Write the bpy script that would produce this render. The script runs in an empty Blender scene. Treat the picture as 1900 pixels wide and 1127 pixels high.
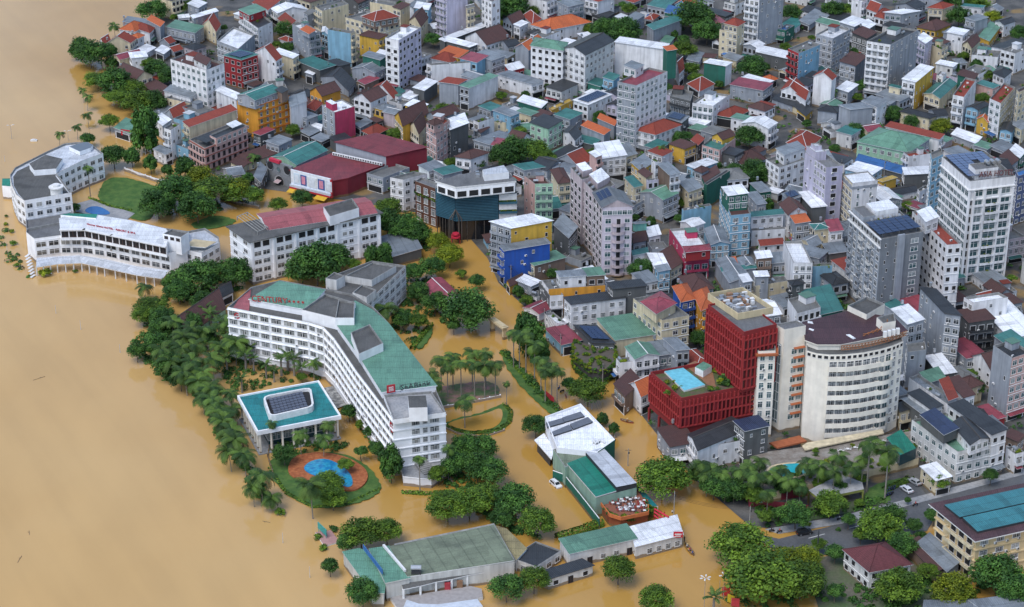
import bpy, math, random
from mathutils import Vector, Matrix
rad = math.radians
S = bpy.context.scene
# ------------------------------------------------------------------ camera, light, exposure
CH, FPX, DEP = 320.0, 4000.0, rad(25.3)
cd, sd = math.cos(DEP), math.sin(DEP)
cam = bpy.data.objects.new('camera', bpy.data.cameras.new('camera'))
S.collection.objects.link(cam)
cam.location = (0, 0, CH)
cam.rotation_euler = (math.pi/2 - DEP, 0, 0)
cam.data.sensor_width = 36
cam.data.lens = 36*FPX/1900
cam.data.clip_start = 1
cam.data.clip_end = 20000
S.camera = cam
SUN_EL, SUN_AZ = rad(58), rad(215)      # azimuth measured clockwise from +Y, where the light comes from
w = bpy.data.worlds.new('World'); S.world = w; w.use_nodes = True
nt = w.node_tree; nt.nodes.clear()
sky = nt.nodes.new('ShaderNodeTexSky'); sky.sky_type = 'NISHITA'; sky.sun_disc = False
sky.sun_elevation = SUN_EL; sky.sun_rotation = SUN_AZ
sky.air_density = 1.0; sky.dust_density = 1.2; sky.ozone_density = 1.0
bg = nt.nodes.new('ShaderNodeBackground'); bg.inputs[1].default_value = 0.15
wo = nt.nodes.new('ShaderNodeOutputWorld')
nt.links.new(sky.outputs[0], bg.inputs[0]); nt.links.new(bg.outputs[0], wo.inputs[0])
sl = bpy.data.lights.new('sun', 'SUN'); sl.energy = 1.4; sl.angle = rad(34); sl.color = (1, .985, .965)
so = bpy.data.objects.new('sun', sl); S.collection.objects.link(so)
so.rotation_euler = (math.pi/2 - SUN_EL, 0, -SUN_AZ + math.pi)
S.view_settings.view_transform = 'Standard'; S.view_settings.look = 'None'
S.view_settings.exposure = 0.52; S.view_settings.gamma = 1; S.view_settings.use_curve_mapping = False

# ------------------------------------------------------------------ helpers
COL = S.collection
def P(x, y, z=0.0):
    """a point of the photograph that lies at height z, in metres"""
    u, v = x-950.0, 563.5-y
    t = (z-CH)/(-FPX*sd+v*cd)
    return Vector((u*t, (FPX*cd+v*sd)*t, z))
def kpx(y, z=0):           # metres per photo pixel there
    p = P(950, y, z); return math.hypot(p.y, CH-z)/FPX
class MB:
    def __init__(s): s.v=[]; s.f=[]; s.m=[]; s.uv=[]
    def quad(s, pts, m=0, uv=None):
        i=len(s.v); s.v += [tuple(p) for p in pts]; s.f.append(tuple(range(i,i+len(pts)))); s.m.append(m); s.uv.append(uv)
    def box(s, c, d, m=0, rz=0.0):
        cx,cy,cz=c; hx,hy,hz=d[0]/2,d[1]/2,d[2]/2; co,si=math.cos(rz),math.sin(rz)
        q=[]
        for z in (-hz,hz):
            for x,y in ((-hx,-hy),(hx,-hy),(hx,hy),(-hx,hy)):
                q.append((cx+x*co-y*si, cy+x*si+y*co, cz+z))
        for f in ((3,2,1,0),(4,5,6,7),(0,1,5,4),(1,2,6,5),(2,3,7,6),(3,0,4,7)):
            s.quad([q[k] for k in f], m)
    def prism(s, poly, z0, z1, m=0, top=None, bottom=False):
        n=len(poly)
        for i in range(n):
            a,b=poly[i],poly[(i+1)%n]
            s.quad([(a[0],a[1],z0),(b[0],b[1],z0),(b[0],b[1],z1),(a[0],a[1],z1)], m)
        if top is not None: s.quad([(p[0],p[1],z1) for p in poly], top, [(p[0],p[1]) for p in poly])
        if bottom: s.quad([(p[0],p[1],z0) for p in reversed(poly)], m)
    def bar(s, a, b, w, m=0, n=4, w2=None):
        a=Vector(a); b=Vector(b); d=(b-a)
        if d.length<1e-6: return
        d.normalize(); u=d.orthogonal().normalized(); v=d.cross(u); w2=w if w2 is None else w2
        A=[a+(u*math.cos(t)+v*math.sin(t))*w for t in [2*math.pi*(k+.5)/n for k in range(n)]]
        B=[b+(u*math.cos(t)+v*math.sin(t))*w2 for t in [2*math.pi*(k+.5)/n for k in range(n)]]
        for k in range(n): s.quad([A[k],A[(k+1)%n],B[(k+1)%n],B[k]], m)
        s.quad(list(reversed(A)), m); s.quad(B, m)
    def mesh(s, name, mats):
        me=bpy.data.meshes.new(name); me.from_pydata(s.v,[],s.f)
        for mt in mats: me.materials.append(mt)
        me.polygons.foreach_set('material_index', s.m)
        if any(u is not None for u in s.uv):
            L=me.uv_layers.new(name='uv'); k=0; flat=[]
            for f,u in zip(s.f,s.uv):
                for j in range(len(f)):
                    flat += list(u[j]) if u is not None else [0.0,0.0]
            L.data.foreach_set('uv', flat)
        me.update(); return me
def link(name, data, parent=None, loc=(0,0,0)):
    o=bpy.data.objects.new(name, data); COL.objects.link(o); o.location=loc
    if parent is not None: o.parent=parent
    return o
def tag(o, label=None, cat=None, group=None, kind=None):
    if label: o['label']=label
    if cat: o['category']=cat
    if group: o['group']=group
    if kind: o['kind']=kind
    return o
def build(name, mb, mats, parent=None, loc=None):
    """mesh in world coordinates, re-based on its parent (or on loc)"""
    off=Vector((0,0,0))
    if parent is not None: off=parent.matrix_basis.translation.copy()
    if loc is not None: off=off+Vector(loc) if parent is not None else Vector(loc)
    mb.v=[(x-off.x,y-off.y,z-off.z) for x,y,z in mb.v]
    if not isinstance(mats,(list,tuple)): mats=[mats]
    return link(name, mb.mesh(name,mats), parent, loc or (0,0,0))
def empty(name, loc):
    o=link(name, None, None, loc); o.empty_display_size=1; return o
def area2(p): return sum(p[i][0]*p[(i+1)%len(p)][1]-p[(i+1)%len(p)][0]*p[i][1] for i in range(len(p)))
def ccw(p): return p if area2(p)>0 else list(reversed(p))
def inside(pt, poly):
    x,y=pt[0],pt[1]; r=False; n=len(poly)
    for i in range(n):
        a,b=poly[i],poly[(i+1)%n]
        if (a[1]>y)!=(b[1]>y) and x < (b[0]-a[0])*(y-a[1])/(b[1]-a[1])+a[0]: r=not r
    return r
def inset(poly, d):
    """move every edge of a ccw polygon inwards by d"""
    n=len(poly); out=[]
    for i in range(n):
        p0,p1,p2=poly[i-1],poly[i],poly[(i+1)%n]
        e1=Vector((p1[0]-p0[0],p1[1]-p0[1])); e2=Vector((p2[0]-p1[0],p2[1]-p1[1]))
        if e1.length<1e-5 or e2.length<1e-5: out.append((p1[0],p1[1])); continue
        e1.normalize(); e2.normalize()
        n1=Vector((-e1.y,e1.x)); n2=Vector((-e2.y,e2.x)); b=n1+n2
        k=b.length_squared
        b=b*(2/k) if k>.15 else n1
        out.append((p1[0]+b.x*d,p1[1]+b.y*d))
    return out

# ------------------------------------------------------------------ materials
MATS={}
def nodes(m):
    m.use_nodes=True; t=m.node_tree; b=t.nodes['Principled BSDF']; return t,b
def N(t,k,**kw):
    n=t.nodes.new(k)
    for a,v in kw.items(): setattr(n,a,v)
    return n
def ramp(t, fac, stops):
    r=N(t,'ShaderNodeValToRGB'); e=r.color_ramp.elements
    while len(e)<len(stops): e.new(.5)
    for el,(p,c) in zip(e,stops):
        el.position=p; el.color=(c[0],c[1],c[2],1) if not isinstance(c,(int,float)) else (c,c,c,1)
    t.links.new(fac, r.inputs[0]); return r.outputs[0]
def mixc(t, typ, fac, a, b):
    n=N(t,'ShaderNodeMix',data_type='RGBA',blend_type=typ)
    for i,x in ((0,fac),(6,a),(7,b)):
        if hasattr(x,'is_output'): t.links.new(x,n.inputs[i])
        elif i==0: n.inputs[0].default_value=x
        else: n.inputs[i].default_value=(x[0],x[1],x[2],1)
    return n.outputs[2]
def noise(t, scale, vec=None, detail=3, mscale=None):
    n=N(t,'ShaderNodeTexNoise'); n.inputs['Scale'].default_value=scale; n.inputs['Detail'].default_value=detail
    if vec is not None:
        if mscale:
            mp=N(t,'ShaderNodeMapping'); mp.inputs['Scale'].default_value=mscale; t.links.new(vec,mp.inputs[0]); vec=mp.outputs[0]
        t.links.new(vec,n.inputs['Vector'])
    return n.outputs['Fac']
def objvary(t, col, amt):
    oi=N(t,'ShaderNodeObjectInfo'); mr=N(t,'ShaderNodeMapRange')
    mr.inputs[3].default_value=1-amt; mr.inputs[4].default_value=1+amt
    t.links.new(oi.outputs['Random'],mr.inputs[0])
    h=N(t,'ShaderNodeHueSaturation'); t.links.new(mr.outputs[0],h.inputs['Value'])
    if hasattr(col,'is_output'): t.links.new(col,h.inputs['Color'])
    else: h.inputs['Color'].default_value=(*col,1)
    return h.outputs[0]
def wallmat(name, c, dirt=.55, rough=.85):
    if name in MATS: return MATS[name]
    m=bpy.data.materials.new(name); t,b=nodes(m)
    g=N(t,'ShaderNodeNewGeometry')
    s1=noise(t,1.0,g.outputs['Position'],4,(.75,.75,.07))
    s2=noise(t,.35,g.outputs['Position'],5)
    d1=ramp(t,s1,[(.36,1),(.68,dirt)]); d2=ramp(t,s2,[(.3,.86),(.7,1.03)])
    grime=tuple(x*.33+y for x,y in zip(c,(.035,.034,.03)))
    col=mixc(t,'MIX',d1,grime,c); col=mixc(t,'MULTIPLY',1.0,col,d2)
    sx=N(t,'ShaderNodeSeparateXYZ'); t.links.new(g.outputs['Position'],sx.inputs[0])      # muddy tide mark left by the flood
    ad=N(t,'ShaderNodeMath',operation='MULTIPLY_ADD'); t.links.new(s2,ad.inputs[0]); ad.inputs[1].default_value=-1.6; t.links.new(sx.outputs[2],ad.inputs[2])
    col=mixc(t,'MIX',ramp(t,ad.outputs[0],[(0,.85),(.25,0)]),col,(.20,.13,.06))
    col=objvary(t,col,.07)
    t.links.new(col,b.inputs['Base Color']); b.inputs['Roughness'].default_value=rough
    b.inputs['Specular IOR Level'].default_value=.25
    MATS[name]=m; return m
def roofmat(name, c, kind='metal', rust=.25, rough=.5):
    """corrugated sheet or tile courses; uv is in metres (u along the eave, v up the slope)"""
    if name in MATS: return MATS[name]
    m=bpy.data.materials.new(name); t,b=nodes(m)
    uv=N(t,'ShaderNodeUVMap'); uv.uv_map='uv'; g=N(t,'ShaderNodeNewGeometry')
    st=noise(t,1.0,uv.outputs[0],3,(1.3,.09,1)); big=noise(t,.16,g.outputs['Position'],5)
    fine=noise(t,2.2,g.outputs['Position'],3)
    col=mixc(t,'MULTIPLY',1.0,c,ramp(t,st,[(.25,.82),(.75,1.08)]))
    dk=tuple(x*.45+.02 for x in c)
    col=mixc(t,'MIX',ramp(t,big,[(.48,0),(.72,rust*1.6)]),col,dk)
    col=mixc(t,'MULTIPLY',.7,col,ramp(t,fine,[(.3,.75),(.7,1.15)]))
    wv=N(t,'ShaderNodeTexWave'); wv.wave_type='BANDS'; wv.bands_direction='X'
    wv.inputs['Scale'].default_value=.55 if kind=='metal' else .8
    t.links.new(uv.outputs[0],wv.inputs['Vector'])
    bm=N(t,'ShaderNodeBump'); bm.inputs['Strength'].default_value=.55; bm.inputs['Distance'].default_value=.08
    t.links.new(wv.outputs['Fac'],bm.inputs['Height']); t.links.new(bm.outputs[0],b.inputs['Normal'])
    col=mixc(t,'MULTIPLY',.4,col,ramp(t,wv.outputs['Fac'],[(0,.74),(.5,1.04)]))
    if kind=='metal':                                    # laps between sheets and a few replaced ones
        vl=N(t,'ShaderNodeTexVoronoi'); vl.inputs['Scale'].default_value=1; mp=N(t,'ShaderNodeMapping'); mp.inputs['Scale'].default_value=(.28,.16,1); t.links.new(uv.outputs[0],mp.inputs[0]); t.links.new(mp.outputs[0],vl.inputs['Vector']); vl.distance='CHEBYCHEV'
        hs=N(t,'ShaderNodeSeparateColor'); t.links.new(vl.outputs['Color'],hs.inputs[0])
        col=mixc(t,'MULTIPLY',.8,col,ramp(t,hs.outputs[0],[(.0,.72),(.35,.98),(.75,1.0),(1,1.16)]))
        w3=N(t,'ShaderNodeTexWave'); w3.bands_direction='Y'; w3.inputs['Scale'].default_value=.085; t.links.new(uv.outputs[0],w3.inputs['Vector'])
        col=mixc(t,'MULTIPLY',.6,col,ramp(t,w3.outputs['Fac'],[(0,.6),(.05,1)]))
    if kind=='tile':
        w2=N(t,'ShaderNodeTexWave'); w2.bands_direction='Y'; w2.inputs['Scale'].default_value=.65
        t.links.new(uv.outputs[0],w2.inputs['Vector'])
        col=mixc(t,'MULTIPLY',.6,col,ramp(t,w2.outputs['Fac'],[(0,.6),(.4,1.05)]))
    col=objvary(t,col,.12)
    t.links.new(col,b.inputs['Base Color']); b.inputs['Roughness'].default_value=rough
    b.inputs['Specular IOR Level'].default_value=.35
    MATS[name]=m; return m
def plain(name, c, rough=.6, metal=0.0, vary=0.0, spec=.4, emit=None):
    if name in MATS: return MATS[name]
    m=bpy.data.materials.new(name); t,b=nodes(m)
    b.inputs['Base Color'].default_value=(*c,1); b.inputs['Roughness'].default_value=rough
    b.inputs['Metallic'].default_value=metal; b.inputs['Specular IOR Level'].default_value=spec
    g=N(t,'ShaderNodeNewGeometry'); n=noise(t,.9,g.outputs['Position'],4)
    col=mixc(t,'MULTIPLY',.8,c,ramp(t,n,[(.3,.8),(.7,1.1)]))
    if vary: col=objvary(t,col,vary)
    t.links.new(col,b.inputs['Base Color'])
    MATS[name]=m; return m
WALLC={'w':(.82,.82,.83),'s':(.34,.37,.41),'c':(.72,.62,.42),'y':(.72,.44,.07),'p':(.62,.40,.36),'b':(.26,.48,.62),
 'g':(.36,.58,.42),'l':(.56,.53,.64),'d':(.12,.125,.125),'t':(.03,.15,.11),'o':(.78,.36,.05),'R':(.36,.035,.04),'B':(.03,.11,.45),
 'k':(.24,.17,.13),'M':(.50,.055,.12),'e':(.70,.70,.68),'m':(.24,.62,.52),'q':(.53,.45,.47),'v':(.10,.13,.24)}
WALLN={'w':'white','s':'grey','c':'cream','y':'yellow','p':'pink','b':'pale blue','g':'mint green','l':'lavender','d':'dark grey','t':'green netted',
 'o':'orange','R':'red','B':'bright blue','k':'brown','M':'magenta','e':'off white','m':'turquoise','q':'mauve','v':'navy'}
ROOFC={'r':((.27,.055,.035),'tile','red'),'o':((.52,.13,.045),'tile','orange'),'b':((.10,.05,.045),'tile','brown'),'k':((.042,.046,.05),'metal','dark'),
 'w':((.84,.86,.88),'metal','white'),'s':((.22,.25,.275),'metal','grey'),'g':((.13,.27,.19),'metal','green'),'t':((.05,.185,.165),'metal','teal'),
 'u':((.15,.045,.05),'tile','dark maroon'),'m':((.30,.065,.085),'metal','maroon'),'c':((.18,.185,.18),'flat','concrete'),'B':((.05,.16,.40),'metal','blue'),'y':((.6,.4,.08),'metal','yellow'),
 'a':((.035,.05,.10),'metal','solar panelled')}
def WM(k): return wallmat('plaster_'+WALLN[k].replace(' ','_'),WALLC[k])
def RM(k):
    c,kd,n=ROOFC[k]; return roofmat('roof_'+n.replace(' ','_'),c,kd,.5 if k in 'cs' else .28, .8 if kd!='metal' else .45)
CONC=wallmat('weathered_concrete',(.30,.30,.29),.4)
TRIM=plain('white_trim',(.72,.72,.71),.7)
def glassmat(name,stops):
    m=bpy.data.materials.new(name); t,b=nodes(m); oi=N(t,'ShaderNodeObjectInfo'); t.links.new(ramp(t,oi.outputs['Random'],stops),b.inputs['Base Color'])
    b.inputs['Roughness'].default_value=.12; b.inputs['Specular IOR Level'].default_value=.6; return m
GLASS=glassmat('window_glass',[(0,(.02,.025,.03)),(.5,(.06,.07,.08)),(.7,(.13,.15,.17)),(.86,(.10,.09,.075)),(1,(.36,.36,.34))])
GLASST=glassmat('tinted_glass',[(0,(.02,.05,.055)),(.6,(.05,.11,.12)),(.85,(.12,.17,.18)),(1,(.3,.33,.33))])
CURT=plain('window_curtain',(.28,.29,.29),.5,0,.45)
DARK=plain('dark_opening',(.02,.02,.022),.8)
BROWN=plain('brown_shutter',(.10,.05,.04),.6,0,.2)
STEEL=plain('galvanised_steel',(.45,.47,.49),.35,.6)
DSTEEL=plain('dark_steel',(.05,.055,.06),.5,.3)
SOLAR=plain('solar_cell',(.02,.035,.085),.15,.1,0,.7)
RED=plain('red_paint',(.42,.03,.04),.6)
ORANGE=plain('orange_paint',(.55,.16,.05),.7)
# ------------------------------------------------------------------ shared unit pieces (x along the wall, -y outwards)
def unit_window(kind):
    m=MB()
    fr=0; gl=1
    T=.05
    def bx(x0,x1,z0,z1,y0,y1,mm): m.box(((x0+x1)/2,(y0+y1)/2,(z0+z1)/2),(x1-x0,y1-y0,z1-z0),mm)
    if kind=='dark':            # a deep opening with a thin frame
        bx(-.5,.5,0,1,-.03,.0,1); bx(-.55,-.5,-.03,1.05,-.07,0,0); bx(.5,.55,-.03,1.05,-.07,0,0); bx(-.5,.5,1,1.05,-.07,0,0); bx(-.6,.6,-.09,-.03,-.13,0,0)
        return m.mesh('window_dark',[TRIM,DARK])
    if kind=='shutter':
        bx(-.5,.5,0,1,-.03,0,1); bx(-.53,-.5,0,1.04,-.07,0,0); bx(.5,.53,0,1.04,-.07,0,0); bx(-.03,.03,0,1,-.06,-.03,0); bx(-.55,.55,-.07,0,-.12,0,0)
        return m.mesh('window_shutter',[BROWN,DARK])
    g2={'pane':GLASS,'tint':GLASST,'curtain':GLASS}[kind]
    bx(-.5,.5,0,1,-.03,0,1)
    bx(-.56,-.5,-.04,1.05,-.08,0,0); bx(.5,.56,-.04,1.05,-.08,0,0); bx(-.5,.5,1,1.05,-.08,0,0); bx(-.62,.62,-.1,-.04,-.16,0,0)
    bx(-.025,.025,0,1,-.06,-.03,0); bx(-.5,-.025,.70,.74,-.06,-.03,0); bx(.025,.5,.70,.74,-.06,-.03,0)
    if kind=='curtain': bx(-.47,-.16,.02,.68,-.045,-.03,2); bx(.2,.47,.02,.68,-.045,-.03,2)
    return m.mesh('window_'+kind,[TRIM,g2,CURT])
UW={k:unit_window(k) for k in ('pane','dark','shutter','tint','curtain')}
def unit_balcony(wall, rail):
    m=MB(); m.box((0,-.5,.06),(1,1,.12),0)
    m.box((0,-.97,.55),(1,.06,.86),1); m.box((-.485,-.5,.55),(.03,.88,.86),1); m.box((.485,-.5,.55),(.03,.88,.86),1)
    return m.mesh('balcony',[wall,rail])
_ub={}
def UB(k):
    if k not in _ub: _ub[k]=unit_balcony(WM(k) if k!='d' else CONC, WM(k) if k!='d' else DSTEEL)
    return _ub[k]
def unit_tank():
    m=MB(); n=10
    for i in range(n):
        a,b=2*math.pi*i/n,2*math.pi*(i+1)/n
        m.quad([(-.9,.5*math.cos(a),1.0+.5*math.sin(a)),(.9,.5*math.cos(a),1.0+.5*math.sin(a)),(.9,.5*math.cos(b),1.0+.5*math.sin(b)),(-.9,.5*math.cos(b),1.0+.5*math.sin(b))],0)
    for x in (-.9,.9): m.quad([(x,.5*math.cos(2*math.pi*i/n)*(1 if x<0 else -1),1+.5*math.sin(2*math.pi*i/n)) for i in range(n)],0)
    for x in (-.6,.6):
        for y in (-.35,.35): m.bar((x,y,0),(x,y,.75),.05,1)
    return m.mesh('water_tank',[STEEL,DSTEEL])
UT=unit_tank()
def unit_ac():
    m=MB(); m.box((0,-.2,.3),(.85,.4,.6),0); m.box((.12,-.41,.3),(.45,.02,.45),1); m.box((0,-.2,-.03),(.7,.45,.06),1)
    return m.mesh('air_conditioner',[TRIM,DSTEEL])
UA=unit_ac()
def put(name, me, root, pos, ang, sc=(1,1,1)):
    o=link(name, me, root, Vector(pos)-root.location); o.rotation_euler=(0,0,ang); o.scale=sc; return o
# ------------------------------------------------------------------ buildings
FOOT=[]          # footprints already taken, so that nothing is put into another building
HOUSES=[]        # (root, facts) of every ordinary building, for the labels
LAND=[]          # (place, phrase) landmarks used in labels
FH=3.3
def slab(mb, pts, th=.14, m=0, side=1):
    pts=[Vector(p) for p in pts]; o=pts[0]; u=(pts[1]-pts[0]).normalized()
    n=(pts[1]-pts[0]).cross(pts[2]-pts[0]).normalized()
    if n.z<0: pts=list(reversed(pts)); o=pts[0]; u=(pts[1]-pts[0]).normalized(); n=-n
    # u runs along the most level edge
    e=[(pts[(i+1)%len(pts)]-pts[i]) for i in range(len(pts))]
    e=[x.normalized() for x in e if x.length>.05]
    u=min(e,key=lambda x:abs(x.z)); v=n.cross(u)
    lo=[p-Vector((0,0,th)) for p in pts]
    mb.quad(pts,m,[((p-o).dot(u),(p-o).dot(v)) for p in pts])
    mb.quad(list(reversed(lo)),side)
    for i in range(len(pts)):
        j=(i+1)%len(pts); mb.quad([lo[i],lo[j],pts[j],pts[i]],side)
def wall_windows(root, a, b, z0, nfl, fh, rnd, style, wname='window'):
    a=Vector((a[0],a[1])); b=Vector((b[0],b[1])); d=b-a; L=d.length
    if L<1.6: return
    d.normalize(); ang=math.atan2(d.y,d.x); n=Vector((d.y,-d.x))
    def at(t,z,off=0.0): q=a+d*t+n*off; return (q.x,q.y,z)
    kind=style.get('kind','pane'); col=style.get('col','w')
    for f in range(style.get('from',0), nfl):
        z=z0+f*fh
        if style['type']=='front':
            if f==0 and not style.get('hotel'):
                if L>11:
                    k=int(L/4)
                    for c in range(k): put('door' if c%3==1 else wname,UW['shutter' if c%3==1 else kind],root,at(L*(c+.5)/k,z+(.1 if c%3==1 else 1.0),.02),ang,(1.5,1,2.2 if c%3==1 else 1.3))
                    continue
                put('shopfront',UW['dark'],root,at(L/2,z+.2,.02),ang,(L*.8,1,fh*.74)); continue
            if style.get('balc') and (f>0):
                put('balcony',UB(col),root,at(L/2,z+.0,0),ang,(L*.92,1.1,1))
            nc=max(1,round(L/2.6)); sp=L/nc
            for c in range(nc):
                put(wname,UW[kind],root,at(sp*(c+.5),z+(.3 if style.get('balc') else .85),.01),ang,(min(sp*.62,1.9),1,2.1 if style.get('balc') else 1.55))
        elif style['type']=='grid':
            nc=style.get('cols') or max(1,round(L/style.get('sp',3.2))); sp=L/nc
            for c in range(nc):
                if style.get('skip') and rnd.random()<style['skip']: continue
                put(wname,UW[kind],root,at(sp*(c+.5),z+style.get('sill',.9),.01),ang,(sp*style.get('wf',.5),1,style.get('wh',1.5)))
        else:
            nc=max(1,round(L/4.2)); sp=L/nc
            for c in range(nc):
                if rnd.random()<style.get('skip',.45): continue
                put(wname,UW[kind],root,at(sp*(c+.5)+rnd.uniform(-.3,.3),z+1.0,.01),ang,(rnd.choice((.7,.9,1.1)),1,rnd.choice((.9,1.2,1.4))))
        if rnd.random()<.22 and f>0:
            put('air_conditioner',UA,root,at(L*rnd.uniform(.15,.85),z+.3,.0),ang)
def roof_mesh(poly, h, roof, rc, tri, over=.4):
    """returns (roof MB, per vertex wall tops, gable triangles)"""
    L,F,R,B=[Vector((p[0],p[1],h)) for p in poly]
    mb=MB(); lf=(F-L).length; fr=(R-F).length
    tile=ROOFC[rc][1]=='tile'
    tops=[h]*4
    def ext(p,q,e):   # p moved away from q by e
        d=(p-q); d.z=0
        return p+d.normalized()*e if d.length>0 else p
    if roof=='S':
        k=.05; tops=[h,h,h+k*fr,h+k*fr] if tri else [h+k*lf,h,h,h+k*lf]
        q=[Vector((p[0],p[1],t+.16)) for p,t in zip(poly,tops)]
        c=sum(q,Vector())/4
        o=inset([(p.x,p.y) for p in q],-over)
        q=[Vector((x,y,p.z)) for (x,y),p in zip(o,q)]
        slab(mb,q)
        return mb,tops,[]
    if roof in 'Gg':
        if roof=='g': L,F,R,B=F,R,B,L
        wd=(F-L).length; rh=min(4.2,wd/2*(.62 if tile else .30))
        m1=(L+F)/2+Vector((0,0,rh)); m2=(R+B)/2+Vector((0,0,rh))
        ax=(m2-m1).normalized()*over; ov=over
        dn=(F-L).normalized()*ov; dz=Vector((0,0,-rh/(wd/2)*ov)); up=Vector((0,0,.12))
        slab(mb,[F-ax+dn+dz+up,R+ax+dn+dz+up,m2+ax+up,m1-ax+up])
        slab(mb,[L-ax-dn+dz+up,B+ax-dn+dz+up,m2+ax+up,m1-ax+up])
        mb.bar(m1-ax+up*1.6,m2+ax+up*1.6,.16,1)
        return mb,tops,[(L,F,m1),(R,B,m2)]
    if roof=='H':
        if lf>fr: L,F,R,B=F,R,B,L; lf,fr=fr,lf
        rh=min(4.5,lf/2*(.62 if tile else .38)); a=((L+F)/2+(R-F).normalized()*min(lf/2,fr*.48))+Vector((0,0,rh)); b=((R+B)/2-(R-F).normalized()*min(lf/2,fr*.48))+Vector((0,0,rh))
        c=(L+F+R+B)/4
        o=inset([(p.x,p.y) for p in (L,F,R,B)],-over-.1); dz=-rh/(lf/2)*over
        l,f,r,bb=[Vector((x,y,h+dz+.12)) for x,y in o]
        slab(mb,[f,r,b,a]); slab(mb,[bb,l,a,b]); slab(mb,[l,f,a]); slab(mb,[r,bb,b])
        rm=1 if rc in 'rt' and int(abs(a.x)*10)%3==0 else 0
        mb.bar(a+Vector((0,0,.06)),b+Vector((0,0,.06)),.13,rm)
        for x,y in ((l,a),(f,a),(r,b),(bb,b)): mb.bar(x+Vector((0,0,.06)),y+Vector((0,0,.06)),.10,rm)
        return mb,tops,[]
    return mb,tops,[]
PLANT=[]         # filled later with shrub meshes
def house(poly, h, roof, rc, wl, wr=None, fl=None, front=None, name='house', cat='house', opt='', seed=0, root=None, z0=0.0, group=None, label=None):
    """poly: four corners L, F (nearest), R, B seen from the camera"""
    rnd=random.Random(seed*7+13)
    p=[(q[0],q[1]) for q in poly]
    if area2(p)<0: p=[p[2],p[1],p[0],p[3]]
    wr=wr or wl
    top_level=root is None
    c=(sum(q[0] for q in p)/4,sum(q[1] for q in p)/4)
    if top_level:
        root=empty(name,(c[0],c[1],z0)); FOOT.append(p)
    up='' if top_level else 'upper_'
    lf=math.dist(p[0],p[1]); fr=math.dist(p[1],p[2])
    fl=fl or max(1,round((h-z0)/FH)); fh=(h-z0-.4)/fl
    front=front or ('L' if lf<fr else 'R')
    wm=[WM(wl),WM(wr),CONC,TRIM]
    mb=MB(); mw=[0,1,0,1]
    if 'x' in opt: mw=[1,0,1,0]; 
    if roof=='F':
        ht=h; inn=inset(p,.22); ph=.9 if h-z0>4 else .45
        for i in range(4):
            a,b=p[i],p[(i+1)%4]; ia,ib=inn[i],inn[(i+1)%4]
            mb.quad([(*a,z0-.5),(*b,z0-.5),(*b,h),(*a,h)],mw[i])
            mb.quad([(*a,h),(*b,h),(*ib,h),(*ia,h)],2)
            mb.quad([(*ib,h-ph),(*ia,h-ph),(*ia,h),(*ib,h)],2)
        rb=MB(); rb.quad([(*q,h-ph) for q in inn],0,list(inn))
        build(up+'roof',rb,[RM(rc)],root)
    else:
        rb,tops,tris=roof_mesh(p,h,roof,rc,fr<lf if roof=='S' else False)
        for i in range(4):
            a,b=p[i],p[(i+1)%4]
            mb.quad([(*a,z0-.5),(*b,z0-.5),(*b,tops[(i+1)%4]),(*a,tops[i])],mw[i])
        for t in tris: mb.quad(t,1 if roof=='g' else 0)
        build(up+'roof',rb,[RM(rc),TRIM if rc not in 'kb' else plain('dark_fascia',(.08,.07,.065),.8)],root)
    # floor bands on the front, thin string course elsewhere
    fe=0 if front=='L' else 1
    if fl>1 and 'n' not in opt:
        a=Vector(p[fe]); b=Vector(p[fe+1]); d=(b-a).normalized(); nn=Vector((d.y,-d.x)); m=(a+b)/2+nn*.06
        for f in range(1,fl): mb.box((m.x,m.y,z0+f*fh-.05),((b-a).length+.1,.24,.2),3,math.atan2(d.y,d.x))
    build(up+'wall',mb,wm,root)
    if 'n' not in opt:
        col=(wl,wr)[fe]
        bal='b' in opt or (top_level and fl>=2 and rnd.random()<.5 and min(lf,fr)<9)
        kind=rnd.choice(('pane','pane','dark','tint','curtain'))
        if 'h' in opt:
            wall_windows(root,p[0],p[1],z0,fl,fh,rnd,dict(type='grid',kind=kind,skip=.06))
            wall_windows(root,p[1],p[2],z0,fl,fh,rnd,dict(type='grid',kind=kind,skip=.06))
        else:
            st=dict(type='front',kind=kind,balc=bal,col=col if col in WALLC else 'w')
            if not top_level: st['hotel']=1; st['balc']=False
            wall_windows(root,p[fe],p[fe+1],z0,fl,fh,rnd,st)
            if 'z' not in opt:
                wall_windows(root,p[1-fe],p[2-fe],z0,fl,fh,rnd,dict(type='side',kind=rnd.choice(('pane','dark','pane')),skip=.3 if fl<3 else .5))
    extras=[]
    inn=inset(p,1.2)
    def inpt():
        u,v=rnd.uniform(.15,.85),rnd.uniform(.15,.85)
        a=Vector(p[1])+(Vector(p[0])-Vector(p[1]))*u+(Vector(p[2])-Vector(p[1]))*v; return a
    an=math.atan2(p[2][1]-p[1][1],p[2][0]-p[1][0])
    if roof=='F' and 'q' not in opt:
        zt=h-.88 if h-z0>4 else h-.43
        if top_level and min(lf,fr)>4.5 and ('r' in opt or rnd.random()<.55):
            a=Vector(p[3])+(Vector(p[1])-Vector(p[3]))*.3
            m=MB(); m.box((a.x,a.y,zt+1.2),(min(lf,fr)*.42,min(lf,fr)*.4,2.4),0,an); m.box((a.x,a.y,zt+2.47),(min(lf,fr)*.42+.5,min(lf,fr)*.4+.5,.14),1,an)
            build('roof_room',m,[WM(wl),RM(rnd.choice('wsgr'))],root); extras.append('roof room')
        if 't' in opt or rnd.random()<.35:
            q=inpt(); put('water_tank',UT,root,(q.x,q.y,zt),an+rnd.choice((0,1.57))); extras.append('steel water tank')
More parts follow.
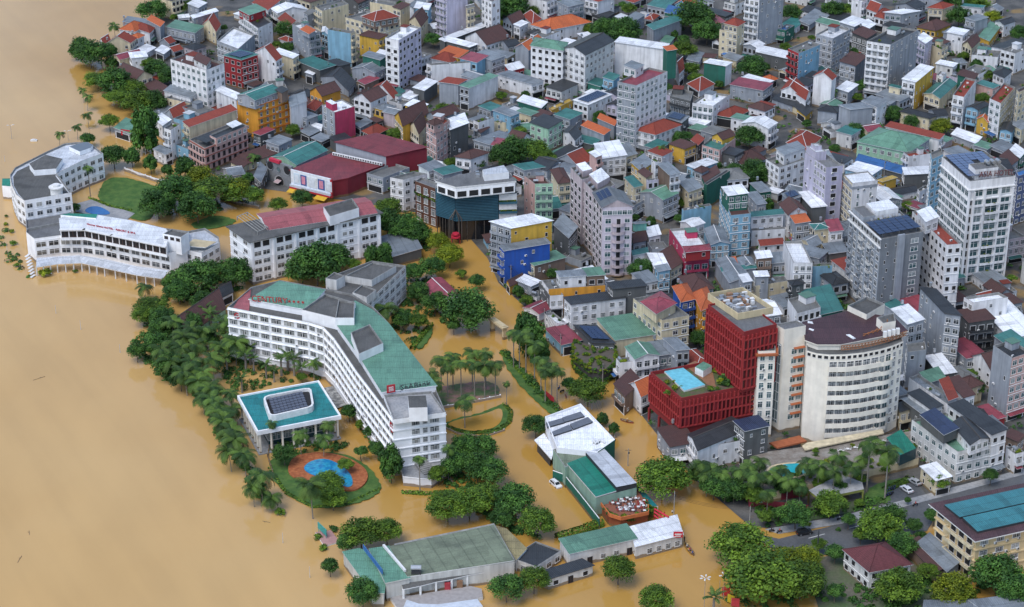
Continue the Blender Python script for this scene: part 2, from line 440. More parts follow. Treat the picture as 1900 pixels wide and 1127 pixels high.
        for k in range(rnd.randint(0,2)):
            q=inpt(); put('air_conditioner',UA,root,(q.x,q.y,zt+.08),an+rnd.choice((0,1.57,3.14)))
        if 'p' in opt or (rnd.random()<.3):
            for k in range(rnd.randint(3,7) if 'p' in opt else 2):
                q=inpt(); PLANT.append((root,(q.x,q.y,zt),rnd.uniform(.7,1.5))); 
            extras.append('roof plants')
    if 'a' in opt:
        z=h+.55 if roof!='F' else h+.3
        A=Vector(p[1])+(Vector(p[3])-Vector(p[1]))*.5
        m=MB(); du=(Vector(p[2])-Vector(p[1])).normalized(); dv=(Vector(p[0])-Vector(p[1])).normalized()
        W_,H_=fr*.42,lf*.36; nx,ny=max(2,int(W_*2/1.7)),max(1,int(H_*2/1.1))
        for i in range(nx):
            for j in range(ny):
                q=A+du*(-W_+(i+.5)*2*W_/nx)+dv*(-H_+(j+.5)*2*H_/ny)
                m.box((q.x,q.y,z+.05*lf*.5),(2*W_/nx-.12,2*H_/ny-.12,.06),0,an)
        q=[A+du*(-W_)+dv*(-H_),A+du*W_+dv*(-H_),A+du*W_+dv*H_,A-du*W_+dv*H_]
        for t in q: m.bar((t.x,t.y,z-1.4),(t.x,t.y,z+.05*lf*.5),.05,1)
        build('solar_panel',m,[SOLAR,STEEL],root); extras.append('solar panels')
    if top_level and 'n' not in opt and fl>=2 and rnd.random()<.5:
        a=Vector(p[fe]); b=Vector(p[fe+1]); d=(b-a); L_=d.length; d.normalize(); nn=Vector((d.y,-d.x)); z=z0+fh*.92; m=MB(); dp=rnd.uniform(1.2,2.2); s0,s1=a+d*L_*.04,a+d*L_*rnd.uniform(.7,.96)
        slab(m,[(*(s0+nn*dp),z-.45),(*(s1+nn*dp),z-.45),(*s1,z),(*s0,z)],.08); build('awning',m,[RM(rnd.choice('sstrgBwm')),TRIM],root)
    if top_level and roof!='F' and fl>=2 and rnd.random()<.3:
        a=Vector(p[3]).lerp(Vector(p[0]),rnd.uniform(.2,.8)); nn=(Vector(p[3])-Vector(p[2])); nn=nn.normalized() if nn.length>0 else Vector((0,1))
        m=MB(); m.bar((a.x,a.y,h-.5),(a.x,a.y,h+2.2),.06,1); m.bar((a.x,a.y,h+1.2),(a.x,a.y,h+2.4),.5,0,10); build('water_tank',m,[STEEL,DSTEEL],root); extras.append('steel water tank')
    if top_level:
        tag(root,label,cat,group)
        HOUSES.append((root,dict(c=c,h=h,fl=fl,roof=roof,rc=rc,wl=wl,wr=wr,extras=extras,lf=lf,fr=fr,label=label,cat=cat)))
    return root
def quad3(L,F,R,h):
    l,f,r=P(*L,h),P(*F,h),P(*R,h); b=l+r-f
    return [(q.x,q.y) for q in (l,f,r,b)]
TILES={'A':(120,0,5.278),'B':(440,0,5.278),'C':(780,0,5.278),'D':(1120,0,5.278),'E':(1460,0,4.318),'Z':(400,150,5.278),'G':(720,150,5.278),
 'H':(1060,150,5.278),'I':(1400,180,3.8),'J':(700,300,5.278),'K':(1000,300,5.278),'L':(1340,330,5.278),'M':(940,480,4.75),'N':(1560,480,4.026),
 'O':(1560,660,4.697),'Q':(0,200,3.315),'R':(1420,787,3.315),'T':(1160,520,2.967),'X':(0,0,1.0)}
def tp(tile,x,y): o=TILES[tile]; return (o[0]+x/o[2], o[1]+y/o[2])
def kind_of(q,fl,rc):
    w_=min(math.dist(q[0],q[1]),math.dist(q[1],q[2]))
    if fl>=4.5: return 'apartment_building','apartment building'
    if fl<1.6 and ROOFC[rc][1]=='metal': return 'shed','shed'
    if fl>=2.8 and w_<8.5: return 'townhouse','townhouse'
    if ROOFC[rc][1]=='tile' and fl<2.8: return 'villa','villa'
    return 'house','house'
def parse(text):
    prev=None; tile='X'; n=0
    for line in text.strip().splitlines():
        line=line.split('#')[0].strip()
        if not line: continue
        if line.startswith('@'): tile=line[1:].strip(); continue
        plus=line.startswith('+'); s=line.lstrip('+').split()
        L,F,R=[tp(tile,float(s[i]),float(s[i+1])) for i in (0,2,4)]
        fl=float(s[6]); roof,rc,wc=s[7],s[8],s[9]; opt=s[10] if len(s)>10 else ''
        n+=1
        front=None
        if 'U' in opt: front='L'
        if 'V' in opt: front='R'
        h=fl*FH+.4
        wl,wr=wc[0],wc[-1]
        if plus:
            z0=float(s[11])*FH+.4-.6
            house(quad3(L,F,R,h),h,roof,rc,wl,wr,max(1,round((h-z0)/FH)),front,opt=opt.replace('-',''),seed=n,root=prev,z0=z0)
        else:
            q=quad3(L,F,R,h); nm,ct=kind_of(q,fl,rc)
            prev=house(q,h,roof,rc,wl,wr,max(1,round(fl)),front,opt=opt.replace('-',''),seed=n,name=nm,cat=ct)
DATA='''
@A
1205 38 1310 78 1390 38 2 S w s
1238 158 1262 182 1500 112 3 S w s
1000 265 1275 325 1362 268 2 S g s bU
540 285 690 305 800 240 2 H o w
690 270 830 318 875 275 2 H r w
570 215 905 270 955 225 2 S s s n
810 195 935 262 975 225 2.6 S o s n
400 430 640 420 700 375 2 G r c
340 400 385 440 450 400 1.6 G r w n
490 440 610 490 640 460 1 S o w
655 355 720 372 775 345 2 H o w
715 490 800 520 890 470 1 S w w
890 500 970 530 1035 480 1 S w s
480 540 540 585 755 530 1.4 G m c
500 690 700 775 858 735 2 g b c
750 830 960 950 1000 860 1 S b k
1035 580 1385 690 1560 620 6 F b w hr
+1265 580 1385 640 1430 590 6.6 S b w - 6
975 890 1230 960 1300 910 2.3 S s w
995 960 1225 1015 1300 975 2 F c c
1560 545 1730 590 1890 545 4 S t R ha
1490 400 1700 480 1860 340 3 F w s
1480 890 1680 975 1720 930 3 S w w
1350 240 1480 310 1525 240 2 G r c
860 1120 960 1160 1080 1070 1 S s w
985 1105 1080 1180 1220 1105 1.3 G r s
@B
25 150 205 280 345 215 3.5 F k w pbU
+20 105 120 150 280 95 4.3 S g R - 3.5
150 30 300 100 420 20 2 S r w
335 85 400 130 690 95 2 g w w
400 185 500 265 570 215 2 S r c
655 130 690 150 770 115 3 S c s
765 65 830 110 1090 40 4 F c c bU
540 240 705 335 815 310 4 F w s bV
+620 290 705 335 765 305 4.3 S o s n 4
885 290 1110 330 1160 310 5 F c bc bVz
828 310 885 335 895 290 3 G w b
1060 170 1390 260 1590 200 4 F c c h
+1225 160 1345 205 1580 160 4.9 H r k h 4
1200 345 1385 385 1470 350 3 S b y
1450 370 1580 400 1800 270 7 F w wl hr
1685 200 1800 260 1870 170 3 G b c
170 505 380 595 435 560 4 G r w bV
355 510 545 575 600 545 3 S w c
590 600 810 690 960 650 2 S t d n
670 715 740 735 800 690 1.3 S w s
860 605 1000 650 1110 630 2 S k d n
1230 545 1400 590 1460 555 3 S s t n
800 750 1090 890 1165 805 1 G k s
1185 800 1250 830 1390 770 1.2 S m k
1310 880 1530 965 1575 920 1 G r w
1530 890 1590 925 1645 900 1 S t w
1600 950 1690 975 1785 925 1.2 S w w
1725 865 1830 890 1960 800 2 S w d n
715 890 830 940 1010 880 2.4 G b o
680 1050 760 1080 830 1010 2 H r k
1300 20 1525 60 1560 20 3 F c c
1525 75 1600 95 1690 50 4 S b c
1735 85 1870 100 1900 40 3 S w b
1680 60 1730 90 1850 0 3 S s w n
@Z
795 350 890 380 1000 340 2 S s s
920 460 1030 490 1040 440 1 S w w
715 165 735 255 890 210 4 S s w n
495 600 620 635 745 575 2 S s s
370 515 440 535 570 480 2 S m d
230 740 330 810 600 710 1 S b c
830 500 920 540 1020 490 1 S s d
940 560 1040 600 1130 560 1 S s d
1480 905 1640 950 1900 850 2 F c s q
1560 260 1660 290 1760 250 2 H s y
1440 490 1540 540 1680 470 1 H r t
1500 380 1580 410 1640 390 1 S b d
1365 430 1420 460 1530 400 1 S s s
1120 560 1180 600 1320 560 1.5 S k d n
380 940 440 990 500 860 1.5 S s d
@J
125 155 255 180 490 120 4 F c w hq
@Q
1008 125 1050 140 1110 100 4 F c w bU
1128 92 1165 120 1455 15 4 S r c zU
945 70 1000 110 1050 80 2 S w w
705 130 800 160 870 100 1 S g s
945 255 1020 290 1060 270 1.5 S s w
1420 340 1490 370 1540 330 1 S b c
@C
0 30 60 60 95 40 3 F c w
155 -80 255 -45 460 -90 7 F c l zU
445 60 455 78 525 60 5 G c c bV
600 -30 700 20 780 -10 6 F c w bhU
440 360 650 440 880 365 2 G b w
190 385 240 410 665 250 2 S w d n
190 390 480 465 560 440 2 S w d
1090 240 1270 290 1665 215 2 H o w
1010 150 1100 230 1180 180 2 H r w
810 190 900 230 1020 170 2 G b s
915 245 975 265 1055 225 2 S w w
1040 320 1180 380 1280 310 1 H k d
930 460 1060 490 1210 400 3 G o s n
1082 445 1395 495 1440 420 6 H g w hb
1400 470 1615 540 1895 400 6 G k we h
110 640 60 625 440 600 3 F c w
390 585 550 615 660 550 3 S m b
110 570 300 610 400 560 2 H r w
180 520 370 570 470 510 2.3 S o y n
185 805 370 830 455 790 3 S r s n
385 845 475 865 760 745 3 S g sw zU
755 730 1090 830 1205 800 2 S s w
830 640 880 700 1015 670 2 S w R
950 990 1180 1060 1240 1010 1.3 S w t
1500 990 1640 1030 1870 930 3 S w w a
1260 1050 1290 1080 1490 985 1 F y y
1790 765 1890 790 1950 740 3 S t b
1640 820 1760 850 1840 800 2 S t t n
1610 910 1790 960 1880 920 1.3 S w w
1040 -30 1240 20 1340 -20 3 F c w b
1345 20 1450 70 1600 40 3 S s s
1610 -10 1740 20 1900 -30 3 S r w
1680 150 1800 190 1900 130 1 S k d
1750 120 1850 100 1950 60 1 H k s
@D
110 415 590 485 640 440 5 S w w Vz
+585 460 625 500 715 490 5.6 S o t n 2
135 800 320 840 625 700 8.6 F m sw hq
+200 650 315 685 390 640 9.4 S s w - 8.6
165 215 250 240 400 150 2 S s s
110 170 180 190 240 160 1 S w s
430 60 600 90 720 0 2 S t s
700 40 830 95 920 30 2 G o b
405 180 480 195 540 150 1 H r w
600 130 740 160 780 90 2 S B t
425 255 490 295 765 195 2.5 S t s n
560 410 640 430 690 370 1 S g s
1135 290 1275 310 1310 290 4 F c c b
1185 225 1310 255 1380 215 5 H r c
990 180 1090 250 1190 220 2 S m c
990 110 1190 165 1260 140 2 S k d
1385 -30 1525 0 1765 -60 7 F c ws bU
1540 330 1640 345 1740 290 1 H r c
1700 285 1780 300 1870 250 2 F B t
1370 440 1500 470 1575 430 2 G w s
1495 510 1815 580 1830 520 2 S w d
985 615 1195 650 1255 620 3 S w tw n
815 590 930 610 980 520 1 S s s
970 560 1080 570 1110 540 1 S b c
1170 560 1300 600 1360 560 1 S s c
700 640 740 720 790 670 2 G r w
825 820 940 890 1080 820 1 H r w
650 940 850 990 880 900 3 F c d b
870 1010 1075 1040 1235 930 3 F w w b
1240 830 1560 890 1650 830 2 S m s
1340 765 1580 830 1660 800 2 S w s
1560 760 1640 795 1700 770 1 H o t
1740 880 1900 920 1960 840 2 G r w
1415 1040 1580 1085 1660 1050 2 H b w
1650 970 1850 1040 1950 980 1 S k s
@H
1410 330 1590 360 1740 290 1.4 H r t
100 440 320 530 380 490 2 S o s n
260 370 420 440 445 400 2 S o s n
635 480 825 525 1070 430 2.6 H r w h
920 370 1080 410 1150 350 2 S s d a
1150 465 1300 505 1380 470 1 S g d
225 620 300 765 540 740 3 S w w
460 640 540 745 640 720 2 S s c
180 705 240 750 300 730 4 S w p
960 620 1110 670 1220 630 2 S b y
1280 630 1455 680 1610 560 2.6 F t p
1380 540 1480 575 1600 530 3 G b y
1175 590 1240 630 1300 570 2 S r d
1450 700 1600 735 1690 690 2 S k d
1590 740 1690 830 1900 760 1 H b w
1665 380 1800 410 1890 370 1 H b k
590 810 680 880 800 800 3 S s y
850 820 965 925 1060 905 5 S s kw bVz
785 770 820 800 860 790 4 F c w
1135 835 1230 870 1430 800 2 S w b
1205 870 1280 895 1345 860 3 H b s
1275 930 1310 990 1450 900 2.4 S b t
1300 1005 1330 1020 1555 880 3 F c t n
1060 1000 1150 1090 1280 1050 3 S s c
525 950 620 1045 695 1030 3.5 S t c
735 965 750 978 855 965 4 F t l bV
655 890 735 950 790 920 4 S b c
@G
65 345 145 440 395 320 3 G b y
170 240 310 290 390 240 3 S w y
205 440 300 520 380 420 2.4 G b c
375 420 470 480 605 385 5 F r p h
+390 400 450 430 540 400 5.8 H b p - 5
570 395 610 480 785 415 4 S w d b
835 390 890 410 1040 360 3 F c w
1030 290 1200 350 1285 320 3 S s b
1020 400 1150 410 1240 390 2 F c c
1390 410 1570 470 1705 400 3 S k g h
1630 340 1780 380 1900 320 2 S t s
1715 500 1830 580 1895 520 2 G k w
1560 720 1600 750 1770 680 1 S g s
1590 740 1660 800 1900 660 1 S k s
840 590 1000 630 1250 540 2 S s s
1010 630 1230 670 1290 610 2 S m s
855 460 910 510 990 460 2 S b s
660 740 810 760 980 700 2.4 H b w
275 770 370 800 440 770 1 G t k
450 880 540 925 725 880 3.2 S t s
300 830 400 890 560 850 3 S s w
@K
120 80 195 210 310 195 3.4 H b c b
@J
1440 140 1545 220 1720 215 6 F b pg bV
1335 40 1440 85 1645 55 2 S t s
1110 600 1310 655 1710 580 5.6 S w sy b
1200 830 1245 875 1690 800 4 S s B bU
1445 960 1540 1020 1840 940 2 S g ck b
@K
150 620 290 745 375 650 3 S s d
920 600 945 610 1055 600 3 S s m
1050 650 1080 740 1190 720 2 S w w
915 640 930 800 1050 780 2 S b s
915 880 925 920 1065 890 2 S t w
1060 790 1110 860 1270 850 2 F c s
1065 900 1140 1050 1280 1060 2 S w s
1190 890 1290 1060 1400 1000 2 S b c
1280 660 1430 880 1670 860 3.4 F w M
+1420 835 1440 885 1680 860 3.8 H m R - 3
1620 660 1680 815 1865 800 2.6 g s b
1385 590 1500 640 1620 600 3 G w w
1400 460 1420 480 1690 430 3 F c b n
1550 10 1560 20 1570 15 1 S s s n
@L
-20 110 85 370 280 350 5 F b b h
+0 95 62 178 250 160 6.6 S w t - 5
250 150 345 265 430 255 2 S s s
275 55 375 145 480 135 2 S s t
265 345 285 385 600 355 3 S t w h
275 500 290 520 620 500 2 F c w
565 260 650 360 830 330 3 g b w
590 160 650 225 770 190 3 S s s a
745 145 880 295 1020 285 3 S w d n
360 620 380 670 605 650 1.5 S r w
670 375 720 450 860 435 3 S o s
700 470 740 515 885 490 2 S w y
865 455 910 505 1045 490 3 H t c
1010 420 1060 530 1180 520 3 S m w
780 600 870 690 970 640 2 G s c
985 650 1050 745 1230 730 2 S s d n
600 620 700 835 885 835 4 F w w qz
880 840 890 870 1080 860 3 F g b
470 740 490 840 655 830 2 S s s
320 730 345 795 485 785 3 S w k
-30 800 -10 870 145 855 2 S o y
150 790 210 870 340 860 2 g s c
-10 890 0 920 330 885 2 S t s n
165 955 210 1025 290 1015 3 S w s
310 925 330 970 455 965 3 S w s
300 1010 330 1060 640 1010 2 F c c
1080 830 1090 880 1210 870 1 S o d
655 1010 690 1050 800 1030 3 H k d
@X
1487 540 1510 587 1563 578 2 S t t n
1462 555 1480 582 1523 570 4 F c w b
1327 483 1354 524 1396 522 2 g s s n
@M
0 200 30 240 150 180 1 G b y
310 190 370 270 870 235 3 F c wo
+440 120 475 165 700 150 4 S s w - 3
+670 90 715 155 865 150 4 S g k - 3
285 200 380 330 500 320 2.5 F t dw
330 480 440 570 520 560 1.6 F w w
510 350 570 405 1050 345 3 S k w hb
890 220 940 270 1230 240 4 S k d
1115 350 1370 545 1610 500 4 F c c bhV
+1190 380 1320 480 1490 390 4.8 H m c n 4
800 550 960 720 1370 660 2 S g c
600 590 760 745 950 755 2 S k d a
1050 780 1135 885 1345 850 3 g g w
965 880 1000 920 1125 905 2.4 F s w bp
1250 740 1350 855 1490 840 2 S s s
1385 705 1500 810 1610 805 3 S s s
1470 245 1545 375 1660 350 4 H o B
1650 300 1720 450 1830 400 4 H o o
1310 70 1340 115 1440 100 3 S s b
@X
1167 712 1190 735 1212 725 2 G o w
1140 715 1160 735 1190 708 2 S b k
@T
345 850 400 935 640 835 2.6 G k w b
480 865 520 905 700 872 2.3 F c w p
600 782 660 832 790 802 3.6 S a d
@X
325 590 347 622 418 572 1.2 G b g n
404 530 412 552 432 542 1 G k w
785 533 816 563 850 545 1.2 g m w
704 441 724 478 782 464 1.1 S s d n
@N
595 215 780 410 895 430 6.3 S k s
380 380 500 490 620 460 6 S w s
325 350 400 390 480 350 5 S t s n
490 640 500 700 640 680 4 F c s
870 390 960 480 1150 460 4 S b d
1030 350 1270 600 1480 560 3 S w w
920 290 990 330 1250 290 5 F w w q
1150 580 1300 690 1420 650 3 S t s
1140 650 1280 745 1420 700 6.6 F k sp
595 860 650 930 780 890 2 S g s
630 730 740 870 860 855 2 S w d
510 890 800 1090 870 1060 3 F s w
740 910 810 1060 870 1040 3.3 S r s n
800 900 920 1040 1000 1020 3 S b w
860 910 950 970 1060 930 2 H b c
@O
590 330 790 470 885 440 3 S k w
540 380 700 500 800 480 2.5 S s d
500 420 520 490 640 460 2 S k c
620 560 1020 840 1320 770 3.2 F g e pbhq
+970 590 1130 775 1290 720 4 g k w - 3.2
+700 520 900 690 1020 640 4.2 S a d n 3.6
945 430 1320 690 1445 650 4.2 S k w hV
1200 450 1350 560 1430 540 1 S m R n
1440 800 1520 860 1600 840 2 F c w p
1430 700 1540 750 1600 700 2 S b k
700 970 830 1090 960 1060 1.5 S w c
@I
80 440 175 500 360 440 3.5 F c w hp
+155 370 210 410 355 360 4.5 S s w - 3.5
725 315 1085 390 1235 290 2.2 H g gs h
715 455 1040 545 1060 500 .9 S B d n
925 210 1300 300 1335 270 2 S r w
230 320 370 370 465 285 2 H r c
1030 100 1230 150 1290 130 2 H k c
1050 390 1090 420 1240 400 2.6 F r w b
1045 505 1060 550 1240 540 2 S w d
1390 265 1560 330 1600 290 1 S w s
1660 350 1760 390 1840 350 1 S s s
1550 345 1640 370 1690 340 1 S g s
1730 420 1800 490 1860 450 2 S b s
1800 380 1870 430 1910 390 2 S w t
1840 520 1860 560 1980 520 6 F B v h
1240 395 1252 440 1330 405 8.6 F c b hq
945 650 990 690 1150 660 1 G k w
870 590 900 600 1000 570 2 S y y
1150 650 1165 670 1225 640 2 F c w
1113 808 1357 1045 1460 1035 8.5 F r w hbV
+1150 810 1210 880 1295 850 9.6 S w w - 8.5
@E
10 390 95 430 265 360 5 F c Rb bU
235 275 370 310 510 235 5 F w s hU
640 330 830 360 1055 240 7.5 F k ws bpU
785 105 915 115 1065 90 3 S w s
425 185 540 215 640 165 3 S w s
590 200 650 235 710 195 3 S w d
525 270 640 310 720 260 3 S b d
-30 200 0 270 105 200 1 S t w
100 170 180 200 290 120 1 S s s
180 115 290 165 335 130 1 S s c
345 140 440 190 505 130 1 S k d
110 85 230 115 290 80 1 S k w
520 0 600 20 640 0 3 F w w b
640 70 720 100 780 60 2 g r w
705 130 780 150 835 90 2 H r w
1040 310 1110 350 1165 310 4 S w l
1045 215 1190 245 1310 195 2 H b y
1135 60 1250 70 1330 40 2 H r c
1400 50 1560 65 1585 50 2 S t w
1430 150 1510 170 1610 140 3 S s s
1670 170 1740 200 1830 170 2 G k w
1540 300 1620 330 1710 210 1.4 S g y h
1285 260 1410 285 1455 250 3 S w w b
1410 350 1480 385 1550 320 2 G b c
1160 360 1240 400 1290 370 3 F c c
1480 440 1690 460 1720 410 2 F c w
1640 380 1780 400 1960 340 2 S k w
1715 400 1830 430 1960 380 3 F c w
1655 580 1740 620 1800 570 2 H k w
925 640 1030 660 1175 540 4 S w wy bU
820 690 905 710 925 700 3 S t c
1100 750 1225 790 1360 670 2 G t c
1200 600 1250 620 1280 590 3 F w w
1330 760 1420 780 1520 640 4.5 F r w bpU
1440 860 1530 880 1620 840 3 G k b b
1625 790 1715 830 1830 700 5 F r wc hpU
1525 950 1610 980 1625 960 2 G o y
420 850 510 880 690 860 3 S s s n
600 820 720 860 800 815 3 S s w b
250 880 400 900 430 860 2 H k s n
215 610 360 640 395 610 4 G r w n
425 500 550 530 640 450 3 S b s
380 620 470 650 520 620 1 S s s
400 715 490 740 570 680 2 S w s
0 700 150 800 190 750 2 g r w
-40 810 90 870 140 830 1 S k c
80 880 150 930 205 880 1 S k y
1710 1040 1800 1060 1830 1000 2 G k b
1800 1000 1880 1040 1930 990 2 S s c
1520 670 1650 710 1700 690 2 S t p
1370 600 1500 640 1530 600 3 S b t
1840 720 1860 740 1990 680 6 F b c h
'''
# ------------------------------------------------------------------ setting: water and ground sheets
def watermat():
    m=bpy.data.materials.new('muddy_water'); t,b=nodes(m)
    g=N(t,'ShaderNodeNewGeometry'); pos=g.outputs['Position']
    n1=noise(t,.010,pos,5); n2=noise(t,.05,pos,5,(1,.30,1)); n3=noise(t,.012,pos,3)
    # open river painted paler for silt and sky sheen: blend across the bank line
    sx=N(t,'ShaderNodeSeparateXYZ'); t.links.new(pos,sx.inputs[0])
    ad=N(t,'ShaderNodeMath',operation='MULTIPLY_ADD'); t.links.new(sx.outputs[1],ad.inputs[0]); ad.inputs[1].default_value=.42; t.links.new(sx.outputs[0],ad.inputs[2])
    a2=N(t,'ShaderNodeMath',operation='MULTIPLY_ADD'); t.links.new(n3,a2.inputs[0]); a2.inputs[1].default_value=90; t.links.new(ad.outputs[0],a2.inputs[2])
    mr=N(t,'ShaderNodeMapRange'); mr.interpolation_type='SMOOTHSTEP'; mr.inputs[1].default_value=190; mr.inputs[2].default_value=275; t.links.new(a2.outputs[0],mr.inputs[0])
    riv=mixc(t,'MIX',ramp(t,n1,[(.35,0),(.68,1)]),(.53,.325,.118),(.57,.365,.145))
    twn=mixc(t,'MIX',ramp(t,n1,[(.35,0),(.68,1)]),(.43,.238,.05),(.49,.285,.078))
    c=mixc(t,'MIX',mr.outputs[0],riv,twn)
    c=mixc(t,'MULTIPLY',.4,c,ramp(t,n2,[(.3,.88),(.7,1.07)]))
    mp=N(t,'ShaderNodeMapping'); mp.inputs['Rotation'].default_value=(0,0,rad(62)); t.links.new(pos,mp.inputs[0])
    st=noise(t,1.0,mp.outputs[0],5,(.012,.11,1)); c=mixc(t,'MULTIPLY',.35,c,ramp(t,st,[(.35,.90),(.5,1.0),(.66,1.07)]))
    t.links.new(c,b.inputs['Base Color']); t.links.new(ramp(t,noise(t,.02,pos,4),[(.35,.03),(.65,.16)]),b.inputs['Roughness'])
    b.inputs['IOR'].default_value=1.5
    w1=noise(t,.8,pos,4,(1,.5,1)); bm=N(t,'ShaderNodeBump'); bm.inputs['Strength'].default_value=.06; bm.inputs['Distance'].default_value=.12
    t.links.new(w1,bm.inputs['Height']); t.links.new(bm.outputs[0],b.inputs['Normal'])
    return m
m=MB(); m.quad([(-6000,-2000,0),(6000,-2000,0),(6000,9000,0),(-6000,9000,0)])
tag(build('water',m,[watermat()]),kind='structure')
m=MB(); m.quad([(-6000,-2000,-4),(6000,-2000,-4),(6000,9000,-4),(-6000,9000,-4)])
tag(build('ground',m,[plain('mud',(.16,.11,.06),.9)]),kind='structure')
def sheet(name, pts, z, mat, th=0.0, kind='structure', soft=0):
    q=ccw([tuple(P(x,y,z))[:2] for x,y in pts]); m=MB(); rs=random.Random(len(name)*7)
    for it in range(soft):
        q=[tuple(Vector(a)*k+Vector(b)*(1-k)) for a,b in zip(q,q[1:]+q[:1]) for k in (.75,.25)]
    if soft>2: q=[(x+rs.uniform(-.35,.35),y+rs.uniform(-.35,.35)) for x,y in q]
    if th: m.prism(q,z-th,z,0,0)
    else: m.quad([(a,b,z) for a,b in q],0,q)
    return tag(build(name,m,[mat]),kind=kind)
def groundmat(name,c1,c2,sc=.15,rough=.9,c3=None):
    m=bpy.data.materials.new(name); t,b=nodes(m); g=N(t,'ShaderNodeNewGeometry')
    n=noise(t,sc,g.outputs['Position'],6); col=mixc(t,'MIX',ramp(t,n,[(.38,0),(.62,1)]),c1,c2)
    if c3: col=mixc(t,'MIX',ramp(t,noise(t,sc*.4,g.outputs['Position'],3),[(.60,0),(.66,1)]),col,c3)
    n2=noise(t,1.5,g.outputs['Position'],4); col=mixc(t,'MULTIPLY',.8,col,ramp(t,n2,[(.3,.72),(.7,1.12)]))
    t.links.new(col,b.inputs['Base Color']); b.inputs['Roughness'].default_value=rough; return m
CITYG=groundmat('alley_concrete',(.06,.06,.058),(.13,.125,.115),.12,.8,(.24,.16,.065))
GRASS=groundmat('lawn',(.045,.115,.02),(.085,.16,.03),.35)
ASPH=groundmat('asphalt',(.085,.09,.095),(.12,.125,.13),.1,.55)
PAVE=groundmat('paving',(.26,.27,.28),(.36,.36,.36),.2,.8)
CITY=[(360,-60),(300,20),(225,70),(205,118),(250,150),(300,215),(345,300),(420,335),(500,352),(640,372),(720,385),(800,400),(870,440),
 (905,480),(925,525),(985,580),(1040,640),(1085,688),(1150,700),(1190,770),(1250,845),(1290,890),(1390,975),(1450,985),(1700,930),(1930,885),(2250,800),(2250,-60)]
sheet('ground_city',CITY,.06,CITYG)
# ------------------------------------------------------------------ landmark buildings
R0=random.Random(5)
def px2(pts,h,tile=None):
    return [tuple(P(*(tp(tile,*q) if tile else q),h))[:2] for q in pts]
def cen(p): return (sum(q[0] for q in p)/len(p),sum(q[1] for q in p)/len(p))
def land(name,label,cat,phrase,poly,group=None):
    c=cen(poly); r=empty(name,(c[0],c[1],0)); tag(r,label,cat,group); FOOT.append(list(poly)); LAND.append((Vector(c),phrase)); return r
def block(root, poly, z0, z1, wall, roof, pre='', par=.8, cap=True, wall2=None, w2edges=()):
    if area2(poly)<0: poly=list(reversed(poly))
    mb=MB(); n=len(poly)
    for i in range(n):
        a,b=poly[i],poly[(i+1)%n]
        mb.quad([(*a,z0),(*b,z0),(*b,z1),(*a,z1)],2 if i in w2edges else 0)
    zr=z1
    if par:
        inn=inset(poly,.28); zr=z1-par
        for i in range(n):
            a,b,ia,ib=poly[i],poly[(i+1)%n],inn[i],inn[(i+1)%n]
            mb.quad([(*a,z1),(*b,z1),(*ib,z1),(*ia,z1)],1); mb.quad([(*ib,zr),(*ia,zr),(*ia,z1),(*ib,z1)],1)
    else: inn=poly
    build(pre+'wall',mb,[wall,CONC if cap else wall,wall2 or wall],root)
    rb=MB(); rb.quad([(*q,zr) for q in inn],0,list(inn)); build(pre+'roof',rb,[roof],root)
    return poly
def bands(root, poly, edges, zs, mat, name='cornice', th=.25, out=.12):
    mb=MB(); n=len(poly)
    for i in edges:
        a=Vector(poly[i]); b=Vector(poly[(i+1)%n]); d=(b-a); L=d.length; d.normalize(); nn=Vector((d.y,-d.x)); m=(a+b)/2+nn*out*.5
        for z in zs: mb.box((m.x,m.y,z),(L+out*.9,out,th),0,math.atan2(d.y,d.x))
    build(name,mb,[mat],root)
def grid(root, poly, i, z0, fl, fh, **st):
    n=len(poly); st.setdefault('type','grid'); wall_windows(root,poly[i],poly[(i+1)%n],z0,fl,fh,R0,st)
def balconies(root, poly, i, z0, fl, fh, me, depth=1.0, part=(0,1)):
    a=Vector(poly[i]); b=Vector(poly[(i+1)%len(poly)]); d=b-a; L=d.length*(part[1]-part[0]); m=a+d*((part[0]+part[1])/2); ang=math.atan2(d.y,d.x)
    for f in range(fl): put('balcony',me,root,(m.x,m.y,z0+f*fh),ang,(L,depth,1))
def boxpart(root,name,pts,z0,z1,mats,tile=None,roofm=None):
    p=px2(pts,z1,tile); p=ccw(p); m=MB(); m.prism(p,z0,z1,0,1); return build(name,m,[mats,roofm or mats],root),p
def text_mesh(s,size,ext=.12,mat=None,align='CENTER'):
    c=bpy.data.curves.new('txt','FONT'); c.body=s; c.size=size; c.extrude=ext; c.align_x=align; c.resolution_u=2
    o=bpy.data.objects.new('txt',c); COL.objects.link(o); bpy.context.view_layer.update()
    me=bpy.data.meshes.new_from_object(o.evaluated_get(bpy.context.evaluated_depsgraph_get()))
    bpy.data.objects.remove(o); bpy.data.curves.remove(c)
    me.materials.clear(); me.materials.append(mat); return me
